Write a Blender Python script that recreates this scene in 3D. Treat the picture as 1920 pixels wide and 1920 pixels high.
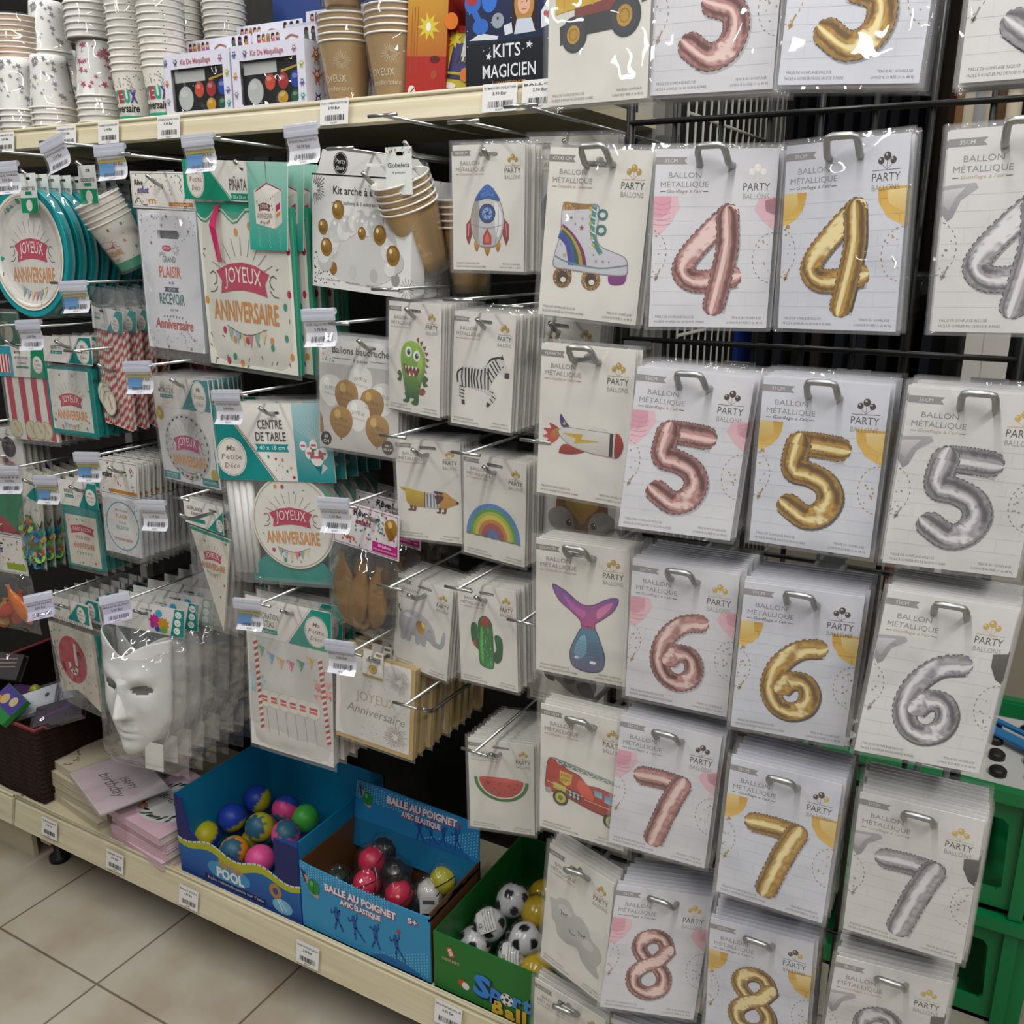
import bpy, math, random
from mathutils import Vector, Matrix, Euler
from mathutils.geometry import tessellate_polygon
random.seed(7)
sc = bpy.context.scene
for o in list(bpy.data.objects): bpy.data.objects.remove(o, do_unlink=True)
COL = sc.collection
PI = math.pi
# ------------------------------------------------------------------ camera, world, lights, exposure
H = 1.47                                   # eye height of the camera
YAW, PITCH, ROLL, FPX = math.radians(29.5917), math.radians(15.9699), math.radians(0.2112), 1739.93
F = Vector((-math.sin(YAW)*math.cos(PITCH), math.cos(YAW)*math.cos(PITCH), -math.sin(PITCH)))
Rr = Vector((math.cos(YAW), math.sin(YAW), 0)); Uu = Rr.cross(F)
R2 = math.cos(ROLL)*Rr + math.sin(ROLL)*Uu; U2 = -math.sin(ROLL)*Rr + math.cos(ROLL)*Uu
cam = bpy.data.cameras.new('camera'); camo = bpy.data.objects.new('camera', cam); COL.objects.link(camo)
cam.sensor_width = 36; cam.lens = 36*FPX/1920; cam.clip_start = .02
m = Matrix((R2, U2, -F)).transposed().to_4x4(); m.translation = (0, 0, H); camo.matrix_world = m
sc.camera = camo
w = bpy.data.worlds.new('shop_world'); sc.world = w; w.use_nodes = True
w.node_tree.nodes['Background'].inputs[0].default_value = (.93, .96, 1, 1)
w.node_tree.nodes['Background'].inputs[1].default_value = .12
def area(name, loc, rot, sx, sy, power, col=(1, .985, .95)):
    l = bpy.data.lights.new(name, 'AREA'); l.shape = 'RECTANGLE'; l.size = sx; l.size_y = sy; l.energy = power; l.color = col
    o = bpy.data.objects.new(name, l); COL.objects.link(o); o.location = loc; o.rotation_euler = rot; return o
area('ceiling_tube_light', (-1.75, .1, 2.62), (0, 0, 0), .12, 2.4, 27)
area('ceiling_tube_light', (-.25, .1, 2.62), (0, 0, 0), .12, 2.4, 36)
area('ceiling_tube_light', (1.1, .1, 2.62), (0, 0, 0), .12, 2.4, 34)
area('ceiling_tube_light', (-.6, 3.2, 2.62), (0, 0, 0), 2.4, .12, 16)
sc.view_settings.view_transform = 'Standard'; sc.view_settings.look = 'None'
sc.view_settings.exposure = 0.2; sc.view_settings.gamma = 1; sc.view_settings.use_curve_mapping = False
cy = sc.cycles
cy.max_bounces = 7; cy.diffuse_bounces = 3; cy.glossy_bounces = 3; cy.transmission_bounces = 4; cy.transparent_max_bounces = 40
cy.caustics_reflective = False; cy.caustics_refractive = False
# ------------------------------------------------------------------ materials
def lin(h):
    h = h.lstrip('#'); out = []
    for i in (0, 2, 4):
        c = int(h[i:i+2], 16)/255; out.append(c/12.92 if c <= .04045 else ((c+.055)/1.055)**2.4)
    return tuple(out)
def mix(a, b, t):
    a = lin(a) if isinstance(a, str) else a; b = lin(b) if isinstance(b, str) else b
    return tuple(x+(y-x)*t for x, y in zip(a, b))
def mat(name, col='808080', rough=.5, metal=0., spec=.5, trans=0., coat=0., alpha=1.):
    mt = bpy.data.materials.new(name); mt.use_nodes = True; b = mt.node_tree.nodes['Principled BSDF']
    b.inputs['Base Color'].default_value = (*(lin(col) if isinstance(col, str) else col), 1)
    b.inputs['Roughness'].default_value = rough; b.inputs['Metallic'].default_value = metal
    b.inputs['Specular IOR Level'].default_value = spec; b.inputs['Transmission Weight'].default_value = trans
    b.inputs['Coat Weight'].default_value = coat; b.inputs['Alpha'].default_value = alpha
    return mt
def nodes(mt): return mt.node_tree.nodes, mt.node_tree.links, mt.node_tree.nodes['Principled BSDF']
def vcol(mt):
    n, l, b = nodes(mt); a = n.new('ShaderNodeAttribute'); a.attribute_name = 'Col'; l.new(a.outputs['Color'], b.inputs['Base Color']); return mt
def noise_col(mt, c1, c2, scale, detail=3, stretch=(1, 1, 1)):
    n, l, b = nodes(mt); tc = n.new('ShaderNodeTexCoord'); mp = n.new('ShaderNodeMapping'); mp.inputs['Scale'].default_value = stretch
    t = n.new('ShaderNodeTexNoise'); t.inputs['Scale'].default_value = scale; t.inputs['Detail'].default_value = detail
    r = n.new('ShaderNodeValToRGB'); r.color_ramp.elements[0].color = (*lin(c1), 1); r.color_ramp.elements[1].color = (*lin(c2), 1)
    r.color_ramp.elements[0].position = .35; r.color_ramp.elements[1].position = .65
    l.new(tc.outputs['Object'], mp.inputs[0]); l.new(mp.outputs[0], t.inputs['Vector']); l.new(t.outputs['Fac'], r.inputs[0]); l.new(r.outputs[0], b.inputs['Base Color']); return mt
def bump(mt, scale, strength, dist=.002, stretch=(1, 1, 1)):
    n, l, b = nodes(mt); tc = n.new('ShaderNodeTexCoord'); mp = n.new('ShaderNodeMapping'); mp.inputs['Scale'].default_value = stretch
    t = n.new('ShaderNodeTexNoise'); t.inputs['Scale'].default_value = scale; t.inputs['Detail'].default_value = 2
    bp = n.new('ShaderNodeBump'); bp.inputs['Strength'].default_value = strength; bp.inputs['Distance'].default_value = dist
    l.new(tc.outputs['Object'], mp.inputs[0]); l.new(mp.outputs[0], t.inputs['Vector']); l.new(t.outputs['Fac'], bp.inputs['Height']); l.new(bp.outputs[0], b.inputs['Normal']); return mt
def film_mat(name, haze=.06, refl=.16, scale=13., strength=1., tint=(1, 1, 1)):
    mt = bpy.data.materials.new(name); mt.use_nodes = True; n = mt.node_tree.nodes; l = mt.node_tree.links
    n.remove(n['Principled BSDF']); out = n['Material Output']
    tr = n.new('ShaderNodeBsdfTransparent'); tr.inputs[0].default_value = (*tint, 1)
    gl = n.new('ShaderNodeBsdfGlossy'); gl.inputs['Roughness'].default_value = .045
    df = n.new('ShaderNodeBsdfDiffuse'); df.inputs[0].default_value = (.85, .85, .85, 1)
    tc = n.new('ShaderNodeTexCoord'); t = n.new('ShaderNodeTexNoise'); t.inputs['Scale'].default_value = scale; t.inputs['Detail'].default_value = 1.2
    bp = n.new('ShaderNodeBump'); bp.inputs['Strength'].default_value = strength; bp.inputs['Distance'].default_value = .028
    lw = n.new('ShaderNodeLayerWeight'); lw.inputs['Blend'].default_value = .5; pw = n.new('ShaderNodeMath'); pw.operation = 'POWER'; pw.inputs[1].default_value = 3.5; ma = n.new('ShaderNodeMath'); ma.operation = 'MULTIPLY_ADD'; ma.inputs[1].default_value = .6; ma.inputs[2].default_value = refl*.35
    m1 = n.new('ShaderNodeMixShader'); m1.inputs[0].default_value = haze; m2 = n.new('ShaderNodeMixShader')
    oi = n.new('ShaderNodeObjectInfo'); va = n.new('ShaderNodeVectorMath'); va.operation = 'ADD'; vm = n.new('ShaderNodeVectorMath'); vm.operation = 'SCALE'; vm.inputs['Scale'].default_value = .7
    l.new(oi.outputs['Location'], vm.inputs[0]); l.new(tc.outputs['Object'], va.inputs[0]); l.new(vm.outputs[0], va.inputs[1]); l.new(va.outputs[0], t.inputs['Vector'])
    l.new(t.outputs['Fac'], bp.inputs['Height'])
    for q in (gl, lw): l.new(bp.outputs[0], q.inputs['Normal'])
    l.new(tr.outputs[0], m1.inputs[1]); l.new(df.outputs[0], m1.inputs[2]); l.new(lw.outputs['Facing'], pw.inputs[0]); l.new(pw.outputs[0], ma.inputs[0]); l.new(ma.outputs[0], m2.inputs[0])
    l.new(m1.outputs[0], m2.inputs[1]); l.new(gl.outputs[0], m2.inputs[2]); l.new(m2.outputs[0], out.inputs[0]); return mt
MP = vcol(mat('printed_card', rough=.42, spec=.35))
MG = vcol(mat('glossy_print', rough=.2, spec=.5))
FILM = film_mat('clear_film'); FILM2 = film_mat('film_edge', haze=.07, refl=.2, scale=60, strength=.25); BALLBAG = film_mat('ball_bag_film', haze=.01, refl=.1, scale=30, strength=.8); BAG = film_mat('crinkled_bag', haze=.035, refl=.24, scale=20, strength=.9)
STEEL = mat('zinc_wire', 'a9aba9', .3, .95); LOOPM = mat('dull_zinc', 'a3a5a3', .4, .85); BLACKW = mat('black_wire', '0b0b0b', .45)
CARDB = mat('grey_board', 'c9c5be', .7); WHITE = mat('white_paper', 'dcdcd8', .6); LENS = mat('clear_plastic', 'c9cbd8', .15, alpha=.55)
RAIL = noise_col(mat('cream_rail', rough=.45), 'bfb496', 'ccc3a8', 6, 4, (.6, 8, 14)); SHELF = mat('cream_shelf', 'bdb498', .5); BACKP = mat('dark_back_panel', '15140f', .7)
TEAL = mat('teal_paper', '12918a', .5); GREENP = mat('green_plastic', '0c7f45', .35)
# ------------------------------------------------------------------ mesh builder
class M:
    def __init__(s): s.v = []; s.f = []; s.c = []; s.mi = []
    def add(s, vs, fs, col=(.8, .8, .8), mi=0):
        b = len(s.v); s.v += [tuple(x) for x in vs]
        if isinstance(col, str): col = lin(col)
        s.c += list(col) if isinstance(col, list) else [col]*len(vs)
        s.f += [tuple(b+i for i in f) for f in fs]; s.mi += [mi]*len(fs); return s
    def box(s, lo, hi, col='cccccc', mi=0, M4=None):
        vs = [Vector((x, y, z)) for x in (lo[0], hi[0]) for y in (lo[1], hi[1]) for z in (lo[2], hi[2])]
        if M4: vs = [M4 @ v for v in vs]
        return s.add(vs, [(0, 1, 3, 2), (4, 6, 7, 5), (0, 4, 5, 1), (2, 3, 7, 6), (0, 2, 6, 4), (1, 5, 7, 3)], col, mi)
    def tube(s, path, r, n=8, col='999999', mi=0, cap=True):
        P = [Vector(p) for p in path]; vs = []; up = None
        for i, p in enumerate(P):
            d = (P[min(i+1, len(P)-1)]-P[max(i-1, 0)]).normalized()
            if up is None: up = d.orthogonal().normalized()
            up = (up-d*up.dot(d)); up = up.normalized() if up.length > 1e-6 else d.orthogonal().normalized(); sd = d.cross(up)
            rr = r[i] if isinstance(r, (list, tuple)) else r
            vs += [p+rr*(math.cos(2*PI*k/n)*up+math.sin(2*PI*k/n)*sd) for k in range(n)]
        fs = [(i*n+k, i*n+(k+1) % n, (i+1)*n+(k+1) % n, (i+1)*n+k) for i in range(len(P)-1) for k in range(n)]
        if cap: fs += [tuple(range(n))[::-1], tuple((len(P)-1)*n+k for k in range(n))]
        return s.add(vs, fs, col, mi)
    def lathe(s, prof, n=32, col='cccccc', mi=0, ctr=(0, 0, 0)):
        vs = [(ctr[0]+r*math.cos(2*PI*k/n), ctr[1]+r*math.sin(2*PI*k/n), ctr[2]+z) for r, z in prof for k in range(n)]
        fs = [(i*n+k, i*n+(k+1) % n, (i+1)*n+(k+1) % n, (i+1)*n+k) for i in range(len(prof)-1) for k in range(n)]
        return s.add(vs, fs, col, mi)
    def ball(s, c, r, n=20, col='cccccc', mi=0, fn=None):
        vs = []; cols = []
        for i in range(n//2+1):
            t = PI*i/(n//2)
            for k in range(n):
                d = Vector((math.sin(t)*math.cos(2*PI*k/n), math.sin(t)*math.sin(2*PI*k/n), math.cos(t)))
                q, cc = fn(d) if fn else (1, col); vs.append((c[0]+d.x*r*q, c[1]+d.y*r*q, c[2]+d.z*r*q)); cols.append(lin(cc) if isinstance(cc, str) else cc)
        fs = [(i*n+k, (i+1)*n+k, (i+1)*n+(k+1) % n, i*n+(k+1) % n) for i in range(n//2) for k in range(n)]
        return s.add(vs, fs, cols, mi)
    def prism(s, poly, y0, y1, col='cccccc', mi=0, holes=()):      # outline in (x, z), extruded along y; face at y0 first
        loops = [list(poly)]+[list(h) for h in holes]; flat = [p for L in loops for p in L]
        tri = tessellate_polygon([[Vector((p[0], p[1], 0)) for p in L] for L in loops]); n = len(flat)
        vs = [(p[0], y0, p[1]) for p in flat]+[(p[0], y1, p[1]) for p in flat]
        fs = [tuple(t) for t in tri]+[tuple(n+i for i in t[::-1]) for t in tri]; b = 0
        for L in loops:
            k = len(L); fs += [(b+i, b+(i+1) % k, n+b+(i+1) % k, n+b+i) for i in range(k)]; b += k
        return s.add(vs, fs, col, mi)
    def mesh(s, name, mats, smooth=False):
        me = bpy.data.meshes.new(name); me.from_pydata(s.v, [], s.f); me.validate(clean_customdata=False) if False else None
        for mt in (mats if isinstance(mats, (list, tuple)) else [mats]): me.materials.append(mt)
        me.polygons.foreach_set('material_index', s.mi)
        a = me.color_attributes.new('Col', 'FLOAT_COLOR', 'POINT'); a.data.foreach_set('color', [x for c in s.c for x in (*c, 1.)])
        if smooth: me.polygons.foreach_set('use_smooth', [True]*len(me.polygons))
        me.update(); return me
def link(name, me, parent=None, loc=(0, 0, 0), rot=(0, 0, 0), label=None):
    o = bpy.data.objects.new(name, me); COL.objects.link(o); o.parent = parent; o.location = loc; o.rotation_mode = 'YXZ'; o.rotation_euler = rot
    if label: o['label'] = label
    return o
def tag(o, label, cat, group=None):
    o['label'] = label; o['category'] = cat
    if group: o['group'] = group
    return o
def thing(name, label, cat, loc, rot=(0, 0, 0), group=None): return tag(link(name, None, None, loc, rot), label, cat, group)
def struct(name, b, mt, smooth=False):
    o = link(name, b.mesh(name, mt, smooth)); o['kind'] = 'structure'; return o
def dup(o, loc=None, rot=None, label=None, group=None, parent=None):
    c = o.copy(); COL.objects.link(c)
    if parent: c.parent = parent
    if loc is not None: c.location = loc
    if rot is not None: c.rotation_euler = rot
    if label: c['label'] = label
    if group: c['group'] = group
    for ch in list(o.children): dup(ch, parent=c)
    return c
def UP(px, py, Y):                          # the point at depth Y seen at a place of the frame
    d = F + R2*((px-960)/FPX) - U2*((py-960)/FPX); return Vector((0, 0, H)) + d*(Y/d.y)
# ------------------------------------------------------------------ printing: flat shapes on a surface
_TC = {}
def glyphs(s, bold=0., res=2):
    k = (s, bold, res)
    if k not in _TC:
        cu = bpy.data.curves.new('lettering', 'FONT'); cu.body = s; cu.size = 1; cu.resolution_u = res; cu.offset = bold
        ob = bpy.data.objects.new('lettering', cu); COL.objects.link(ob); dg = bpy.context.evaluated_depsgraph_get(); me = ob.evaluated_get(dg).to_mesh()
        vs = [(v.co.x, v.co.y) for v in me.vertices]; fs = [tuple(p.vertices) for p in me.polygons]
        ob.evaluated_get(dg).to_mesh_clear(); bpy.data.objects.remove(ob); bpy.data.curves.remove(cu)
        if not vs: vs = [(0, 0)]
        x0 = min(v[0] for v in vs); x1 = max(v[0] for v in vs); _TC[k] = ([(v[0]-x0, v[1]) for v in vs], fs, x1-x0)
    return _TC[k]
CAP = .729
def crom(pts, n=6, closed=False):
    P = [Vector((*p, 0))if len(p) == 2 else Vector(p) for p in pts]; out = []; L = len(P)
    for i in range(L if closed else L-1):
        a, b, c, d = (P[(i-1) % L], P[i], P[(i+1) % L], P[(i+2) % L]) if closed else (P[max(i-1, 0)], P[i], P[i+1], P[min(i+2, L-1)])
        for k in range(n):
            t = k/n; out.append(.5*((2*b)+(c-a)*t+(2*a-5*b+4*c-d)*t*t+(3*b-a-3*c+d)*t**3))
    if not closed: out.append(P[-1])
    return [tuple(q[:len(pts[0])]) for q in out]
class Pr:
    """canvas in any unit, u to the side and v downwards; mp turns (u, v, height above surface) into a local point"""
    def __init__(s, mp, b=None, mi=0): s.mp = mp; s.b = b or M(); s.mi = mi; s.o = (0, 0, 1, 1)
    def at(s, u, v, k=1., kv=None): p = Pr(s.mp, s.b, s.mi); p.o = (s.o[0]+u*s.o[2], s.o[1]+v*s.o[3], s.o[2]*k, s.o[3]*(kv or k)); return p
    def P(s, u, v, L): return s.mp(s.o[0]+u*s.o[2], s.o[1]+v*s.o[3], L*.00012)
    def poly(s, pts, col, L=1, col2=None):
        tri = tessellate_polygon([[Vector((p[0], p[1], 0)) for p in pts]])
        if col2 is not None:
            v0 = min(p[1] for p in pts); v1 = max(p[1] for p in pts); col = [mix(col, col2, (p[1]-v0)/max(v1-v0, 1e-6)) for p in pts]
        s.b.add([s.P(p[0], p[1], L) for p in pts], [tuple(t) for t in tri], col, s.mi); return s
    def rect(s, u0, v0, u1, v1, col, L=1, col2=None): return s.poly([(u0, v0), (u1, v0), (u1, v1), (u0, v1)], col, L, col2)
    def ell(s, u, v, a, b=None, col='ffffff', L=1, n=18, col2=None, rot=0):
        b = b or a; c, d = math.cos(rot), math.sin(rot)
        return s.poly([(u+a*math.cos(2*PI*k/n)*c-b*math.sin(2*PI*k/n)*d, v+a*math.cos(2*PI*k/n)*d+b*math.sin(2*PI*k/n)*c) for k in range(n)], col, L, col2)
    def blob(s, pts, col, L=1, col2=None, n=5): return s.poly(crom(pts, n, True), col, L, col2)
    def line(s, pts, wd, col, L=1):
        for a, b in zip(pts, pts[1:]):
            d = Vector((b[0]-a[0], b[1]-a[1])); l = d.length
            if l < 1e-9: continue
            d /= l; n = Vector((-d.y, d.x))*wd/2; e = d*wd*.25
            s.b.add([s.P(a[0]-e.x+n.x, a[1]-e.y+n.y, L), s.P(a[0]-e.x-n.x, a[1]-e.y-n.y, L), s.P(b[0]+e.x-n.x, b[1]+e.y-n.y, L), s.P(b[0]+e.x+n.x, b[1]+e.y+n.y, L)], [(0, 1, 2, 3)], col, s.mi)
        return s
    def ring(s, u, v, a, b, wd, col, L=1, n=36): return s.line([(u+a*math.cos(2*PI*k/n), v+b*math.sin(2*PI*k/n)) for k in range(n+1)], wd, col, L)
    def text(s, t, u, v, h, col, wd=None, L=2, al='l', bold=0., sh=0., res=2, arc=0., rot=0.):   # v = baseline, h = capital height
        vs, fs, W = glyphs(t, bold, res); k = h/CAP; kx = wd/W if wd else k; W2 = W*kx
        off = {'l': 0, 'c': -W2/2, 'r': -W2}[al]; out = []
        for x, y in vs:
            xx = x*kx+off+sh*y*k; yy = -y*k
            if arc: yy -= arc*(1-(2*(xx-off)/max(W2, 1e-6)-1)**2)
            c, d = math.cos(rot), math.sin(rot); out.append(s.P(u+xx*c-yy*d, v+xx*d+yy*c, L))
        s.b.add(out, fs, col, s.mi); return s
    def foil(s, pts, wd, pal, L=2, smooth=True, m=14, seed=0):   # a foil balloon tube as the packaging pictures it
        rnd = random.Random(seed); pts = crom(pts, 9) if smooth else [tuple(Vector(pts[i]).lerp(Vector(pts[i+1]), k/14)) for i in range(len(pts)-1) for k in range(14)]+[pts[-1]]
        n = len(pts); d0 = []
        for i in range(n): a = pts[max(i-1, 0)]; b = pts[min(i+1, n-1)]; d0.append(Vector((b[0]-a[0], b[1]-a[1])).normalized())
        cap = (.98, .88, .7, .45, .2)
        seq = [(Vector(pts[0])-d0[0]*wd*.5*q, d0[0], math.sqrt(1-q*q)) for q in cap]+[(Vector(p), d, 1) for p, d in zip(pts, d0)]+[(Vector(pts[-1])+d0[-1]*wd*.5*q, d0[-1], math.sqrt(1-q*q)) for q in cap[::-1]]
        vs = []; cs = []; N = len(seq); ph = 0; K = len(pal)-1; el = []; er = []
        for i, (p, d, sc_) in enumerate(seq):
            nn = Vector((-d.y, d.x)); wv = 1+.03*math.sin(i*2.2+seed)
            if i % 2 == 0: ph = .9*(rnd.random()-.5)
            for j in range(m+1):
                t = 2*j/m-1; q = p+nn*t*wd/2*sc_*wv; vs.append(s.P(q.x, q.y, L+.5*i/N)); h = math.sqrt(max(0, 1-t*t)); a = (nn.x*.85-nn.y*.7)*t
                val = .52+.62*math.sin(5.2*a+2.4*h+ph*(1-.6*h)+.25*(seed % 5)-.9)*(.55+.45*h); val = min(1, max(0, val))
                if abs(t) > .84: val = .12+.2*rnd.random()
                k = val*K; c0 = int(min(k, K-1)); c = mix(pal[c0], pal[c0+1], k-c0)
                if 3 < i < N-3 and i % 3 == 0 and .3 < abs(t) < .84 and rnd.random() < .55: c = mix(c, pal[0], .45)
                cs.append(c)
            el.append(tuple(p+nn*wd/2*sc_*wv*1.02)); er.append(tuple(p-nn*wd/2*sc_*wv*1.02))
        s.b.add(vs, [(i*(m+1)+j, i*(m+1)+j+1, (i+1)*(m+1)+j+1, (i+1)*(m+1)+j) for i in range(N-1) for j in range(m)], cs, s.mi)
        for e in (el, er):
            for i in range(0, N-1, 2): s.line(e[i:i+2], .13, mix(pal[0], '000000', .35), L-.3)
        return s
def cardmap(w, U=.01): return lambda u, v, e: (u*U-w/2, -.0004-e, -v*U)
def slot_hole(cu, cv, a, h, U, w, bump=True):        # euro slot outline in card coordinates
    pts = [(cu-a, cv+h), (cu-a-h*.7, cv+h*.4), (cu-a-h*.7, cv-h*.4), (cu-a, cv-h)]
    if bump: pts += [(cu-h*1.6, cv-h), (cu-h*1.3, cv-h*2.1), (cu, cv-h*2.7), (cu+h*1.3, cv-h*2.1), (cu+h*1.6, cv-h)]
    pts += [(cu+a, cv-h), (cu+a+h*.7, cv-h*.4), (cu+a+h*.7, cv+h*.4), (cu+a, cv+h)]
    return [(p[0]*U-w/2, -p[1]*U) for p in pts]
def board(b, w, h, holes=(), th=.0012, col='dddbd6', mi=0):
    return b.prism([(-w/2, 0), (w/2, 0), (w/2, -h), (-w/2, -h)], -.0002, th, col, mi, holes)
def sleeve(w, h, mt=.007, ms=.006, mb=.006, th=.005, nx=7, nz=9, amp=.0016, seed=1):
    rnd = random.Random(seed); b = M(); x0, x1, z0, z1 = -w/2-ms, w/2+ms, -h-mb, mt
    for sgn in (-1, 1):
        vs = []
        for j in range(nz+1):
            for i in range(nx+1):
                e = i in (0, nx) or j in (0, nz); y = (-.002 if sgn < 0 else .0015) if e else .0005+sgn*(th*.5+amp*(rnd.random()-.3))
                if sgn < 0 and not e: y = min(y, -.0032)
                vs.append((x0+(x1-x0)*i/nx, y, z0+(z1-z0)*j/nz))
        fs = [(j*(nx+1)+i, j*(nx+1)+i+1, (j+1)*(nx+1)+i+1, (j+1)*(nx+1)+i) for j in range(nz) for i in range(nx)]
        b.add(vs, fs)
        if sgn < 0: n1 = len(vs)
    return b
def ringfilm(w, h, mt=.007, ms=.006, mb=.006):      # the film margin that shows around a pack further back
    b = M(); o = [(-w/2-ms, mt), (w/2+ms, mt), (w/2+ms, -h-mb), (-w/2-ms, -h-mb)]; i = [(-w/2, 0), (w/2, 0), (w/2, -h), (-w/2, -h)]
    vs = [(p[0], .001+.002*((k*7) % 3-1), p[1]) for k, p in enumerate(o)]+[(p[0], 0, p[1]) for p in i]
    return b.add(vs, [(k, (k+1) % 4, 4+(k+1) % 4, 4+k) for k in range(4)])
def clones(front, n, step, label, group, jit=.002, yawj=.02, rear=None, dz=0., seed=3):
    """packs hanging one behind another on the same hook"""
    rnd = random.Random(seed); out = []
    for k in range(1, n):
        p = front.location+Vector((rnd.uniform(-jit, jit), step*k+rnd.uniform(-.1, .1)*step, rnd.uniform(-.0006, .0006)+dz*k)); r = front.rotation_euler.copy(); r.z += rnd.uniform(-yawj, yawj)*.4
        if rear is None: c = dup(front, p, r, label, group)
        else:
            c = front.copy(); COL.objects.link(c); c.location = p; c.rotation_euler = r; c['label'] = label; c['group'] = group
            for nm, me in rear: link(nm, me, c)
        out.append(c)
    return out
# ------------------------------------------------------------------ floor and shop surroundings
FL = mat('floor_tiles', rough=.32, spec=.4)
n, l, b = nodes(FL); tc = n.new('ShaderNodeTexCoord'); mp = n.new('ShaderNodeMapping'); mp.inputs['Location'].default_value = (1.522+.331*30, -.948+.331*20, 0)
br = n.new('ShaderNodeTexBrick'); br.offset = 0; br.squash = 1
for k, v in (('Scale', 1), ('Mortar Size', .0026), ('Mortar Smooth', .1), ('Brick Width', .331), ('Row Height', .331)): br.inputs[k].default_value = v
br.inputs['Color1'].default_value = (1, 1, 1, 1); br.inputs['Color2'].default_value = (.93, .93, .93, 1); br.inputs['Mortar'].default_value = (.36, .33, .3, 1)
t = n.new('ShaderNodeTexNoise'); t.inputs['Scale'].default_value = 5.5; t.inputs['Detail'].default_value = 5
r = n.new('ShaderNodeValToRGB'); r.color_ramp.elements[0].color = (*lin('a09482'), 1); r.color_ramp.elements[1].color = (*lin('b1aa9c'), 1); r.color_ramp.elements[0].position = .35; r.color_ramp.elements[1].position = .62
mx = n.new('ShaderNodeMix'); mx.data_type = 'RGBA'; mx.blend_type = 'MULTIPLY'; mx.inputs[0].default_value = 1
l.new(tc.outputs['Object'], mp.inputs[0]); l.new(mp.outputs[0], br.inputs[0]); l.new(tc.outputs['Object'], t.inputs['Vector']); l.new(t.outputs['Fac'], r.inputs[0])
l.new(r.outputs[0], mx.inputs[6]); l.new(br.outputs[0], mx.inputs[7]); l.new(mx.outputs[2], b.inputs['Base Color'])
bp = n.new('ShaderNodeBump'); bp.inputs['Strength'].default_value = .3; bp.inputs['Distance'].default_value = .002; l.new(br.outputs['Fac'], bp.inputs['Height']); bp.invert = True; l.new(bp.outputs[0], b.inputs['Normal'])
struct('floor', M().box((-6, -3, -.05), (3, 6, 0)), FL)
struct('wall_back', M().box((-6, 4.2, 0), (3, 4.3, 2.9)), mat('cream_wall', 'b9b2a2', .7))
# ------------------------------------------------------------------ shelving
X0, X1 = -1.982, -.56
g = thing('shelving_unit', 'dark pegboard shelving unit carrying the hanging party packs', 'shelving', (0, 0, 0))
bk = M().box((-2.95, 1.55, .1), (-.635, 1.57, 2.15))
link('back_panel', bk.mesh('back_panel', noise_col(BACKP, '0b0a08', '1a1814', 40)), g)
GREYM = mat('grey_metal', '8e8c86', .4)
for x in (-.634, -2.0): link('upright', M().box((x, 1.53, .02), (x+.026, 1.585, 2.15)).mesh('upright', GREYM), g)
link('foot_bracket', M().box((-1.99, 1.15, .05), (-1.955, 1.5, .126)).mesh('foot_bracket', SHELF), g)
link('levelling_foot', M().lathe([(0, 0), (.024, 0), (.024, .012), (.012, .018), (.01, .06), (0, .06)], 20, ctr=(-1.955, 1.17, 0)).mesh('levelling_foot', BLACKW, True), g)
def shelf(nm, label, xa, xb, yf, yb, zt, zb, lip):
    s = thing(nm, label, 'shelf', (0, 0, 0))
    link('deck', M().box((xa, yf+.012, zt-.022), (xb, yb, zt-.006)).mesh('deck', SHELF), s)
    b = M(); prof = [(yf+.012, zt), (yf+.004, zt), (yf+.002, zt-.006), (yf, zt-.008), (yf-lip, zb+.004), (yf-lip+.004, zb), (yf+.016, zb+.01), (yf+.016, zt-.012)]
    n_ = len(prof); vs = [(x, y, z) for x in (xa, xb) for y, z in prof]
    b.add(vs, [(i, (i+1) % n_, n_+(i+1) % n_, n_+i) for i in range(n_)]+[tuple(range(n_))[::-1], tuple(range(n_, 2*n_))]); link('price_rail', b.mesh('price_rail', RAIL), s)
    link('rail_bead', M().tube([(xa, yf+.004, zt+.001), (xb, yf+.004, zt+.001)], .0035, 8).mesh('rail_bead', SHELF, True), s); return s
shelf('display_shelf', 'cream upper shelf carrying paper cups and boxed kits', -2.95, -.60, 1.17, 1.526, 1.676, 1.640, .004)
shelf('base_shelf', 'long cream base shelf carrying the ball boxes and notebooks', X0, X1, 1.10, 1.526, .203, .131, .012)
nb = shelf('base_shelf', 'cream end of the next bay base shelf under the wicker basket', -2.95, X0-.012, 1.10, 1.526, .203, .131, .012)
link('plinth', M().box((-2.95, 1.143, .0), (-2.016, 1.155, .13)).mesh('plinth', SHELF), nb)
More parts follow.
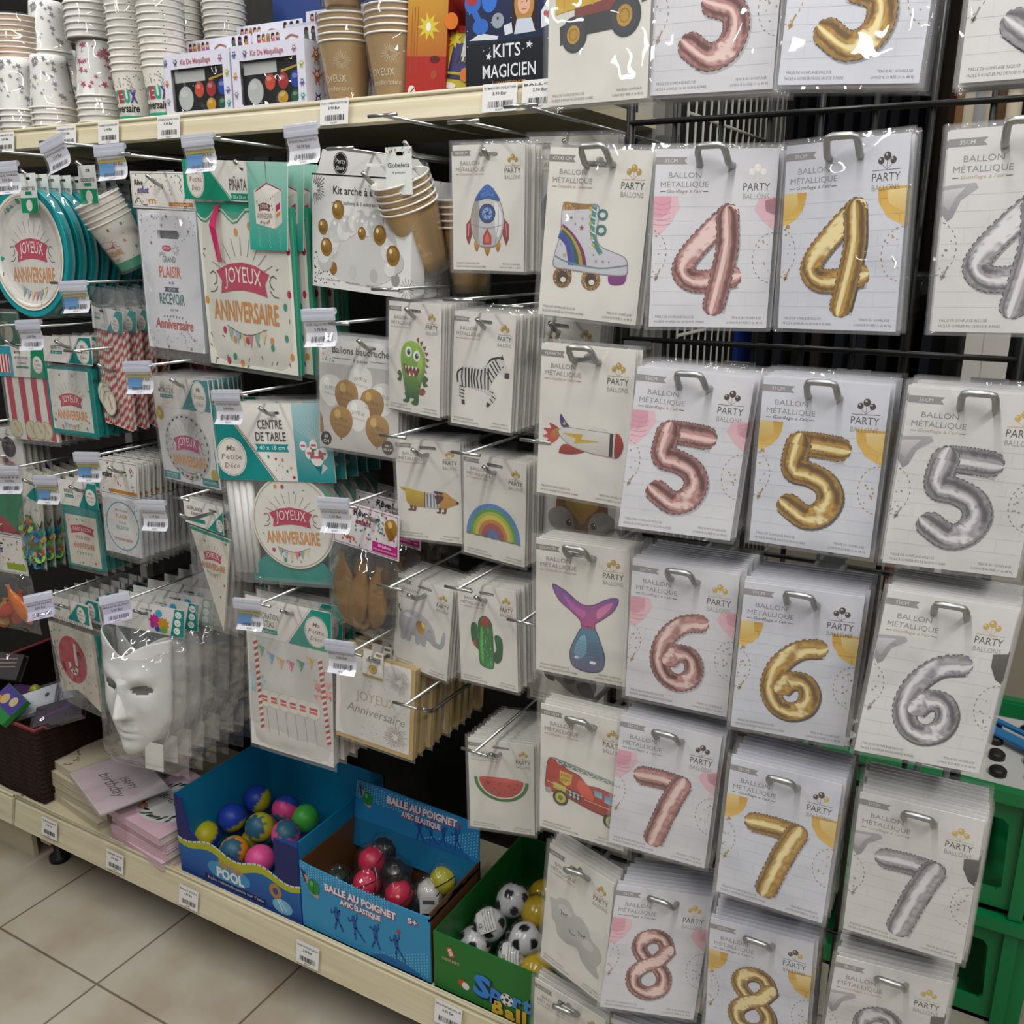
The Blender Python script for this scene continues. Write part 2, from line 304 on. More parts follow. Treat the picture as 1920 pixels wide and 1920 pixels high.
# ------------------------------------------------------------------ wire grid at the end of the shelving
YG = 1.22
g = thing('wire_grid', 'black wire grid panel holding the numeral balloon packs', 'grid panel', (-.27, YG, 0))
def rod(p, q, r, n=8): return M().tube([p, q], r, n)
for k in range(9):
    x = -.515+.0613*k; rr = .0065 if k in (0, 8) else .0036
    link('post' if k in (0, 8) else 'upright_wire', rod((x+.27, 0, 0 if k in (0, 8) else .25), (x+.27, 0, 2.1), rr).mesh('grid_wire', BLACKW, True), g)
for k in range(7):
    z = 2.09-.0 if k == 6 else .231+.279*k; link('cross_wire', rod((-.245, -.003, z), (.245, -.003, z), .0036).mesh('cross_wire', BLACKW, True), g)
for px, py, sx, sz in ((1799, 1099, .038, .022), (1812, 1872, .03, .05)):
    p = UP(px, py, 1.21); p.x = -.04 if px < 1800 else -.025; p.y = 1.209
    c = tag(link('label_clip', M().box((-sx/2, 0, -sz/2), (sx/2, .004, sz/2)).box((-sx*.3, -.004, sz*.1), (sx*.1, .0, sz*.35)).box((-sx/2, -.006, -sz/2), (-sx*.35, 0, sz/2)).mesh('label_clip', LENS), None, p), 'clear plastic clip on the black grid wire ' + ('above the silver six packs' if px < 1800 else 'beside the lowest silver packs'), 'clip')
# ------------------------------------------------------------------ what shows behind the grid
p0 = UP(1196, 300, 1.72); p1 = UP(1262, 300, 1.72)
pn = tag(link('end_panel', M().box((p0.x-.25, 1.72, .0), (p1.x, 1.75, 2.0)).box((p0.x+.045, 1.718, 1.60), (p0.x+.048, 1.721, 1.603), '222222').mesh('end_panel', mat('grey_end_panel', '77746d', .5))), 'plain grey end panel of the rack behind the wire grid', 'panel')
wr = thing('wire_rack', 'white wire rack side standing behind the black grid', 'rack', (-.716, 2.0, 0)); WW = mat('white_wire', 'b9b7ab', .4)
for k in range(21): link('upright_wire', rod((0, .05*k, .35), (0, .05*k, 2.1), .003, 6).mesh('rack_wire', WW, True), wr)
for z in (.5, .72, .94, 1.16, 1.28, 1.62, 1.74, 1.95): link('rail', rod((0, 0, z), (0, 1.0, z), .004, 6).mesh('rack_rail', WW, True), wr)
tag(link('dark_block', M().box((-1.7, 1.95, 0), (-.80, 3.3, 2.2)).mesh('dark_block', mat('black_block', '0c0c0c', .6))), 'black block added as dark backing behind the white wire rack', 'backing')  # plain black block added to darken the gaps between the rack wires
dk = thing('clothes_rack', 'dark clothes rack behind the wire grid', 'rack', (-.2, 2.75, 0)); DARK = mat('dark_block', '0d0d0e', .6)
link('back_panel', M().box((-.5, .2, .75), (.55, .24, 2.3)).mesh('dark_back', DARK), dk)
for z in (1.98, 1.40): link('hanging_rail', rod((-.5, -.05, z), (.55, -.05, z), .012).mesh('hanging_rail', STEEL, True), dk)
def garment(px, ztop, zbot, Y, col, wd, label, grp):
    p = UP(px, 500, Y); b = M(); pr = [(-wd*.12, 0), (wd*.12, 0), (wd*.5, -.05), (wd*.52, -.12), (wd*.47, zbot-ztop), (-wd*.47, zbot-ztop), (-wd*.52, -.12), (-wd*.5, -.05)]
    b.prism([(y_*.36, z_) for y_, z_ in pr], -.17, .17, col); mt = G_M
    b2 = M().tube([(0, 0, -.01), (0, 0, .03), (.012, 0, .045), (.02, 0, .035)], .0025, 6)
    o = thing('garment', label, 'garment', (p.x, Y, ztop), (0, 0, 0), grp); link('cloth', b.mesh('garment', G_M), o); link('hanger_hook', b2.mesh('hanger_hook', STEEL, True), o)
G_M = vcol(mat('cloth', rough=.85, spec=.1))
for k, px in enumerate((1490, 1512, 1540, 1562, 1590, 1618, 1646, 1668, 1700, 1728)):
    garment(px, 1.93, 1.52, 2.55, ('17161a', '101014', '1c1c20', '121216')[k % 4], .05, 'dark garment hanging high on the rack behind the grid', 'dark garments on the high rail')
for k, px in enumerate((1470, 1500, 1535, 1570, 1612, 1652, 1692, 1732, 1770)):
    garment(px, 1.36, .95, 2.45, ('15171c', '1b1b1f', '101013', '231d1b')[k % 4], .055, 'dark garment hanging low on the rack behind the grid', 'dark garments on the low rail')
garment(1425, 1.36, .95, 2.45, '152a66', .03, 'blue garment hanging low on the rack behind the grid', None)
rl = ('17120f', '2b1d14', '7a5a3c', 'c0b5a2', '9a9a9c', 'b8ad98', '57432f', 'd2c6ae')
for k, px in enumerate((1772, 1786, 1800, 1816, 1838, 1858, 1874, 1900)):
    p = UP(px, 205, 2.3); tag(link('fabric_roll', M().lathe([(0, 0), (.016, 0), (.016, .75), (.006, .75), (0, .749)], 14, rl[k]).mesh('fabric_roll', G_M, True), None, (p.x, 2.3, 1.42)), ('black', 'near black brown', 'tan', 'pale beige', 'grey', 'sand coloured', 'umber', 'cream')[k]+' upright roll high behind the wire grid', 'roll')
rk = tag(link('roll_shelf', M().box((-.24, -.1, -.02), (.24, .12, 0)).mesh('roll_shelf', DARK), None, (.12, 2.3, 1.42)), 'dark shelf holding upright rolls behind the grid', 'shelf')
for k, px in enumerate((1668, 1684, 1700, 1714, 1730, 1752)):
    p = UP(px, 1080, 2.2); tag(link('fabric_roll', M().lathe([(0, 0), (.013, 0), (.013, .5), (.005, .5), (0, .499)], 14, ('5c3a2a', '8a8a86', 'b4b2ac', '9c9a96', '2a2422', 'c9c7c0')[k]).mesh('fabric_roll', G_M, True), None, (p.x, 2.2, .5)), ('rust', 'grey', 'pale grey', 'mid grey', 'black brown', 'off white')[k]+' upright roll low behind the silver six packs', 'roll')
tag(link('roll_shelf', M().box((-.12, -.03, -.5), (.12, .1, 0)).mesh('roll_stand', DARK), None, (-.16, 2.2, .5)), 'dark low stand with rolls behind silver six packs', 'stand')
for k, (px, py) in enumerate(((1832, 650), (1868, 650), (1826, 700), (1862, 702))):
    p = UP(px, py, 2.2); tag(link('wrapped_parcel', M().box((-.024, 0, -.035), (.024, .16, .035), 'b8b3ae').mesh('wrapped_parcel', MG), None, p, (0, 0, .08)), 'pale wrapped parcel in the '+('upper' if k < 2 else 'lower')+' row behind grid, '+('by the garments' if k % 2 == 0 else 'by the frame side'), 'parcel')
tag(link('parcel_shelf', M().box((-.08, -.02, -.02), (.08, .2, 0)).mesh('parcel_shelf', DARK), None, (UP(1846, 700, 2.2).x, 2.2, UP(1846, 701, 2.2).z-.0355)), 'dark shelf under the pale wrapped parcels behind the grid', 'shelf')
p = UP(1890, 1200, 2.6); tag(link('board_sheet', M().box((-.14, 0, 0), (.9, .03, 1.14)).lathe([(0, .0), (.008, .0)], 12).mesh('board_sheet', mat('beige_panel', 'a59d8c', .6)), None, (p.x, 2.6, 0)), 'beige board standing behind the green baskets', 'panel')
NUMTAB = "{('3', 'rose'): ([-0.3527, 1.0543, 1.8251, 0.067, -0.0014, 0.0088], 8), ('3', 'gold'): ([-0.2027, 1.0477, 1.8211, 0.1602, -0.0153, 0.0376], 8), ('3', 'silver'): ([-0.0405, 1.055, 1.8161, -0.0, 0.0, -0.0], 8), ('4', 'rose'): ([-0.3452, 1.065, 1.5747, 0.3968, -0.0175, 0.0011], 6), ('4', 'gold'): ([-0.2088, 1.0667, 1.5778, -0.2579, 0.0037, -0.0321], 6), ('4', 'silver'): ([-0.0439, 1.0581, 1.5829, -0.0565, 0.0051, -0.0295], 6), ('5', 'rose'): ([-0.3469, 1.0401, 1.3306, 0.34, -0.0367, 0.0796], 9), ('5', 'gold'): ([-0.2033, 1.0519, 1.33, 0.0572, 0.0065, 0.0115], 9), ('5', 'silver'): ([-0.0508, 1.0548, 1.3296, 0.2403, 0.0161, 0.0331], 9), ('6', 'rose'): ([-0.3492, 1.0496, 1.09, 0.1087, 0.0264, 0.0216], 11), ('6', 'gold'): ([-0.2046, 1.0475, 1.0885, 0.183, 0.0252, 0.0217], 11), ('6', 'silver'): ([-0.0489, 1.0529, 1.1044, 0.3096, -0.061, 0.0909], 11), ('7', 'rose'): ([-0.3588, 1.0563, 0.8642, 0.147, -0.0397, 0.0478], 10), ('7', 'gold'): ([-0.2055, 1.0476, 0.8495, 0.0864, -0.0421, 0.0258], 10), ('7', 'silver'): ([-0.0512, 1.0561, 0.8462, 0.0657, -0.0042, 0.0036], 10), ('8', 'rose'): ([-0.3563, 1.0647, 0.6047, 0.4499, -0.1037, 0.0979], 9), ('8', 'gold'): ([-0.2191, 1.0572, 0.6019, 0.1126, -0.0001, -0.0204], 9), ('8', 'silver'): ([-0.0568, 1.0653, 0.6062, 0.2098, 0.0003, 0.0408], 9)}"
BALTAB = "{'truck': ([-0.488, 1.0505, 1.8253, -0.0758, 0.001, 0.0004], 0.13, 0.196), 'skate': ([-0.4812, 1.0543, 1.5797, 0.0424, -0.0041, 0.07], 0.13, 0.196), 'plane': ([-0.4906, 1.0515, 1.3512, -0.0264, -0.0007, 0.0244], 0.13, 0.196), 'mermaid': ([-0.491, 1.051, 1.0957, 0.1, 0.0408, 0.0068], 0.13, 0.196), 'fire': ([-0.4805, 1.0478, 0.8547, 0.0374, -0.0169, -0.0078], 0.13, 0.196), 'cloud': ([-0.4866, 1.0659, 0.6016, -0.3203, -0.0996, -0.0132], 0.13, 0.196), 'nine': ([-0.4919, 1.049, 0.3693, -0.1431, -0.0001, 0.0257], 0.13, 0.196), 'rocket': ([-0.6699, 1.113, 1.5984, 0.0347, 0.0131, 0.0138], 0.109, 0.16), 'monster': ([-0.7998, 1.1213, 1.3913, -0.1947, -0.0256, 0.027], 0.109, 0.16), 'zebra': ([-0.6807, 1.1203, 1.381, -0.1247, -0.0428, 0.0252], 0.109, 0.16), 'dog': ([-0.7952, 1.1391, 1.1866, 0.1675, 0.0228, -0.0002], 0.109, 0.16), 'rainbow': ([-0.6715, 1.1309, 1.1752, -0.045, 0.0583, 0.0485], 0.109, 0.16), 'elephant': ([-0.81, 1.1466, 0.9534, -0.0154, -0.0114, 0.0949], 0.109, 0.16), 'cactus': ([-0.6866, 1.1304, 0.9743, -0.0842, -0.0469, -0.065], 0.109, 0.16), 'melon': ([-0.6616, 1.131, 0.7178, 0.2444, -0.0176, -0.0246], 0.109, 0.16), 'horse': ([-0.5882, 1.1969, 1.6126, 0.0435, 0.0352, 0.0243], 0.13, 0.176), 'ears': ([-0.6051, 1.1999, 1.376, 0.0154, 0.0, 0.0665], 0.13, 0.176), 'fox': ([-0.563, 1.2, 1.205, 0, 0, 0], 0.13, 0.176), 'cow': ([-0.5821, 1.2, 0.9458, 0, 0, 0], 0.13, 0.176)}"
# ------------------------------------------------------------------ hooks
def loop_hook(x, z, label, yf=1.055):
    o = thing('loop_hook', label, 'hook', (x, YG, z)); a = YG-yf+.004
    c = [(-.0165, 0, 0), (-.0165, -a+.004, 0), (-.0163, -a-.002, .002), (-.0155, -a-.013, .013), (-.0135, -a-.0175, .0178), (-.009, -a-.0185, .019)]
    path = c+[(-x_, y_, z_) for x_, y_, z_ in c[::-1]]
    link('wire_loop', M().tube(path, .0038, 8).mesh('wire_loop', LOOPM, True), o); link('grid_bracket', M().box((-.02, -.008, -.012), (.02, .001, .012)).mesh('grid_bracket', STEEL), o); return o
PEG = {}
def peg_hook(x, z, label, arm=True, group=None, ytip=1.10):
    k = (arm, round(ytip, 2)); o = thing('peg_hook', label, 'hook', (x, 1.55, z), group=group)
    if k not in PEG:
        a = 1.55-ytip; p = [(0, 0, -.012), (0, -a+.032, -.012), (0, -a+.024, -.0115), (0, -a+.016, -.008), (0, -a, .003)]
        PEG[k] = (M().tube(p, .0032, 10).mesh('peg_rod', STEEL, True), M().tube([(0, 0, .03), (0, -.495, .031)], .0024, 8).mesh('overarm', STEEL, True), M().tube([(-.023, -.497, .031), (.023, -.497, .031)], .0024, 8).mesh('tee_bar', STEEL, True), M().box((-.02, -.006, -.03), (.02, 0, .045)).mesh('mounting_plate', STEEL))
    q = PEG[k]; link('peg_rod', q[0], o); link('mounting_plate', q[3], o)
    if arm: link('overarm', q[1], o); link('tee_bar', q[2], o)
    return o
# ------------------------------------------------------------------ balloon packs
PAL = {'rose': ['55302e', '8a5754', 'b98480', 'c89692', 'a36e6a', 'e8cac4'], 'gold': ['5a3d0a', '8f6716', 'b88c2c', 'c79d3c', '9d7018', 'efdda2'], 'silver': ['57535a', '817c83', 'a8a3a9', 'b4b0b5', '928d94', 'e2dfe2']}
DIG = {'3': [[(4.4, 7.6), (6.2, 6.7), (8.4, 7.4), (8.6, 9.2), (7.2, 10.6)], [(6.6, 10.7), (8.6, 11.5), (9.1, 13.4), (8.2, 15.3), (6.2, 15.9), (4.3, 14.7)]],
       '4': [[(8.3, 7.0), (5.9, 9.4), (4.1, 11.6), (3.6, 13.1), (4.6, 14.1), (6.6, 14.2), (9.0, 13.7)], [(8.2, 7.3), (8.4, 10.5), (7.9, 13.9), (7.3, 16.8)]],
       '5': [[(8.8, 7.4), (6.6, 7.2), (4.7, 7.2)], [(4.5, 7.3), (4.2, 9.0), (4.4, 10.3), (6.0, 10.6), (7.8, 11.5), (8.5, 13.2), (7.7, 15.0), (6.0, 15.6), (4.1, 14.5)]],
       '6': [[(9.0, 7.2), (6.8, 7.9), (4.9, 10.1), (4.2, 12.9), (4.9, 15.1), (6.6, 16.0), (8.3, 15.2), (8.8, 13.4), (8.0, 11.9), (6.4, 11.9), (5.6, 12.8)]],
       '7': [[(3.9, 8.0), (6.4, 7.9), (9.0, 8.1)], [(8.9, 8.2), (7.6, 11.6), (6.2, 16.8)]],
       '8': [[(8.3, 9.2), (7.6, 7.6), (6.2, 7.1), (4.7, 7.8), (4.3, 9.3), (5.4, 10.8), (7.0, 11.6), (8.3, 13.2), (8.1, 15.2), (6.3, 16.2), (4.5, 15.4), (4.1, 13.6), (5.2, 12.1), (7.0, 11.0), (8.3, 9.2)]]}
def logo(p, u, v, k, balcol, txt='4a4744', txt2='9a9792', dark=None):
    q = p.at(u, v, k)
    for i, (du, dv, r) in enumerate(((-.62, .42, .36), (0, 0, .43), (.62, .42, .36))):
        c = balcol[i] if isinstance(balcol, (list, tuple)) else balcol
        q.ell(du, dv, r*.88, r, c, 2, 14); q.ell(du-.1, dv-.14, r*.3, r*.32, mix(c, 'ffffff', .45), 3, 8); q.line([(du*.85, dv+r), (0, 1.25)], .035, c, 2)
    q.line([(-1.45, 1.35), (1.45, 1.3)], .05, balcol if isinstance(balcol, str) else balcol[0], 2)
    q.text('PARTY', 0, 2.4, .85, txt, 2.9, al='c'); q.text('BALLONS', 0, 3.3, .62, txt2, 2.85, al='c')
def pack_print(b, w, h, size, draw, fine='8a867f', sub='Compatible air / hélium', subcol='b3a58a', bal='b8922e', flag='77736f', head=None, dashes=None, lt=(None, None)):
    U = w/13.4; Hh = h/U; p = Pr(cardmap(w, U), b)
    if head: p.rect(0, 0, 13.4, 4.95, head, 1)
    p.poly([(0, .85), (3.5, .85), (3.15, 1.22), (3.5, 1.6), (0, 1.6)], flag, 2); p.text(size, 1.7, 1.42, .42, 'dedcd8', al='c', L=3)
    p.text('BALLON', 3.3, 3.05, .62, fine, 3.6, al='c'); p.text('MÉTALLIQUE', 3.3, 4.02, .62, fine, 5.3, al='c')
    p.text(sub, 3.3, 4.62, .36, subcol, 3.9, al='c', sh=.25); dc = dashes or subcol
    p.line([(.65, 4.5), (1.2, 4.5)], .07, dc, 2); p.line([(5.4, 4.5), (5.95, 4.5)], .07, dc, 2)
    logo(p, 11.2, 2.0, 1.0, bal)
    p.text('PAILLE DE GONFLAGE INCLUSE', .7, Hh-1.0, .3, '77746f', 4.4, res=1); p.text('FACILE À GONFLER PAS DE NOEUD À FAIRE', .6, Hh-.45, .3, '77746f', 5.7, res=1)
    p.text('TENUE AU GONFLAGE', 12.7, Hh-1.0, .28, '77746f', 3.3, al='r', res=1); p.text('LONGUE DURÉE (+ de 48 H)', 12.9, Hh-.45, .28, '77746f', 4.0, al='r', res=1)
    draw(p, Hh); return p
def confetti_balloon(p, u, v, a, b2, col, rnd, clip):
    for k in range(26):
        t = 2*PI*k/26; uu = u+a*math.cos(t); vv = v+b2*math.sin(t)
        if clip(uu): p.line([(uu, vv), (uu-.18*math.sin(t)*a*.5, vv+.18*math.cos(t)*b2*.5)], .1, col if k % 3 else '6d6963', 2)
    for k in range(20):
        t = rnd.uniform(0, 2*PI); q = math.sqrt(rnd.random())*.85; uu = u+a*q*math.cos(t); vv = v+b2*q*math.sin(t)
        if clip(uu): p.ell(uu, vv, .07+.06*rnd.random(), None, col, 2, 7)
def number_art(d, tone):
    def draw(p, Hh):
        rnd = random.Random(ord(d)+len(tone)*7); bg = {'rose': 'd3d2d8', 'gold': 'ced0da', 'silver': 'd6d4d3'}[tone]
        p.rect(0, 4.95, 13.4, Hh, bg, 1); gl = mix(bg, '9a9aa6', .28)
        for k in range(9):
            v = 6.1+k*1.55
            if v < Hh-1.6: p.line([(.2, v), (13.2, v-.05)], .035, gl, 2)
            for q in range(3):
                u = (2.2+4.3*q+(k % 2)*2.1) % 13
                if v+1.5 < Hh-1.4: p.line([(u, v+.05), (u, v+1.45)], .03, gl, 2)
        if tone == 'rose':
            for pts, c in (([(0, 5), (2.6, 5), (2.9, 6.2), (2.0, 7.8), (1.0, 8.9), (0, 9.1)], 'e0b6c1'), ([(0, 5), (1.9, 5.0), (1.9, 6.4), (.9, 7.3), (0, 7.2)], 'd89aac'), ([(13.4, 5), (13.4, 8.6), (12.1, 7.6), (11.1, 6.4), (11.6, 5.2)], 'dfb3bd'), ([(13.4, 5.1), (13.4, 7.0), (12.4, 6.6), (12.2, 5.5)], 'd493a3')): p.poly(crom(pts, 4, True) if False else pts, c, 3 if c[0] == 'd' and c[1] in '89' else 2)
            for k in range(5): p.line(crom([(0, 5.6+k*.6), (1.1, 5.9+k*.55), (1.9, 5.5+k*.6)], 3), .05, 'cc8fa0', 4)
            cc = 'a08a76'
        elif tone == 'gold':
            p.poly([(0, 4.95), (2.6, 4.95)]+[(2.6*math.cos(t), 5.2+3.0*math.sin(t)) for t in (0, .3, .6, .9, 1.2, 1.5)]+[(0, 8.3)], 'c99722', 2, 'e0bb55'); p.poly([(0, 4.95), (1.5, 4.95), (1.7, 6.3), (.7, 7.4), (0, 7.3)], 'dfc67f', 3, 'd2a83c'); p.poly([(.4, 8.2), (.75, 8.2), (.85, 8.6), (.3, 8.6)], 'b98a1e', 3)
            p.poly([(13.4, 4.95), (10.4, 4.95), (10.6, 6.4), (11.6, 7.9), (13.4, 8.8)], 'cfa02f', 2, 'dcb654'); p.poly([(13.4, 5.2), (11.4, 5.3), (11.7, 6.6), (13.4, 7.6)], 'e3cb8c', 3, 'd6b052'); cc = 'a98a3a'
        else:
            p.poly([(0, 5.2), (2.8, 5.0), (3.1, 5.5), (1.6, 6.6), (1.0, 8.2), (.5, 8.6), (0, 7.9)], 'aeaaae', 2, '8b878c'); p.poly([(0, 5.6), (1.9, 5.4), (1.1, 6.4), (.6, 7.6), (0, 7.0)], 'cfcccf', 3, 'a5a1a6')
            p.poly([(13.4, 5.1), (11.9, 5.4), (12.0, 6.8), (12.7, 8.2), (13.4, 8.6)], '56524f', 2, '3c3836'); cc = '8c8884'
        confetti_balloon(p, -.6, 11.2, 2.2, 2.7, cc, rnd, lambda u: u > .1); confetti_balloon(p, 13.4, 11.6, 2.1, 2.7, cc, rnd, lambda u: u < 13.25)
        p.line([(.5, 14.2), (1.0, 12.9)], .14, cc, 3); p.ell(.6, 13.9, .25, .2, cc, 3, 8)
        wd = {'8': 2.05, '6': 2.35, '4': 2.4}.get(d, 2.7)
        for i, st in enumerate(DIG[d]):
            pts = crom(st, 6) if len(st) > 3 else st
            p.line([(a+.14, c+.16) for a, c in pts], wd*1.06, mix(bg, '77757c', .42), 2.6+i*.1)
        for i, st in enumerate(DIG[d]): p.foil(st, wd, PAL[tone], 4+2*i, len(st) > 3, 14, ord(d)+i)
    return draw
FLAG = ['black', 'foil']
NW, NH = .134, .194
DIG['9'] = [[(13.2-u, 23.0-v) for u, v in DIG['6'][0]]]; NUMQ = eval(NUMTAB); NUMQ[('9', 'rose')] = ([-.357, 1.058, .362, .1, 0, .03], 9)
HEADC = {'rose': 'd4d3da', 'gold': 'd2d3dd', 'silver': 'd9d7d6'}; SUBC = {'rose': '8d6f62', 'gold': '3c3732', 'silver': 'b3a682'}
WORD = {'3': 'three', '4': 'four', '5': 'five', '6': 'six', '7': 'seven', '8': 'eight', '9': 'nine'}
for (d, tone), (q, n_) in NUMQ.items():
    x, y, z, yaw, pi_, ro = q; b = board(M(), NW, NH, [slot_hole(6.7, 1.75, 1.85, .34, NW/13.4, NW)], .0012, HEADC[tone])
    dk = {'rose': ['3d2317']*3 if d in '57' else ('c9a537' if d in '68' else 'eeeae2'), 'gold': ['33261a']*3 if d in '456' else ['4a3420', '4a3420', 'cba95a'], 'silver': 'c8a952'}[tone]
    pack_print(b, NW, NH, '35CM', number_art(d, tone), '8b898c', "Gonflage à l'air", SUBC[tone], dk, '8d8b8c', HEADC[tone], '4c4844')
    me = b.mesh('backing_card', MP); wd = WORD[d]; tn = {'rose': 'pink', 'gold': 'gold', 'silver': 'silver'}[tone]
    o = thing('balloon_pack', f'front {tn} foil numeral {wd} balloon pack on its loop hook', 'balloon pack', (x, y, z), (pi_, ro, yaw), f'{tn} numeral {wd} balloon packs')
    link('backing_card', me, o); link('clear_sleeve', sleeve(NW, NH, .006, .005, .004, seed=ord(d)+len(tone)).mesh('clear_sleeve', FILM, True), o)
    rf = ringfilm(NW, NH, .006, .005, .004).mesh('sleeve_margin', FILM2)
    clones(o, n_, .0085, f'{tn} foil numeral {wd} balloon pack hanging behind the front one', f'{tn} numeral {wd} balloon packs', .003, .03, [('backing_card', me), ('clear_sleeve', rf)], seed=ord(d)*3+len(tone))
    loop_hook(x+.0, z-.0178, f'zinc loop hook through the {tn} foil numeral {wd} packs', y-.0035)
# ------------------------------------------------------------------ balloon pictures
def edge(p, pts, col, L=3, n=5, wd=.12): c = crom(pts, n, True); p.line(c+[c[0]], wd, col, L)
def shine(p, u, v, a, b, L=5, col='f2f2ee', rot=0): p.ell(u, v, a, b, col, L, 12, rot=rot)
def art_rocket(p, H_):
    q = p
    for sx in (-1, 1):
        fin = [(6.6+sx*3.0, 11.2), (6.6+sx*4.0, 12.3), (6.6+sx*4.0, 14.6), (6.6+sx*3.5, 15.6), (6.6+sx*2.9, 14.0)]; q.poly(fin, 'a52a35', 2, '7d1a25'); q.line([(6.6+sx*3.5, 12.2), (6.6+sx*3.6, 14.2)], .12, 'e0929a', 3)
    for du, s in ((-2.0, .7), (0, 1.15), (2.0, .7)): q.blob([(6.6+du-.7*s, 15.2), (6.6+du, 14.9), (6.6+du+.7*s, 15.2), (6.6+du+.55*s, 16), (6.6+du, 15.6+1.5*s), (6.6+du-.55*s, 16)], 'd49a2c', 2, '8a4a12')
    body = [(6.6, 6.2), (8.1, 7.3), (9.3, 9.6), (9.7, 12), (9.2, 14.2), (8.2, 15.6), (6.6, 15.9), (5, 15.6), (4, 14.2), (3.5, 12), (3.9, 9.6), (5.1, 7.3)]
    q.blob(body, 'c9c6c4', 3, 'b2b0b6'); q.blob([(3.7, 11), (4.0, 9.4), (5.0, 8.6), (5.1, 11), (4.8, 15.2), (4.1, 14.2)], '9d968e', 3.4); q.blob([(8.0, 9), (9.0, 10), (9.4, 12), (8.7, 14.4), (8.1, 13)], 'dfdde2', 3.4)
    edge(q, body, '77736f', 3.6); q.blob([(6.6, 6.1), (8.0, 7.1), (8.9, 8.7), (6.6, 8.3), (4.3, 8.7), (5.2, 7.1)], '2a63b8', 4, '1d4488')
    for k in range(30): rr = random.Random(k); q.ell(6.6+rr.uniform(-1.3, 1.3), 7.1+rr.uniform(-.4, .9), .09, None, '5b90dd', 4.5, 6)
    q.ell(6.6, 10.6, 1.5, 1.5, '26407c', 4.5); q.ring(6.6, 10.6, 1.45, 1.45, .16, '14254f', 5); q.ell(6.6, 10.6, .95, .95, '7d9bd0', 5)
    for k in range(5): t = k*1.257; q.line([(6.6+.25*math.cos(t+1), 10.6+.25*math.sin(t+1)), (6.6+.6*math.cos(t+.4), 10.6+.6*math.sin(t+.4)), (6.6+.95*math.cos(t), 10.6+.95*math.sin(t))], .16, '2f4f93', 5.5)
    q.ell(6.6, 10.6, .28, .28, '1d3266', 6); q.line(crom([(3.6, 12.3), (6.6, 12.9), (9.6, 12.3)]), .07, '77736f', 4.5); q.line(crom([(4.6, 8.6), (4.5, 12), (5.2, 15.6)]), .06, '8b8783', 4.5); q.line(crom([(8.6, 8.6), (8.7, 12), (8, 15.6)]), .06, '8b8783', 4.5)
    q.poly([(6.6, 12.9), (7.4, 14.2), (7.4, 15.5), (5.8, 15.5), (5.8, 14.2)], 'a82c30', 5); q.poly([(6.6, 13.6), (7.05, 14.4), (7.05, 15.2), (6.15, 15.2), (6.15, 14.4)], 'cf6044', 5.5)
def art_monster(p, H_):
    for pts, c in (([(3.1, 12.2), (2.4, 12.8), (3, 13.4), (2.4, 14), (3.4, 14.2), (3.6, 13)], '3f5a1e'), ([(9.6, 12.6), (10.6, 13.2), (9.9, 13.8), (10.5, 14.3), (9.4, 14.6), (9.0, 13.4)], '3f5a1e'), ([(8.4, 15.4), (9.2, 14.9), (9.9, 15.4), (9.4, 16.1), (8.3, 16.2)], '8a4a33'), ([(4.4, 16.2), (5.8, 16.2), (5.6, 17.8), (4.4, 18), (4.0, 17.6), (4.8, 17.2)], '1f5a20'), ([(6.6, 16.2), (8, 16.2), (8, 18), (6.6, 18.2), (6.2, 17.7), (6.9, 17.3)], '1f5a20')): p.blob(pts, c, 2, n=3)
    for k in range(7): a = -1.2+k*.28; u = 6.4+3.6*math.cos(a); v = 10+3.6*math.sin(a); p.poly([(u-.3, v-.3), (u+.8*math.cos(a), v+.8*math.sin(a)), (u+.2, v+.4)], '7a3b22', 2)
    p.blob([(6.2, 6.7), (8.4, 7.4), (9.7, 9.4), (9.6, 11.8), (8.7, 14.4), (7.9, 16.6), (6.4, 17), (4.9, 16.6), (4.2, 14.2), (3.5, 11.4), (3.4, 9.0), (4.4, 7.3)], '8fb83a', 3, '14501e'); p.blob([(7.4, 8), (8.9, 9.6), (9, 11.6), (8.2, 14), (7.6, 12), (7.8, 10)], 'bcd45c', 3.5, '4f8a2c')
    for u, v in ((5.4, 8.7), (7.5, 9.3)): p.ell(u, v, .85, .95, 'e9ebe6', 4); p.ell(u+.05, v+.05, .5, .58, '6d7f8f', 4.5); p.ell(u+.08, v+.05, .34, .4, '0c0c0c', 5); p.ell(u+.22, v-.15, .12, None, 'ffffff', 5.5, 8)
    p.blob([(4.2, 10.9), (6, 11.6), (8.2, 11.5), (7.6, 12.9), (6, 13), (4.6, 12.3)], '64201c', 4); p.blob([(5.4, 12.3), (6.6, 12.2), (7, 12.8), (5.8, 12.9)], 'a8483e', 4.5)
    for u in (4.5, 5.3, 6.3, 7.2): p.poly([(u, 11.2), (u+.5, 11.35), (u+.22, 12.0)], 'ece6d6', 5)
    for u in (5.6, 6.6): p.poly([(u, 13.0), (u+.45, 13.0), (u+.2, 12.4)], 'ece6d6', 5)
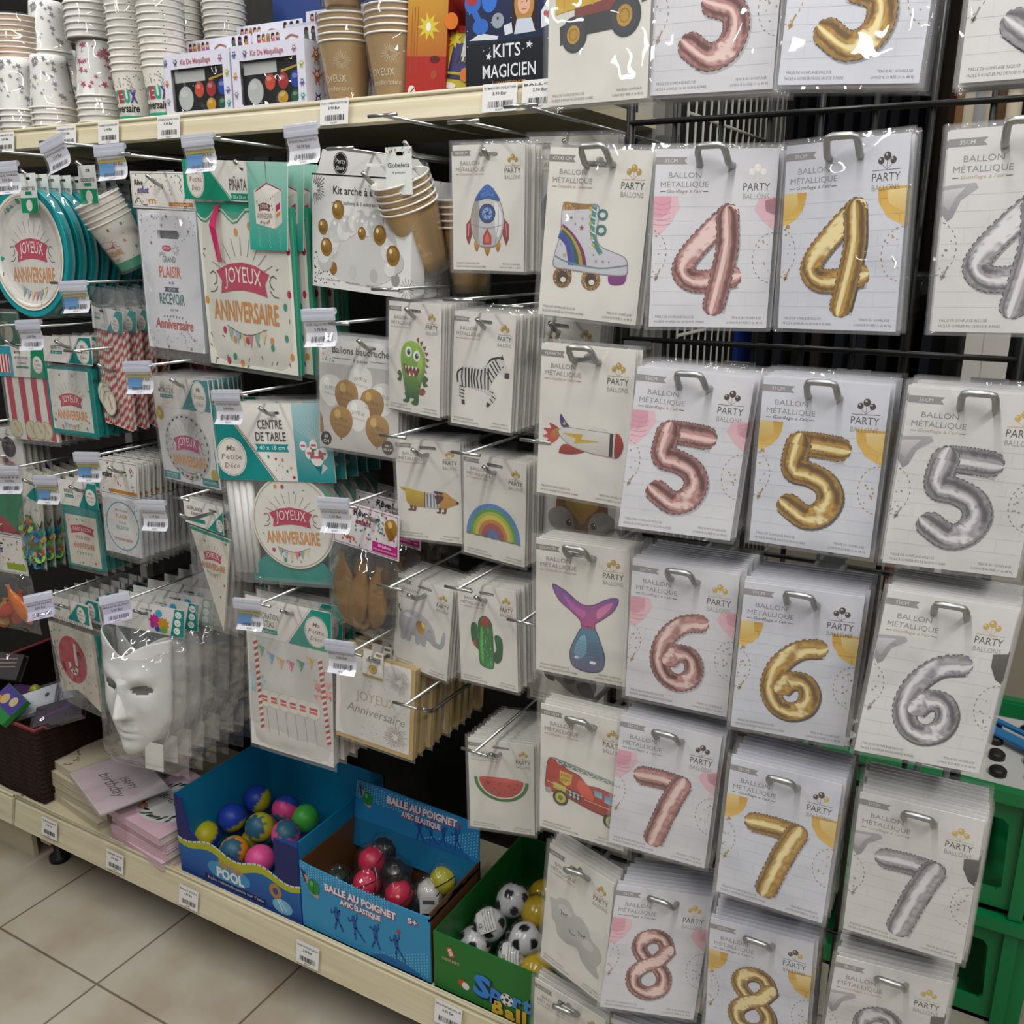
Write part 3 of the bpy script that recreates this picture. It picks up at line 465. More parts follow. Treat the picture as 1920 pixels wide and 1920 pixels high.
def art_zebra(p, H_):
    W_, K = 'c9c6c2', '1b1a19'
    p.blob([(2.0, 9.8), (3.8, 9.2), (6, 9.4), (7.6, 8.8), (8.6, 9.6), (8.7, 11.6), (7.8, 13.2), (5.6, 13.1), (3.4, 12.8), (2.2, 12.6), (1.7, 11.2)], W_, 2)
    p.blob([(7.2, 9.6), (8.4, 8.0), (9.8, 7.6), (10.9, 7.2), (11.4, 8.0), (12.5, 9.5), (12.4, 10.4), (11.5, 10.4), (10.4, 9.6), (9.4, 10.8), (8.6, 12), (7.4, 11.8)], W_, 2.5)
    for pts in ([(1.9, 12.2), (3.4, 12.4), (2.6, 13.6), (2.9, 15.6), (2.4, 15.7), (1.6, 13.4)], [(7.0, 12.6), (8.6, 12.4), (9.9, 13.5), (9.7, 14.5), (8.7, 15.4), (8.3, 15.1), (9.0, 14.0), (7.8, 13.6)]): p.blob(pts, W_, 2)
    for k in range(9):
        u = 2.1+k*.72; p.poly([(u, 9.6-(.3 if k > 6 else 0)), (u+.38, 9.5-(.3 if k > 6 else 0)), (u+.25+.2*math.sin(k), 11.2), (u+.5, 12.9), (u+.2, 12.9), (u-.1+.2*math.sin(k), 11.2)], K, 3)
    for a, b, c, d in ((8.0, 9.2, 9.4, 10.8), (8.4, 8.5, 9.9, 10.2), (8.9, 8.0, 10.2, 9.6), (9.5, 7.7, 10.7, 9.2), (7.7, 9.9, 8.9, 11.5)): p.line([(a, b), (c, d)], .26, K, 3.5)
    p.poly([(11.6, 9.6), (12.6, 9.6), (12.6, 10.5), (11.6, 10.5)], '22201f', 3.5); p.ell(11.2, 8.7, .16, .13, K, 4, 8); p.poly([(10.6, 7.5), (10.9, 6.6), (11.3, 7.5)], K, 3.5)
    p.line(crom([(7.6, 9.0), (8.5, 7.7), (9.8, 7.3), (10.8, 7.1)]), .35, K, 2.2); p.line(crom([(2, 9.9), (1.2, 10.6), (1.3, 12.2)]), .35, K, 2.2)
    for v in (12.8, 13.4, 14.0, 14.6): p.line([(1.8, v), (2.9, v+.2)], .18, K, 3.5)
    for a in ((8.6, 13.1, 9.3, 13.3), (9.0, 13.8, 9.8, 14.2), (8.7, 14.4, 9.3, 14.9)): p.line([a[:2], a[2:]], .18, K, 3.5)
    p.poly([(2.3, 15.2), (3, 15.2), (3.1, 16), (2.4, 16)], K, 3.5); p.poly([(8.1, 15.0), (8.8, 15.3), (8.3, 15.9), (7.9, 15.7)], K, 3.5)
def art_dog(p, H_):
    p.blob([(.7, 9.5), (2.1, 9.7), (2.2, 10.3), (1.6, 10.2)], 'b39a1e', 2)
    for u in (2.6, 3.4, 8.6, 9.7): p.blob([(u, 12.4), (u+.6, 12.4), (u+.5, 13.9), (u-.3, 14.0), (u-.3, 13.7), (u+.1, 13.6)], '5c2f24', 2, n=3)
    p.blob([(2, 9.6), (4, 9.9), (7, 10.2), (9, 10.1), (9.4, 11.5), (8.8, 13), (6, 13.1), (3.4, 13), (2.1, 12.4), (1.8, 11)], 'c9b330', 3, 'a37c1c')
    p.blob([(9, 10.1), (10.2, 9.8), (11.4, 10.6), (12.6, 11.3), (12.8, 11.8), (11.4, 12.4), (10, 13.0), (9.1, 12.8)], 'c98f33', 3.2, 'a8742a'); p.ell(12.6, 11.6, .3, .28, '2a1a16', 4, 10); p.ell(10.9, 10.9, .12, None, '1d1411', 4, 8)
    p.poly([(6, 10.1), (8.8, 10.1), (9.0, 11.5), (8.6, 13.1), (5.8, 13.1), (5.8, 11.5)], 'c6c4c6', 4)
    for k in range(4): p.rect(6.25+k*.68, 10.25, 6.55+k*.68, 13.0, '5c6a80', 4.5)
    p.line([(5.85, 10.1), (5.8, 13.1)], .25, '8d2a2a', 4.5); p.blob([(8.0, 10.6), (9.2, 10.4), (9.8, 10.9), (8.9, 12.0), (8.2, 12.2), (8.1, 11.4)], '4a2219', 5); p.blob([(7.8, 9.7), (9.4, 9.8), (9.6, 10.2), (8.2, 10.2)], '4a2219', 5)
def art_rainbow(p, H_):
    cs = ['4f86c4', '4f9a3a', 'a8b53a', 'd3c23c', 'c07a30', 'a3433a', '8a4a76', '456fb0']; r0 = [5.9, 5.1, 4.5, 3.9, 3.2, 2.5, 1.8, 1.2]
    for i, (c, r) in enumerate(zip(cs, r0)): p.poly([(6.5-r*math.cos(t), 15.4+.5*0-r*1.12*math.sin(t)+(1.0 if False else 0)) for t in [PI*k/20 for k in range(21)]], c, 2+i*.3, mix(c, '3a3f50', .18))
    p.line([(.6+.59*k, 15.5+.1*math.sin(k*2)) for k in range(21)], .25, '6f8f5a', 1.5)
    for k in range(22): t = PI*k/21; p.line([(6.5-5.9*math.cos(t), 15.4-6.6*math.sin(t)), (6.5-5.3*math.cos(t), 15.4-5.95*math.sin(t))], .06, '2f6fc0', 5)
def art_elephant(p, H_):
    G1, G2 = 'b9b9be', '97979d'
    for u in (1.6, 2.9, 5.2, 6.6): p.blob([(u, 11.4), (u+1.2, 11.4), (u+1.15, 13.6), (u+.1, 13.7)], 'a3a3a9', 2, n=3)
    p.blob([(1.1, 8.6), (2.6, 7.2), (5, 6.9), (7.4, 7.7), (9.2, 9.3), (9.9, 11), (10.2, 12), (11.2, 12.1), (11.5, 10.6), (11.9, 9.4), (12.3, 9.6), (12.2, 12), (11.2, 13.2), (9.6, 13), (8.2, 12.2), (6, 12.3), (3.4, 12.1), (1.3, 11.6)], G1, 3, G2); p.line(crom([(1.4, 7.9), (.7, 7.0), (.9, 6.5)]), .22, '55555a', 2)
    shine(p, 3.2, 8.2, 1.2, .5, 4, 'd0d0d4'); p.blob([(5.4, 8.9), (6.8, 8.6), (7.4, 9.4), (7.1, 11.2), (6.1, 11.4), (5.2, 10.2)], '7a5a16', 4, 'b68a2e'); p.blob([(6.6, 8.6), (7.4, 9.3), (7.2, 10), (6.6, 9.6)], 'e0c24f', 4.5); p.line(crom([(8.2, 9.9), (8.6, 10.2), (9, 10.1)]), .09, '3c3c40', 5)
def art_cactus(p, H_):
    for pts in ([(3.0, 8.1), (3.9, 7.6), (4.4, 8.4), (4.4, 10.6), (5.2, 11), (5.2, 12.8), (4, 12.4), (3.0, 11)], [(8.4, 9.6), (9.4, 9.3), (10.1, 10.4), (10, 13), (9.4, 14.4), (8.3, 14.6), (8.2, 13), (8.8, 12)]): p.blob(pts, '2c6a30', 2, '1c4a22'); edge(p, pts, '173d1b', 2.4)
    body = [(6.3, 5.9), (7.5, 6.7), (7.9, 8.4), (8.0, 12), (8.0, 15.4), (7.2, 16.1), (5.2, 15.8), (4.7, 14.6), (4.6, 10), (4.7, 7.4), (5.3, 6.3)]; p.blob(body, '1d5a26', 3, '2f8a34'); edge(p, body, '143c19', 3.4); p.blob([(5.2, 8.6), (5.6, 8.4), (5.7, 14.6), (5.3, 15), (5.0, 12)], '4fae4d', 4); p.blob([(6.1, 6), (7.1, 6.6), (7.2, 7.8), (5.3, 7.8), (5.4, 6.6)], 'a8392c', 4, '7c2d20')
    p.blob([(3.2, 11.2), (3.9, 11.2), (4.1, 12.2), (3.4, 12)], 'a0432f', 4, n=3)
    for k in range(20): rr = random.Random(k+5); u = rr.uniform(5.0, 7.6); v = 8.3+k*.37; d = rr.choice((-1, 1)); p.line([(u, v), (u+.16*d, v+.3)], .07, 'd9e2cf', 5)
def art_melon(p, H_):
    arc = lambda r, k=.86: [(6.7-r*math.cos(t), 8.3+r*k*math.sin(t)) for t in [PI*i/18 for i in range(19)]]
    p.poly(arc(5.6), '2f7d3c', 2, '1d5a2a'); p.poly(arc(4.9), 'd3d6b8', 2.5); p.poly(arc(4.55), 'c63c38', 3, 'a8302f'); p.ell(6.7, 8.3, 4.5, .45, 'd24c45', 3.2)
    for u, v in ((4, 9.3), (5.3, 10.4), (6.4, 9.2), (7.4, 10.8), (8.3, 9.4), (9.4, 10), (6.2, 11.4), (9.9, 9), (4.8, 11)): p.ell(u, v, .14, .26, '3a1412', 4, 8, rot=.4)
def art_skate(p, H_):
    p.blob([(2.6, 14.2), (4.0, 14.2), (4.2, 15.8), (3.0, 16.6), (2.0, 15.8)], '6d4a22', 2)
    for u in (3.0, 6.9): p.ell(u, 15.3, 1.3, 1.3, '8a6430', 2, 20); p.ell(u, 15.3, .75, .8, '3a2a17', 2.5, 16); p.ell(u+.15, 15.6, .4, .35, 'd9d2c2', 3, 10)
    for k in range(120): rr = random.Random(k); t = rr.uniform(0, 6.28); r = rr.uniform(.8, 1.28); p.ell((3.0, 6.9)[k % 2]+r*math.cos(t), 15.3+r*math.sin(t), .07, None, ('c79b55', '5e3f1a', 'e0c080')[k % 3], 2.8, 5)
    p.blob([(9.3, 14.4), (11.4, 14.0), (11.3, 15.4), (9.5, 15.6)], '8c2a86', 2, '6a1c6a', n=3)
    boot = [(2.4, 6.5), (4.4, 6.6), (6.9, 6.4), (7.2, 8), (7.1, 10), (7.8, 11.2), (9.6, 11.8), (11.2, 12.4), (11.6, 13.6), (11.2, 14.4), (8, 14.5), (4, 14.3), (1.8, 14.1), (1.7, 12.6), (2.3, 10)]; p.blob(boot, 'cfced3', 3, 'bdbcc4'); edge(p, boot, '8a8890', 3.3)
    p.poly([(2.3, 6.3), (6.6, 6.4), (6.4, 6.9), (4, 7.1), (2.4, 7.3)], '9a713a', 4)
    for k in range(60): rr = random.Random(k+9); p.ell(2.4+rr.random()*2.2, 6.4+rr.random()*.8, .07, None, ('d0a660', '6d4a20')[k % 2], 4.4, 5)
    for i, c in enumerate(('9a2c82', 'c9a82c', '3f9078', '2f68b8', '3a3f96')):
        o = i*.52; p.line(crom([(2.5-o*.12, 9.2+o*.55), (3.9-o*.3, 10.2+o*.5), (5.3-o*.75, 11.9+o*.35), (5.9-o*.95, 13.6)]), .56, c, 4+i*.1)
    p.line(crom([(1.8, 12.8), (4, 13.5), (8, 13.8), (11.5, 13.2)]), .16, '5a8b94', 5)
    p.line(crom([(6.6, 6.6), (6.5, 9), (7.0, 10.8), (7.9, 12)]), .6, '5fa3a2', 5)
    for k in range(6): v = 6.9+k*.85; p.ell(6.1+.07*k*k*.4, v, .22, .24, 'b9a63e', 5.5, 8); p.line([(6.2, v), (6.9, v+.35)], .16, 'cfdcd8', 5.5)
    for v in (7.5, 9.3): p.ring(7.7, v, .55, .5, .3, '5fa9a6', 4)
    star = lambda u, v, r, c: p.poly([(u+r*(1 if k % 2 == 0 else .42)*math.sin(k*PI/5), v-r*(1 if k % 2 == 0 else .42)*math.cos(k*PI/5)) for k in range(10)], c, 5)
    for a in ((5.1, 9.2, .36, '8c2c52'), (4.2, 8.8, .14, '333340'), (7.4, 13, .22, '8a8a70'), (8.3, 13, .2, '7d7d4a'), (5.1, 8.1, .22, '9a9aa0'), (3.1, 12.6, .3, 'c08f3a'), (2.5, 11.3, .2, '77b0a0'), (7.0, 12.3, .14, '33507a'), (9.1, 13, .12, '3a3a50'), (3.6, 8.1, .25, '3c6a60')): star(*a)
def art_plane(p, H_):
    for pts, c, c2 in (([(3.0, 10.9), (1.6, 10.4), (1.9, 11.1), (.7, 11.2), (1.4, 11.8), (.6, 12.3), (1.5, 12.5), (1.2, 13.3), (2.4, 12.9), (3.2, 11.9)], 'a02b20', 'c2402a'), ([(3.0, 11.0), (2.2, 11.3), (1.8, 11.9), (2.4, 12.4), (3.1, 12.0)], 'd9a035', 'c07a2a'), ([(3.4, 10.6), (3.2, 9.0), (4.1, 10.0), (4.6, 10.6)], '2c1e5a', '3d2a78'), ([(3.2, 14.0), (3.8, 13.0), (5.6, 13.1), (7.0, 13.6), (5.2, 14.2), (3.4, 14.3)], 'a8301f', '7d2018')): p.blob(pts, c, 2, c2, 3)
    p.poly([(3.6, 10.2), (3.9, 9.9), (4.0, 10.3), (3.8, 10.5)], 'd0b040', 3)
    body = [(3.0, 11.4), (4.2, 10.7), (7, 10.7), (10.6, 10.7), (11.8, 10.9), (12.4, 12.2), (11.8, 13.7), (10.4, 13.8), (7.4, 13.6), (4.6, 12.9)]; p.blob(body, 'd6d3cc', 3, 'b9b4ae'); edge(p, body, '918d86', 3.3, wd=.08); p.blob([(7.6, 10.7), (8.2, 10.2), (9.6, 10.2), (10.2, 10.7)], 'cfccc6', 3.2)
    p.poly([(3.6, 11.5), (6.6, 11.3), (6.4, 12.0), (9.2, 12.0), (5.4, 12.7), (5.6, 12.0)], 'c2a01c', 4); p.poly([(10.5, 10.75), (11.0, 10.75), (11.0, 13.8), (10.5, 13.75)], '2a2628', 4); p.blob([(11.3, 10.8), (12.0, 10.9), (12.5, 12.2), (12.0, 13.5), (11.3, 13.7)], 'a82a20', 4, '7d1c18', 3)
def art_mermaid(p, H_):
    tail = [(7.0, 12.3), (6.6, 11.2), (5.2, 10.0), (3.4, 8.6), (2.5, 6.5), (4.4, 7.2), (6.2, 8.5), (7.4, 8.9), (8.8, 8.5), (10.4, 7.5), (12.0, 7.2), (11.4, 9.0), (9.8, 10.6), (8.8, 11.4), (8.7, 12.4)]; p.blob(tail, '6a4a9c', 2, 'b03f78'); edge(p, tail, '4a2a5c', 2.3); p.blob([(4.0, 7.6), (6, 9.2), (7.4, 9.8), (7, 10.8), (5.2, 9.6)], '9a5ab8', 3, 'c0569a'); p.blob([(9.2, 9.2), (11.2, 7.8), (10.8, 9.0), (9.2, 10.6)], 'c06aa8', 3, 'd07a9a')
    body = [(7.0, 12.2), (8.7, 12.2), (9.6, 14.0), (10.3, 16.2), (10.0, 18.2), (8.6, 18.9), (6.8, 18.9), (5.5, 18.2), (5.2, 16.2), (6.0, 14)]; p.blob(body, '3f7f9c', 2.6, '5b5478'); edge(p, body, '3a3a55', 3); p.blob([(6.4, 14.2), (7.4, 13.4), (7.6, 16), (6.6, 17.2), (5.8, 16.2)], '6fb0c0', 3, '6a86a8'); shine(p, 8.6, 17.4, .5, .25, 4); shine(p, 6.2, 17.0, .35, .2, 4, 'c9d6e2'); p.line([(7.0, 12.2), (8.7, 12.2)], .3, '9a3f6a', 4)
    for k in range(8): p.line(crom([(5.9+k*.04, 14.2+k*.45), (7.8, 14.5+k*.45), (9.7, 14.2+k*.45)]), .04, '2f6a80', 4)
def art_fire(p, H_):
    p.poly([(1.4, 8.3), (2.2, 8.1), (12, 9.6), (12, 10.2), (2.4, 8.9)], '5b605f', 3, '86928f'); p.line([(2.4+.8*k, (8.3, 8.9)[k % 2]+.12*k) for k in range(12)], .1, 'dfe3e0', 4); p.line([(2, 8.3), (12, 9.7)], .14, '9cb0ac', 4)
    body = [(1.2, 9.2), (1.6, 8.4), (2.4, 8.5), (4.6, 9.6), (6.2, 10), (7.6, 11.2), (9.4, 11.2), (12.6, 11.9), (13.1, 13.6), (12.9, 15.4), (9, 15.2), (5, 14.2), (1.2, 13.4), (1.0, 11.4)]; p.blob(body, 'b8331f', 3.5, '9a2a1c'); edge(p, body, '6e1a12', 3.8); p.blob([(6.4, 10.6), (8, 11.6), (8.6, 13.4), (7, 13.2), (6, 12)], 'd0503a', 4)
    p.poly([(3.2, 9.9), (5.2, 10.2), (5.0, 11.8), (4.2, 12.2), (3.2, 11.6)], 'd0a92c', 4.5); p.text('FIRE', 4.2, 10.85, .5, '4a2a10', 1.5, 5, 'c'); p.text('DEPT', 4.15, 11.6, .5, '4a2a10', 1.5, 5, 'c')
    p.poly([(2.2, 12.0), (4.2, 12.4), (4.2, 13.4), (2.2, 13.0)], 'bcae30', 4.5); p.poly([(4.6, 12.5), (6.6, 12.9), (6.6, 14.2), (4.6, 13.8)], '2c2a2a', 4.5)
    for i in range(3):
        for j in range(2): p.ell(4.95+.62*i, 12.95+.55*j+.12*i, .24, None, 'b9b6b2', 5, 10)
    p.poly([(8.6, 11.6), (9.9, 11.8), (9.9, 12.8), (8.8, 12.6)], '5a90b0', 5, '8fb6c8'); p.poly([(10.3, 11.9), (12.6, 12.2), (12.8, 13.5), (10.3, 13.2)], '4a7fa5', 5, '9cc0d0')
    for pts in ([(1.2, 12.2), (7, 13.2)], [(7.2, 13.6), (12.8, 14.3)]): p.line(pts, .09, 'd8c9b8', 5)
    for u, v in ((3.4, 14.4), (11.4, 16.0)): p.ell(u, v, 1.25, 1.25, '2a2828', 4.6, 18); p.ell(u, v, .85, .85, 'b8b13c', 5, 16); p.ell(u, v, .4, .4, '6d6a22', 5.5, 12)
    p.ell(1.4, 13.6, .55, .45, '9c9894', 4)
def art_cloud(p, H_):
    c = [(1.4, 10.2), (1.0, 8.8), (2.2, 8.6), (3.4, 7.7), (5.2, 7.6), (6.4, 9.0), (7.8, 8.8), (9.4, 10), (10.2, 11.2), (11.8, 11.8), (12.4, 13.4), (11.6, 15), (12.2, 16.6), (10.2, 16.4), (8.6, 15.6), (7.4, 14.2), (5.2, 14.6), (3.4, 14.2), (2.6, 12.6), (1.8, 12)]; p.blob(c, 'bab9b6', 2, 'a9a8a6'); shine(p, 4.4, 9.4, 1.5, .8, 3, 'c6c5c2'); shine(p, 9.6, 12.4, 1.2, .8, 3, 'c2c1be')
    for u, v in ((4.3, 9.7), (8.2, 11.2)):
        p.line(crom([(u-.8, v), (u, v+.4), (u+.8, v+.1)]), .12, '3a3a3c', 4)
        for d in (-.6, -.1, .4): p.line([(u+d, v+.3), (u+d+.05, v+.75)], .1, '3a3a3c', 4)
    p.line(crom([(5.6, 11.9), (6.2, 12.5), (6.9, 12.2)]), .13, '3a3a3c', 4)
def art_truck(p, H_):
    p.poly([(2.4, 11.0), (11.4, 9.6), (11.4, 12.4), (4, 12.8)], '26262b', 2); p.poly([(3.6, 9.6), (9.2, 8.8), (9.2, 10.4), (3.6, 10.8)], '7a2a22', 2.4)
    p.poly([(1.0, 4.6), (8.6, 3.8), (8.5, 8.6), (7.2, 9.4), (1.0, 10.2)], 'b58f14', 3, 'd0a81c'); p.poly([(1.2, 5.2), (8.5, 4.3), (8.5, 5.0), (1.2, 6.0)], 'b0552a', 3.3)
    for u in (2.3, 4.2, 6.1): p.line([(u, 4.6), (u-.1, 9.6)], .26, 'c8923a', 3.6)
    p.blob([(8.7, 6.4), (9.6, 4.9), (11, 4.7), (12.2, 5.6), (12.3, 8.4), (11.6, 9.2), (8.8, 10.0)], 'b9401f', 3, '8e2e1c', 3); p.poly([(9.2, 5.6), (10.6, 5.2), (11.0, 7.2), (9.9, 7.7), (9.2, 7.1)], '3c4448', 4, '6f7d80'); p.line([(9.0, 5.2), (9.3, 3.4)], .3, '2a2a2c', 3)
    for u, v, r in ((3.6, 12.6, 1.75), (10.3, 11.3, 2.0)): p.ell(u, v, r, r*1.12, '24262e', 4, 22); p.ell(u-.1, v, r*.85, r*.95, '2f323c', 4.3, 20); p.ell(u-.1, v, r*.5, r*.58, 'b58a1a', 4.6, 18); p.ring(u-.1, v, r*.3, r*.35, .1, '7d5c10', 5, 16)
    p.poly([(1.6, 11.6), (2.2, 11.4), (2.2, 13.4), (1.7, 13.6)], '26262b', 3); p.poly([(12.2, 8.4), (13.0, 8.2), (13.1, 10.0), (12.3, 10.2)], '26262b', 3)
def art_fox(p, H_):
    for s in (-1, 1): p.poly([(6.7+s*4.2, 9.6), (6.7+s*4.6, 6.8), (6.7+s*2.0, 8.4)], '7a4a1e', 2); p.poly([(6.7+s*3.9, 9.2), (6.7+s*4.1, 7.5), (6.7+s*2.6, 8.5)], 'b9a080', 2.5)
    p.blob([(6.7, 8.0), (10, 8.4), (11, 10.4), (10.6, 13), (8.4, 15.4), (6.7, 16), (5, 15.4), (2.8, 13), (2.4, 10.4), (3.4, 8.4)], '8a561c', 3, '6d3c14'); p.blob([(6.7, 8.6), (8.8, 9), (9.4, 10.6), (7.8, 12.4), (6.7, 13.6), (5.6, 12.4), (4.0, 10.6), (4.6, 9)], 'c9a326', 3.5, 'a06e1c')
    for s in (-1, 1): p.blob([(6.7+s*1.2, 14.6), (6.7+s*1.8, 12), (6.7+s*3.8, 11.2), (6.7+s*5.6, 12.4), (6.7+s*5.2, 14.4), (6.7+s*3, 15.2)], '98938e', 4); p.ell(6.7+s*2.1, 13.6, .5, .55, '0d0c0c', 5); p.ell(6.7+s*2.1+.15, 13.4, .14, None, 'ffffff', 5.5, 8)
def art_ears(p, H_):
    for a, s in ((4.6, .9), (8.8, 1.1)): p.blob([(a-1.4, 3.6), (a-.6*s, 4.2), (a+.4, 3.7), (a+1.2, 2.9*s+.5), (a+1.5, 4.8), (a, 6.0), (a-1.5, 5.4)], '8a6220', 2, 'b08a3c', 3)
    p.blob([(3, 6.2), (6.7, 5.8), (10.6, 6.2), (11, 10), (8.6, 14), (6.7, 14.6), (4.6, 14), (2.6, 10)], 'a87a2c', 2.5, '8a5a1e')
def art_cow(p, H_):
    p.blob([(3, 9), (5, 7.8), (9, 8.4), (11, 10), (12, 13.6), (10.6, 16), (7.6, 15.6), (5.4, 14.2), (3.4, 13), (2.6, 11)], '8e8a8e', 2, '67646a')
    for a in ([(3.0, 8.6), (5, 8), (5.2, 10.6), (3.6, 11.6)], [(8.6, 13.8), (10.8, 13.2), (11.6, 15.6), (9.4, 15.4)], [(6.2, 12), (8, 11.6), (8.2, 13.6), (6.6, 14)], [(2.6, 12.4), (4, 12.8), (4.6, 14.2), (3, 13.8)], [(9, 10.4), (10.6, 10.4), (10.4, 11.6)]): p.blob(a, '2c2a2e', 3)
    for u in (6.6, 9.4): p.poly([(u, 7.6), (u+1.0, 8.4), (u, 8.6)], '3c3a3e', 3)
def art_horse(p, H_):
    p.line(crom([(4.4, 7.2), (3.2, 8.0), (2.4, 9.8), (2.6, 12.2)]), 1.0, '5c2f17', 2); p.blob([(4, 8), (8, 8.4), (11, 9), (11.4, 12), (8, 12.6), (4.6, 12.2), (3.4, 10)], '7a4a26', 2.5, '57321a'); p.line([(4.6, 12), (4.4, 15)], .8, '5c371d', 2); p.line([(10.4, 12), (10.8, 15)], .8, '5c371d', 2)
BAL = eval(BALTAB)
ARTS = {'truck': (art_truck, '70X60CM', 'yellow dump truck', 4), 'skate': (art_skate, '47X43 CM', 'rainbow roller skate', 4), 'plane': (art_plane, '95X40CM', 'white jet plane', 3), 'mermaid': (art_mermaid, '63X45CM', 'mermaid tail', 6), 'fire': (art_fire, '65X50CM', 'red fire engine', 5), 'cloud': (art_cloud, '66X40CM', 'sleepy cloud', 5), 'nine': (art_cloud, '66X40CM', 'lowest', 4),
        'rocket': (art_rocket, '58X38CM', 'space rocket', 7), 'monster': (art_monster, '45X30CM', 'green monster', 16), 'zebra': (art_zebra, '50X63CM', 'galloping zebra', 15), 'dog': (art_dog, '80X32CM', 'yellow sausage dog', 8), 'rainbow': (art_rainbow, '65X35CM', 'rainbow', 8), 'elephant': (art_elephant, '60X50CM', 'grey elephant', 10), 'cactus': (art_cactus, '60X40CM', 'green cactus', 12), 'melon': (art_melon, '65X35CM', 'watermelon slice', 16),
        'horse': (art_horse, '80X60CM', 'brown horse', 4), 'ears': (art_ears, '64X45CM', 'brown eared animal', 7), 'fox': (art_fox, '60X50CM', 'orange fox face', 6), 'cow': (art_cow, '62X45CM', 'black and white cow', 5)}
LOOPS = ('truck', 'skate', 'plane', 'mermaid', 'fire', 'cloud', 'nine')
for k, (art, size, what, n_) in ARTS.items():
    (x, y, z, yaw, pi_, ro), cw, ch = BAL[k]; U = cw/13.4; small = k not in LOOPS
    b = board(M(), cw, ch, [slot_hole(6.7, 1.75 if not small else 1.5, 1.5 if small else 1.85, .34, U, cw, not small)], .0012, 'dad7d0')
    if k == 'nine': art = lambda p, H_: p.ell(6.7, 12, 4, 4, 'b5b4b1', 2)
    pack_print(b, cw, ch, size, art, '96918b', 'Compatible air / hélium', 'b29c84', 'b08c2c', '7b7670', None, '8a857e')
    me = b.mesh('backing_card', MP); nm = what if k != 'nine' else 'plain'
    lab = {'nine': 'lowest white balloon pack under the sleepy cloud pack'}.get(k, f'front {what} foil balloon pack in a white card')
    grp = f'{nm} balloon packs'; o = thing('balloon_pack', lab, 'balloon pack', (x, y, z), (pi_, ro, yaw), grp); link('backing_card', me, o)
    link('clear_sleeve', sleeve(cw, ch, .006, .0045 if small else .006, .004, .004, seed=len(k)*3).mesh('clear_sleeve', FILM, True), o); rf = ringfilm(cw, ch, .005, .004, .004).mesh('sleeve_margin', FILM2)
    clones(o, n_, .0085 if not small else .0075, f'{nm} foil balloon pack hanging behind the front {nm} pack', grp, .002, .03, [('backing_card', me), ('clear_sleeve', rf)], seed=len(k)*5, dz=.0)
    if k in LOOPS: loop_hook(x, z-.0178, f'zinc loop hook through the {nm} balloon packs', y-.0035)
    else: peg_hook(x, z-.0105+.0005 if k not in ('horse', 'ears', 'fox', 'cow') else z-.011, f'zinc peg hook holding the {nm} balloon packs', True, None, 1.10 if k not in ('horse', 'ears', 'fox', 'cow') else 1.17)
peg_hook(-.788, .752, 'empty zinc peg hook below the elephant packs', True)
# ------------------------------------------------------------------ party goods hanging on the pegs
cmap = lambda u, v, e: (u*.01, -.0004-e, -v*.01)
def joyeux(p, u, v, k, banner='b8264e', org='cd8530', small=False, bunt=True, kv=None):
    q = p.at(u, v, k, kv)
    q.poly([(-5, -.3), (-2.5, -1.2), (0, -1.5), (2.5, -1.2), (5, -.3), (4.1, .9), (4.4, 2.4), (2, 1.95), (0, 1.8), (-2, 1.95), (-4.4, 2.4), (-4.1, .9)], banner, 3)
    q.text('JOYEUX', 0, 1.25, 2.0, 'ece6e0', 6.9, 4, 'c', .0, arc=.35); q.text('ANNIVERSAIRE', 0, 5.6, 2.5, org, 12.4, 3, 'c', .022)
    for i in range(9):
        t = -1.15+i*.2875; q.line([(4.0*math.sin(t), .8-3.1*math.cos(t)), (6.2*math.sin(t), .8-5.2*math.cos(t))], .1, '8a857f', 3)
    if not small:
        for s in (-1, 1): q.line([(s*(5.7+.7*math.cos(t)), .6+.8*math.sin(t)) for t in (5.6, 4.8, 4, 3.2, 2.4, 1.6)], .14, '55514c', 3); q.line(crom([(s*5.0, 1.6), (s*5.6, 2.2), (s*6.5, 2.3)], 3), .13, '55514c', 3)
    if bunt:
        cs = ('8fae9c', '9db3c8', 'd8b98c', 'c87f86', '86ab98', 'd8cf9c'); q.line(crom([(-3.8, 6.3), (0, 7.3), (3.8, 6.3)]), .1, '7a7670', 3)
        for i, c in enumerate(cs): a = -3.7+i*1.25; y0 = 7.15-.06*(a+.55)**2; q.poly([(a, y0), (a+1.1, y0), (a+.55, y0+1.7)], c, 3)
def dots(p, box, n, seed, r=.45, avoid=None, L=2, dash=True):
    rnd = random.Random(seed); u0, v0, u1, v1 = box
    for k in range(n):
        u, v = rnd.uniform(u0, u1), rnd.uniform(v0, v1)
        if avoid and avoid(u, v): continue
        if dash and k % 2: t = rnd.uniform(0, 3); p.line([(u, v), (u+.6*r*math.cos(t)*1.6, v+.6*r*math.sin(t)*1.6)], r*.3, '55524e', L)
        else: p.ell(u, v, r*.85, r, ('b3284c', 'cd8c38', '2a8a74')[k % 3], L+.02*(k % 9), 10)
def mpd(p, u, v, a, b, small=False):
    p.ell(u, v, a, b, 'd9d6cf', 3, 26); p.ring(u, v, a*.92, b*.94, a*.03, '8c9a94', 3.5, 26)
    for s, dv, wd in (('Ma', -.32, .6), ('Petite', .12, 1.35), ('Déco', .58, 1.0)): p.text(s, u, v+dv*b, b*.3, '8d6a62', a*wd, 4, 'c', .004, .2, 1)
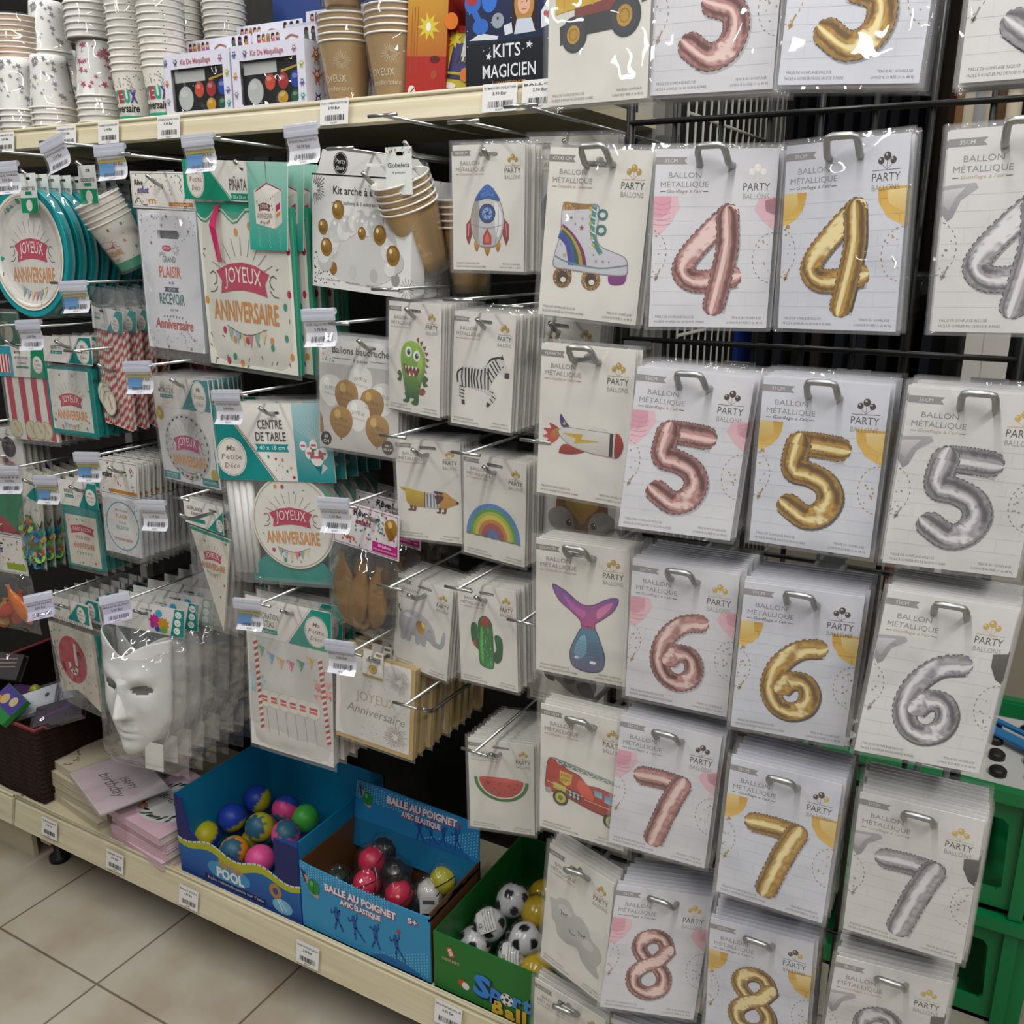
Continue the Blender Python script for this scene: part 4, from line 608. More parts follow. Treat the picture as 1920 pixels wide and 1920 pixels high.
def mpd_head(p, x0, v0, x1, v1, side, title, sub, tl='1b8f88', ts=.62, tu=None, logo_a=None):
    w_, h_ = x1-x0, v1-v0; p.rect(x0, v0, x1, v1, 'd8d5cf', 1)
    if side < 0: p.poly([(x0, v0), (x0+w_*.12, v0), (x0+w_*.5, v1), (x0, v1)], tl, 2); p.line([(x0+w_*.14, v0), (x0+w_*.52, v1)], .12, 'c9a0a0', 2); mpd(p, x0+w_*.17, v0+h_*.5, logo_a or h_*.36, (logo_a or h_*.36)*1.12)
    else: p.poly([(x1, v0), (x1-w_*.22, v0), (x1-w_*.5, v1), (x1, v1)], tl, 2); p.line([(x1-w_*.24, v0), (x1-w_*.52, v1)], .12, 'c9a0a0', 2); mpd(p, x1-w_*.17, v0+h_*.55, logo_a or h_*.33, (logo_a or h_*.33)*1.15)
    tu = tu if tu is not None else (x0+w_*.64 if side < 0 else x0+w_*.24)
    for i, t in enumerate(title): p.text(t, tu, v0+h_*(.5+.2*i), h_*.16, '55524d', w_*.17*len(t)/5*ts/.62, 3, 'c', .008)
    p.rect(tu-w_*.12, v0+h_*(.56+.2*(len(title)-1)), tu+w_*.12, v0+h_*(.68+.2*(len(title)-1)), tl, 2); p.text(sub, tu, v0+h_*(.65+.2*(len(title)-1)), h_*.07, 'e6eae8', w_*.19, 3, 'c', res=1)
def quad_board(pts, holes=(), th=.001, col='dddad4', b=None, y0=-.0002): return (b or M()).prism([(u*.01, -v*.01) for u, v in pts], y0, y0+th, col, 0, [[(u*.01, -v*.01) for u, v in h] for h in holes])
def slot(u, v, a=.9, h=.25): return [(u-a, v+h), (u-a-h*.6, v), (u-a, v-h), (u+a, v-h), (u+a+h*.6, v), (u+a, v+h)]
def pouch(x0, v0, x1, v1, d0, d1, seed=1, nx=8, nz=12, amp=.004):         # crinkled clear bag, from depth d0 (front) to d1
    rnd = random.Random(seed); b = M()
    for sgn, dd in ((-1, d0), (1, d1)):
        vs = []
        for j in range(nz+1):
            for i in range(nx+1):
                fu, fv = i/nx, j/nz; k = min(1, 4.5*min(fu, 1-fu))*min(1, 5*min(fv, 1-fv)); y = dd*k+(.001 if k == 0 else amp*(rnd.random()-.5)*k)
                vs.append(((x0+(x1-x0)*fu)*.01, y, -(v0+(v1-v0)*fv)*.01))
        b.add(vs, [(j*(nx+1)+i, j*(nx+1)+i+1, (j+1)*(nx+1)+i+1, (j+1)*(nx+1)+i) for j in range(nz) for i in range(nx)])
    return b
def hang(name, label, cat, q, group=None): return thing(name, label, cat, q[:3], (q[4], q[5], q[3]), group)
def part(o, name, b, mt=None, smooth=False, loc=(0, 0, 0), rot=(0, 0, 0)): return link(name, b.mesh(name, mt or MP, smooth), o, loc, rot)
# piñatas
q = [-1.1204, 1.114, 1.5338, -.0072, .0553, .0455]
o = hang('pinata_pack', 'front birthday piñata pack with teal header and hanging picture flap', 'piñata', q, 'folded piñata packs')
b = M(); b.box((-.126, -.001, -.262), (.126, .012, -.004), '1f9474'); p = Pr(cmap, b); p.rect(-12.5, .2, 12.5, 26.1, 'dbd8ce', 9)
p = Pr(lambda u, v, e: (u*.01, -.0018-e, -v*.01), b)
wv = [(-12.5+i*1.25, 1.6+1.0*math.sin(i*.95)) for i in range(21)]; p.poly([(-12.5, .1)]+wv[::-1][::-1]+[(12.5, .1)], '2a957a', 2); p.line([(a, c+.5) for a, c in wv], .25, '2a957a', 2.5)
joyeux(p, -.9, 11.0, 1.47, kv=1.32); dots(p, (-12, 3.2, 12, 25.6), 74, 5, .62, lambda u, v: -10.5 < u < 8.8 and 4.5 < v < 20)
part(o, 'folded_pinata', b)
b = quad_board([(-14.5, -6.3), (13.9, -6.0), (12.5, 6.7), (2.6, 6.9), (3.4, -.2), (-14.7, -.3)], [slot(1.3, -4.9)]); p = Pr(cmap, b)
p.poly([(-14.4, -6.3), (-9.2, -6.25), (-1.4, -.25), (-14.6, -.3)], '118a6a', 2); p.line([(-9.0, -6.2), (-1.0, -.25)], .14, '2a957a', 2); mpd(p, -11.0, -3.3, 2.5, 2.75)
p.text('PIÑATA', .6, -1.9, 1.7, '55524d', 4.6, 3, 'c', .012); p.poly([(-1.6, -1.4), (3.2, -1.4), (2.9, -.9), (3.2, -.4), (-1.6, -.4), (-1.3, -.9)], '128a6a', 2); p.text('20 x 25 cm', .8, -.65, .5, 'e2e8e4', 3.4, 3, 'c')
p.poly([(3.4, -6.1), (13.85, -6.0), (12.45, 6.65), (2.65, 6.85)], '93c2b4', 2, '1b9a8a')
p.line([(8.2, -6.0), (8.2, -2.9)], .14, 'a8284e', 4); p.line([(5.2, -1.8), (8.2, -3.0), (11.8, -2.1)], .16, 'a8284e', 5); p.poly([(4.7, -1.9), (8.3, -2.9), (11.9, -2.2), (9.9, -1.3)], 'dcdad4', 3)
p.poly([(4.7, -1.9), (9.8, -1.3), (9.7, 3.6), (4.8, 2.9)], 'd6d4cd', 3); p.poly([(9.8, -1.3), (11.9, -2.2), (11.6, 2.6), (9.7, 3.6)], 'c6c4be', 3); joyeux(p, 7.2, .3, .33, small=True); dots(p, (5, -1.4, 9.6, 2.9), 24, 8, .16, lambda u, v: -.4 < v < 2.2 and 5.4 < u < 9, 4); p.poly([(10.2, .2), (11.3, -.3), (11.2, .6), (10.2, 1.1)], 'b8264e', 4); p.poly([(10.2, 1.4), (11.3, .9), (11.2, 1.5), (10.2, 2.0)], 'cd8530', 4)
for k in range(5): p.line([(5.2+k*1.35+.45*((i+k) % 2), 3.4+.33*i) for i in range(10)], .1, '6f9c86' if k % 2 else '8fb49c', 3)
part(o, 'header_card', b, None, False, (0, -.0075, 0))
b = M(); b.add([(-.068, -.004, -.004), (-.056, -.004, -.004), (-.064, -.010, -.04), (-.058, -.006, -.092), (-.07, -.007, -.092), (-.079, -.012, -.035)], [(0, 1, 2, 5), (5, 2, 3, 4)], 'b8285c'); part(o, 'pull_ribbon', b)
part(o, 'clear_bag', pouch(-13.2, -.2, 13.2, 26.9, -.008, .014, 3, amp=.002), FILM, True)
o.scale.x = .785; cl = clones(o, 5, .027, 'birthday piñata pack hanging behind the front piñata pack', 'folded piñata packs', .004, .03, seed=4)
for c in cl: c.location.x += .012
peg_hook(-1.113, 1.591, 'zinc peg hook holding the piñata packs', True)
# gift bag
q = [-1.3083, 1.13, 1.5258, -.0017, .0185, .0408]; o = hang('gift_bag_pack', 'front white bottle gift bag pack with orange greeting and stars', 'gift bag', q, 'white gift bag packs')
b = M(); b.prism([(-.08, 0), (.08, 0), (.079, -.232), (-.08, -.232)], -.001, .006, 'd3d3d9', 0, [[(u*.01, -v*.01) for u, v in ((-2.9, 3.2), (2.6, 3.15), (3.1, 3.6), (3.1, 4.1), (2.6, 4.55), (-2.9, 4.6), (-3.1, 3.9))]]); p = Pr(lambda u, v, e: (u*.01, -.0011-e, -v*.01), b)
for t, u, v, h, c, wd in (('GRAND', -.2, 8.4, 1.1, '6f7370', 3.6), ('PLAISIR', -.2, 10.9, 1.9, 'c8613c', 6.0), ('et de', 0, 12.0, .6, '5c5a70', 1.4), ('RECEVOIR', -.2, 15.4, 1.9, '2a6c66', 7.0), ('pour mon', .2, 16.5, .5, '6a6770', 2.2)): p.text(t, u, v, h, c, wd, 3, 'c', .012 if h > 1.5 else .003)
p.text('Anniversaire', -.2, 19.6, 1.8, 'b9493a', 10.6, 3, 'c', .02, .12); p.ell(-.6, 6.1, 1.3, .5, 'b4324c', 3); p.text('MON', -.6, 6.3, .45, 'e6dcdc', 1.5, 4, 'c'); p.text('plus', -1.9, 7.3, .8, '8d8490', 1.6, 3, 'c', 0, .3); p.poly([(-2.2, 12.6), (2.0, 12.5), (1.6, 12.9), (2.0, 13.3), (-2.2, 13.3), (-1.8, 12.9)], '4d4a6a', 3); p.text('VOUS', 0, 13.15, .5, 'dcdce2', 1.9, 4, 'c')
for k in range(9): t = k*.7; p.line([(1.9+.4*math.cos(t), 6.3+.4*math.sin(t)), (1.9+.9*math.cos(t), 6.3+.9*math.sin(t))], .08, '6d6a72', 3)
for k in range(7): p.poly([(-3+k*.85, 17.3+.1*abs(k-3)), (-2.5+k*.85, 17.3), (-2.75+k*.85, 17.8)], '6d7a70', 3)
st = lambda p, u, v, r, c, L=3: p.poly([(u+r*(1 if k % 2 == 0 else .4)*math.sin(k*PI/5+.2), v-r*(1 if k % 2 == 0 else .4)*math.cos(k*PI/5+.2)) for k in range(10)], c, L)
rnd = random.Random(4)
for k in range(90):
    u, v = rnd.uniform(-7.6, 7.5), rnd.choice((rnd.uniform(.5, 5.4), rnd.uniform(19.9, 22.9)))
    if -3.4 < u < 3.4 and 2.8 < v < 5: continue
    (st(p, u, v, .42, ('77757e', 'a8935c', 'a98a86')[k % 3]) if k % 9 == 0 else p.ell(u, v, .09, None, '55535c', 3, 6))
part(o, 'paper_bag', b)
b = quad_board([(-9.3, -6.1), (7.4, -6.1), (8.1, -.1), (-9.3, -.3)], [slot(.2, -4.85, 1.1)]); p = Pr(cmap, b); p.line([(-9, -5.8), (7.2, -5.8), (7.9, -.4), (-9.0, -.6), (-9, -5.8)], .06, '77747c', 2); dots(p, (-8.8, -5.6, 7.6, -.6), 60, 3, .14); p.text('Rêve', -8.3, -3.9, 1.0, '3f3a30', 2.4, 3, 'l', .02, .2); p.text('enfant', -7.6, -2.7, 1.1, '5a4a96', 3.2, 3, 'l', .02, .2); p.text('m', -4.6, -1.1, 1.0, 'c08a3c', 2.0, 3, 'l', .02); p.line(crom([(-8.6, -1.0), (-7.4, -1.9), (-6.4, -.9), (-5, -.8)]), .12, '4a4640', 3)
p.line([(4.2+.5*(i % 2), -5.4+.5*i) for i in range(6)], .12, '5d6670', 3); p.text('JoYV', 5.6, -1.0, .8, '5d6670', 2.2, 3, 'c', 0, 0, rot=-1.4); p.rect(1.0, -1.3, 7.4, -.75, 'c07a34', 3); p.text('2 sacs bouteille', 4.2, -.85, .35, 'f0e2cc', 4.4, 4, 'c'); part(o, 'header_card', b)
part(o, 'clear_bag', pouch(-8.6, -.2, 8.8, 25.2, -.007, .010, 8, amp=.002), FILM, True); o.scale.x = .874; clones(o, 4, .022, 'white bottle gift bag pack hanging behind the front one', 'white gift bag packs', .003, .02); peg_hook(-1.312, 1.577, 'zinc peg hook holding the white gift bag packs')
# balloon arch kit box
q = [-.895, 1.13, 1.5678, -.076, .0102, .0764]; o = hang('balloon_arch_box', 'front white balloon arch kit box with hanging tab', 'box', q, 'balloon arch kit boxes')
b = M(); b.box((-.0985, -.001, -.165), (.0985, .03, 0), 'd6d5d4'); p = Pr(lambda u, v, e: (u*.01, -.0011-e, -v*.01), b); p.line([(-9.8, .12), (9.8, .12)], .2, '1d1c1c', 2)
p.text('Kit arche à ballons', -5.4, 2.75, 1.15, '2c2a2a', 11.6, 3, 'l', .008); p.text('60 ballons & 3 mètres de ruban', -4.4, 4.2, .55, '5a5858', 10.5, 3, 'l'); p.line([(-5.7, 4.0), (-4.8, 4.0)], .08, '5a5858', 3)
def burst(p, u, v, r, c, n=28, L=3, s=1):
    rnd = random.Random(int(u*10+v*100+s))
    for k in range(n): t = 2*PI*k/n; a = r*rnd.uniform(.15, .4); e = r*rnd.uniform(.65, 1); p.line([(u+a*math.cos(t), v+a*math.sin(t)), (u+e*math.cos(t), v+e*math.sin(t))], r*.035, c, L)
def clip_burst(p, u, v, r, c, u0, n=28):
    rnd = random.Random(int(v*100))
    for k in range(n):
        t = 2*PI*k/n; a = r*rnd.uniform(.15, .4); e = r*rnd.uniform(.65, 1)
        if u+e*math.cos(t) > u0 and u+a*math.cos(t) > u0: p.line([(u+a*math.cos(t), v+a*math.sin(t)), (u+e*math.cos(t), v+e*math.sin(t))], r*.035, c, 3)
clip_burst(p, -9.2, 2.2, 2.6, '3a3838', -9.75); p.ell(0, 12.0, 7.5, 3.6, 'c3c2c1', 2)
rnd = random.Random(12)
for k in range(46):
    t = PI*(k % 23)/22; r = rnd.uniform(.85, 1.1); u = -6.9*math.cos(t)*r; v = 12.6-6.9*math.sin(t)*r*.95; a = rnd.uniform(.9, 1.5); p.ell(u, v, a, a*1.05, ('d2d1d0', 'c2c1c0', 'bab9b8')[k % 3], 3+.04*k, 16); p.ell(u-.3*a, v-.4*a, a*.25, a*.2, 'e2e1e0', 3.02+.04*k, 8)
for u, v, a in ((-4.4, 5.0, 1.2), (-6.8, 10.5, 1.2), (-7.5, 7.6, 1.0), (3.9, 8.0, 1.25), (6.5, 10.7, 1.3), (.4, 8.0, .8)): p.ell(u, v, a, a*1.15, '7a5a26', 5.2, 18, '8c6a30'); p.ell(u-.1*a, v-.1*a, a*.7, a*.85, 'a88444', 5.4, 14, '6d4f20'); p.ell(u-.35*a, v-.45*a, a*.22, a*.28, 'e8d8b0', 5.6, 8)
for i, (u, c) in enumerate(((-5.4, '8c6428'), (-1.4, 'bdbcbb'), (2.8, 'b0afae'), (7.0, '8d8c8b'))): p.ell(u, 13.5+i*.18, .8, 1.0, c, 3, 14); p.poly([(u-.15, 14.5+i*.18), (u+.15, 14.5+i*.18), (u, 14.25+i*.18)], c, 3); p.text(('8 BALLONS DORÉS', '24 BALLONS BLANCS', '28 BALLONS CONFETTIS', '3 M DE RUBAN')[i], u, 15.4+i*.1, .28, '55534f', 2.9, 3, 'c', res=1)
for k in range(40): rr = random.Random(k); u = -9.4+rr.random()**2*4.5; v = 15.9-rr.random()**2*5*(1-(u+9.4)/6); p.ell(u, v, .1, .12, '2c2a2a', 3, 6)
clip_burst(p, 9.2, 15.2, 1.8, '6a6866', -20, 14); part(o, 'box', b)
b = quad_board([(-7.7, -3.4), (5.2, -3.0), (8.6, 0), (-8.8, 0)], [slot(2.6, -1.5, 1.6)], .001, 'd0cfce'); p = Pr(cmap, b); p.ell(-4.0, -1.5, 1.45, 1.6, '1e1d1d', 2, 24); p.ring(-4, -1.5, 1.3, 1.45, .07, 'c9c8c6', 3, 24); p.text('Party', -4, -1.5, .7, 'dcdbd8', 1.9, 3, 'c'); p.text('Doré', -4, -.6, .6, 'dcdbd8', 1.5, 3, 'c'); part(o, 'hanging_tab', b)
clones(o, 3, .036, 'white balloon arch kit box hanging behind the front box', 'balloon arch kit boxes', .003, .02); peg_hook(-.868, 1.566, 'zinc peg hook holding the balloon arch boxes')
# latex balloon pack
q = [-.912, 1.13, 1.3288, .06, -.02, .0424]; o = hang('latex_balloon_pack', 'front latex balloon pack picturing gold and white balloons', 'balloon pack', q, 'gold and white latex balloon packs')
b = board(M(), .148, .172, [[(u*.01, -v*.01) for u, v in slot(2.1, -.0+.75, 1.0)]], .0015, 'd6d4d1'); p = Pr(cmap, b); p.text('Ballons baudruches', -4.9, 2.0, 1.15, '2f2d2b', 11, 3, 'l', .003); p.text('6 pièces', .4, 3.15, .5, '5a5855', 2.6, 3, 'c'); p.line([(-4.8, 2.8), (-1.4, 2.8)], .06, '3f3d3b', 3); p.line([(2.2, 2.8), (6.6, 2.8)], .06, '3f3d3b', 3)
dots(p, (-7.2, .6, -4.6, 3.4), 30, 31, .13); p.rect(-7.3, 3.7, 7.3, 17.1, 'b9b5b2', 2, 'cbc7c2'); p.rect(-7.3, 13.5, 7.3, 17.1, 'c2beb9', 2.3, 'b3afa9')
for u, v, gold in ((-5.2, 7.8, 0), (.4, 5.9, 0), (4.6, 8.2, 0), (-2.2, 8.4, 1), (2.6, 9.3, 1), (-3.2, 12.6, 1), (3.6, 13.2, 1), (.0, 11.2, 0)):
    c = ('dcdad7', '9c7434')[gold]; p.poly([(u-.2, v+3.0), (u+.2, v+3.0), (u, v+2.5)], mix(c, '000000', .25), 3+v*.05); p.blob([(u, v-2.4), (u+1.7, v-1.7), (u+2.2, v+.1), (u+1.4, v+1.8), (u, v+2.7), (u-1.4, v+1.8), (u-2.2, v+.1), (u-1.7, v-1.7)], c if not gold else 'ad8545', 3.1+v*.05, c if not gold else '80592a'); p.ell(u-.7, v-1.1, .6, .8, 'eeece8' if not gold else 'c9a560', 3.15+v*.05, 12)
    p.text('JOYEUX', u, v+.1, .6, '5d4a2a' if gold else '8a8078', 2.4, 3.2+v*.05, 'c', .01, 0, 1, .1, .12); p.text('Anniversaire', u, v+.85, .4, '5d4a2a' if gold else '8a8078', 2.6, 3.2+v*.05, 'c', 0, .2, 1, 0, .12)
p.ell(-6.1, 15.7, 1.05, 1.1, '211f1d', 5, 22); p.text('30', -6.1, 15.6, .55, 'dedbd6', None, 6, 'c', .01); p.text('CM', -6.1, 16.4, .55, 'dedbd6', None, 6, 'c', .01); p.ell(5.6, 15.7, 1.1, 1.1, '4a3f33', 5, 22); p.text('AIR/', 5.6, 15.6, .4, 'dedbd6', None, 6, 'c'); p.text('HÉLIUM', 5.6, 16.2, .4, 'dedbd6', 1.7, 6, 'c')
p.poly(crom([(-7.3, 11.5), (-6.8, 12.6), (-6.6, 14.6), (-7.3, 15)], 3), '8d6f4a', 3); part(o, 'backing_card', b); part(o, 'clear_sleeve', sleeve(.148, .172, .006, .005, .005, seed=77), FILM, True); clones(o, 6, .01, 'gold and white latex balloon pack hanging behind the front one', 'gold and white latex balloon packs'); peg_hook(-.889, 1.332, 'zinc peg hook holding the gold and white latex balloon packs')
# table centrepiece
q = [-1.11, 1.13, 1.2177, .1612, -.031, -.0615]; o = hang('centrepiece_pack', 'front table centrepiece pack with teal header and round birthday sign', 'centrepiece', q, 'table centrepiece packs')
b = board(M(), .237, .131, [[(u*.01, -v*.01) for u, v in slot(.9, 1.6, 1.1)]], .0015, 'd9d7d1'); p = Pr(cmap, b); p.poly([(-11.8, .05), (-9.7, .05), (.0, 13.05), (-11.8, 13.05)], '17807f', 2); p.line([(-9.5, .05), (.3, 13.0)], .12, '6d3f3c', 2.5); p.line([(-9.2, .05), (.6, 13.0)], .1, '8f7a76', 2.5)
p.rect(4.6, .05, 11.8, 13.05, '9cbcc2', 2, '14858a'); mpd(p, -8.3, 9.1, 3.1, 3.35)
p.text('CENTRE', .05, 4.2, 1.55, '55524d', 4.9, 3, 'c', .014); p.text('DE TABLE', 0, 6.25, 1.55, '55524d', 6.0, 3, 'c', .014); p.poly([(-3.2, 6.8), (3.4, 6.8), (3.0, 7.4), (3.4, 8.1), (-3.2, 8.1), (-2.8, 7.4)], '16888c', 2); p.text('40 x 18 cm', .1, 7.75, .75, 'e6ecec', 5.0, 3, 'c')
for k in range(13): t = -1.0+k*.17; p.line([(8.3, 6.3), (8.3+4.2*math.sin(t), 6.3-4.4*math.cos(t))], .05, 'c9c9c6', 3)
for u, v, r in ((6.2, 7.0, .7), (7.4, 8.2, .9), (9.9, 8.3, .9), (8.7, 8.9, 1.3), (8.2, 6.9, .8)): p.ell(u, v, r, r*1.15, 'd9d6d0', 3.5, 16); p.rect(u-r*.6, v-.2, u+r*.6, v+.2, 'c25a6a', 4)
p.poly([(7.2, 9.4), (9.2, 11.8), (9.6, 10.6), (8.8, 9.8)], '0f6f72', 3); p.poly([(9.2, 11.8), (10.6, 10.6), (9.7, 9.9)], 'bcbab6', 3); dots(p, (-1, 8.8, 4, 12.6), 14, 2, .25); part(o, 'header_card', b)
b = M().prism([(.026+.082*math.cos(2*PI*k/48), -.203+.082*math.sin(2*PI*k/48)) for k in range(48)], .002, .005, 'dbd8d0'); p = Pr(lambda u, v, e: (u*.01, .0017-e, -v*.01), b); p.ring(2.6, 20.3, 7.8, 7.8, .12, 'b09a6a', 2, 48); joyeux(p, 2.3, 19.0, .86, kv=.9); dots(p, (-5, 13, 10.2, 27.6), 60, 17, .4, lambda u, v: (u-2.6)**2+(v-20.3)**2 > 52 or (-3.6 < u < 8.4 and 15.5 < v < 25)); part(o, 'round_sign', b)
part(o, 'back_disc', M().prism([(.034+.082*math.cos(2*PI*k/48), -.201+.082*math.sin(2*PI*k/48)) for k in range(48)], .008, .011, '2a8a72'))
part(o, 'teal_base', M().prism([(.012+.08*math.cos(PI*k/20), -.308+.055*math.sin(PI*k/20)) for k in range(21)]+[(-.068, -.312), (.092, -.312)][::1][:0]+[(-.068, -.312), (.092, -.312)], .006, .009, '15857a'))
for k in range(4): part(o, 'paper_tube', M().lathe([(.0, -.17), (.0068, -.17), (.0068, 0), (0, 0)], 14, 'd9d8d6'), MP, True, (-.102+k*.0138, .012, -.13))
part(o, 'clear_bag', pouch(-11.2, 12.8, 11.4, 31.6, -.005, .021, 5, amp=.002), FILM, True); clones(o, 5, .029, 'table centrepiece pack hanging behind the front centrepiece pack', 'table centrepiece packs', .004, .02); peg_hook(-1.098, 1.213, 'zinc peg hook holding the table centrepiece packs')
# foil birthday balloon pack
q = [-1.318, 1.13, 1.2449, -.2214, .0089, -.0527]; o = hang('foil_balloon_pack', 'front round foil birthday balloon pack with teal header', 'balloon pack', q, 'round foil birthday balloon packs')
b = board(M(), .197, .19, [[(u*.01, -v*.01) for u, v in slot(1.6, 1.3, 1.2)]], .0015, 'd6d5d4'); p = Pr(cmap, b); mpd_head(p, -9.8, .05, 9.8, 5.4, 1, ['MÉTALLIQUE'], '1 ballon', '157f84', .5, -5.0, 2.4); p.text('BALLON', -5.0, 2.0, .8, '8a8782', 3.6, 3, 'c')
p.ell(.1, 12.3, 7.9, 6.0, 'c3c1c0', 2, 40, 'b2b0b0'); p.ell(-2.5, 10, 3.2, 2.6, 'd0cecd', 2.4, 20)
for k in range(26): t = 2*PI*k/26; p.line([(.1+7.3*math.cos(t), 12.3+5.5*math.sin(t)), (.1+7.3*math.cos(t+.08), 12.3+5.5*math.sin(t+.08))], .35, '2c2a2a' if k % 2 else '55534f', 3)
p.poly([(-.3, 18.1), (.9, 18.1), (.3, 19.0)], 'b2b0b0', 2); joyeux(p, .2, 11.3, .95, 'b03a70', 'cd8a2a', kv=.8); p.ell(-8.4, 6.6, 1.3, 1.2, 'b9a22a', 3); p.text('35', -8.4, 6.9, .7, 'f2eedc', None, 4, 'c', .02); p.ell(8.6, 16.6, 1.2, 1.1, 'b9a22a', 3); p.rect(-9.6, 17.4, -3.8, 18.7, '18868c', 3); p.rect(4.2, 17.4, 9.6, 18.7, '18868c', 3); p.text('COMPATIBLE', -6.7, 18.0, .4, 'e0eaea', 4.2, 4, 'c'); p.text('AIR / HÉLIUM', -6.7, 18.5, .4, 'e0eaea', 4.2, 4, 'c'); p.text('PAILLE DE GONFLAGE', 6.9, 18.2, .35, 'e0eaea', 4.4, 4, 'c')
part(o, 'backing_card', b); part(o, 'clear_sleeve', sleeve(.197, .19, .006, .006, .006, seed=9), FILM, True); cl = clones(o, 8, .011, 'round foil birthday balloon pack hanging behind the front one', 'round foil birthday balloon packs', .003, .02); peg_hook(-1.302, 1.245, 'zinc peg hook holding the round foil birthday balloon packs')
# napkin packs
q = [-1.62, 1.128, 1.2445, .0035, -.012, -.0106]; o = hang('napkin_pack', 'front teal bordered birthday napkin pack with header', 'napkins', q, 'teal birthday napkin packs')
b = M().box((-.066, -.001, -.13), (.066, .014, .0), '14807c'); p = Pr(lambda u, v, e: (u*.01, -.0011-e, -v*.01), b); p.rect(-6.0, .5, 5.9, 12.2, 'd6d4cd', 1); joyeux(p, 0, 6.0, .72, 'b83a4e', small=True); dots(p, (-5.7, .8, 5.6, 11.9), 46, 3, .28, lambda u, v: abs(u) < 4.6 and 2.2 < v < 10.8); part(o, 'folded_napkins', b)
b = quad_board([(-6.4, -5.7), (8.2, -6.1), (7.6, -.7), (-6.7, -.9)], [slot(1.5, -4.6, 1.0)]); p = Pr(cmap, b); mpd_head(p, -6.4, -5.8, 7.7, -.9, 1, ['SERVIETTES'], '20 pièces', '16807c', .42, -2.6, 1.9); part(o, 'header_card', b); part(o, 'clear_bag', pouch(-6.9, -.6, 7.0, 13.4, -.005, .0155, 15, amp=.001), FILM, True); clones(o, 9, .0225, 'teal birthday napkin pack hanging behind the front one', 'teal birthday napkin packs', .003, .015); peg_hook(-1.605, 1.295, 'zinc peg hook holding the teal napkin packs')
# striped popcorn boxes
q = [-1.7516, 1.13, 1.2767, .065, -.0231, -.0219]; o = hang('popcorn_box_pack', 'front red and white striped popcorn box pack', 'popcorn boxes', q, 'striped popcorn box packs')
b = board(M(), .14, .187, (), .006, 'd6d2cb'); p = Pr(cmap, b)
for k in range(4): u = -6.3+k*3.6; p.poly([(u, 6), (u+1.7, 6), (u+1.8, 18.6), (u+.3, 18.6)], 'b02a44', 1)
for u in (-5.3, -.6, 3.6, 1.6): p.ell(u, 16.6, 1.95, 1.95, 'c9c2a4', 2.5 if u != 1.6 else 2.9, 22); p.ring(u, 16.6, 1.8, 1.8, .09, '6f6a4a', 2.7 if u != 1.6 else 3.1, 22); p.text('POPCORN', u, 16.4, .5, 'b04a4a', 2.2, 3.3, 'c', .01, 0, 1, 0, 1.0)
part(o, 'folded_box', b); b = quad_board([(-7.7, -.1), (6.6, -.1), (6.2, 6.0), (-7.7, 6.0)], [slot(-1.6, 1.2)], .001, 'd6d4cf', None, -.003); p = Pr(lambda u, v, e: (u*.01, -.0032-e, -v*.01), b); p.rect(-7.6, 0, -3.4, 6, '2f8fa0', 2); p.rect(-7.6, 1.6, -4.2, 5.2, 'd8d2ca', 2.4)
for k in range(4): p.rect(-7.5+k*.9, 1.6, -7.05+k*.9, 5.2, 'b02a3c', 2.8)
p.poly([(2.6, 0), (6.5, 0), (6.2, 6), (1.4, 6)], '13805a', 2); mpd(p, 4.0, 3.4, 1.4, 1.7); p.text('BOÎTES À POPCORN', -.6, 2.4, .5, '6a6762', 3.8, 3, 'c'); p.rect(-2.4, 3.8, 1.2, 4.2, '13805a', 3); p.text('6 pièces', -.6, 3.4, .5, '6a6762', 2.6, 3, 'c'); part(o, 'header_card', b); part(o, 'clear_bag', pouch(-8, 0, 7.4, 19.6, -.006, .009, 19, amp=.001), FILM, True); clones(o, 5, .0185, 'striped popcorn box pack hanging behind the front one', 'striped popcorn box packs'); peg_hook(-1.762, 1.288, 'zinc peg hook holding the striped popcorn boxes', True)
# paper straws
q = [-1.485, 1.13, 1.3596, -.1373, .0206, .0713]; o = hang('straw_pack', 'front pack of red and white striped paper straws', 'straws', q, 'striped paper straw packs')
def straw(L=.185, r=.0031, turns=11):
    n, mm = 8, 84; vs = []; cs = []
    for i in range(mm+1):
        for k in range(n): vs.append((r*math.cos(2*PI*k/n), r*math.sin(2*PI*k/n), -L*i/mm)); cs.append(lin('b8302e') if (i/mm*turns+k/n) % 1 < .5 else lin('dad4cb'))
    return M().add(vs, [(i*n+k, i*n+(k+1) % n, (i+1)*n+(k+1) % n, (i+1)*n+k) for i in range(mm) for k in range(n)], cs)
sm = straw().mesh('paper_straw', MP, True)
for i in range(24): link('paper_straw', sm, o, (-.046+(i % 12)*.0078, .003+.0065*(i//12), -.035-.002*random.random()), (0, 0, random.random()*6))
b = quad_board([(-5.2, -.1), (5.1, .1), (4.6, 4.1), (-5.5, 4.1)], [slot(-1.9, .7, .6)], .001, 'd3d2d0', None, -.002); p = Pr(lambda u, v, e: (u*.01, -.0024-e, -v*.01), b); p.poly([(3.0, .1), (5.0, .15), (4.6, 4.1), (-.6, 4.1)], '1a8a84', 2); mpd(p, 2.4, 2.6, 1.3, 1.4); p.text('PAILLES', -3.3, 1.5, .5, '77746f', 2.0, 3, 'c'); p.rect(-4.4, 1.8, -2.6, 2.2, '1a8a84', 3); clip_burst(p, -2.0, 4.0, 1.5, '7a7772', -9, 16); part(o, 'header_card', b)
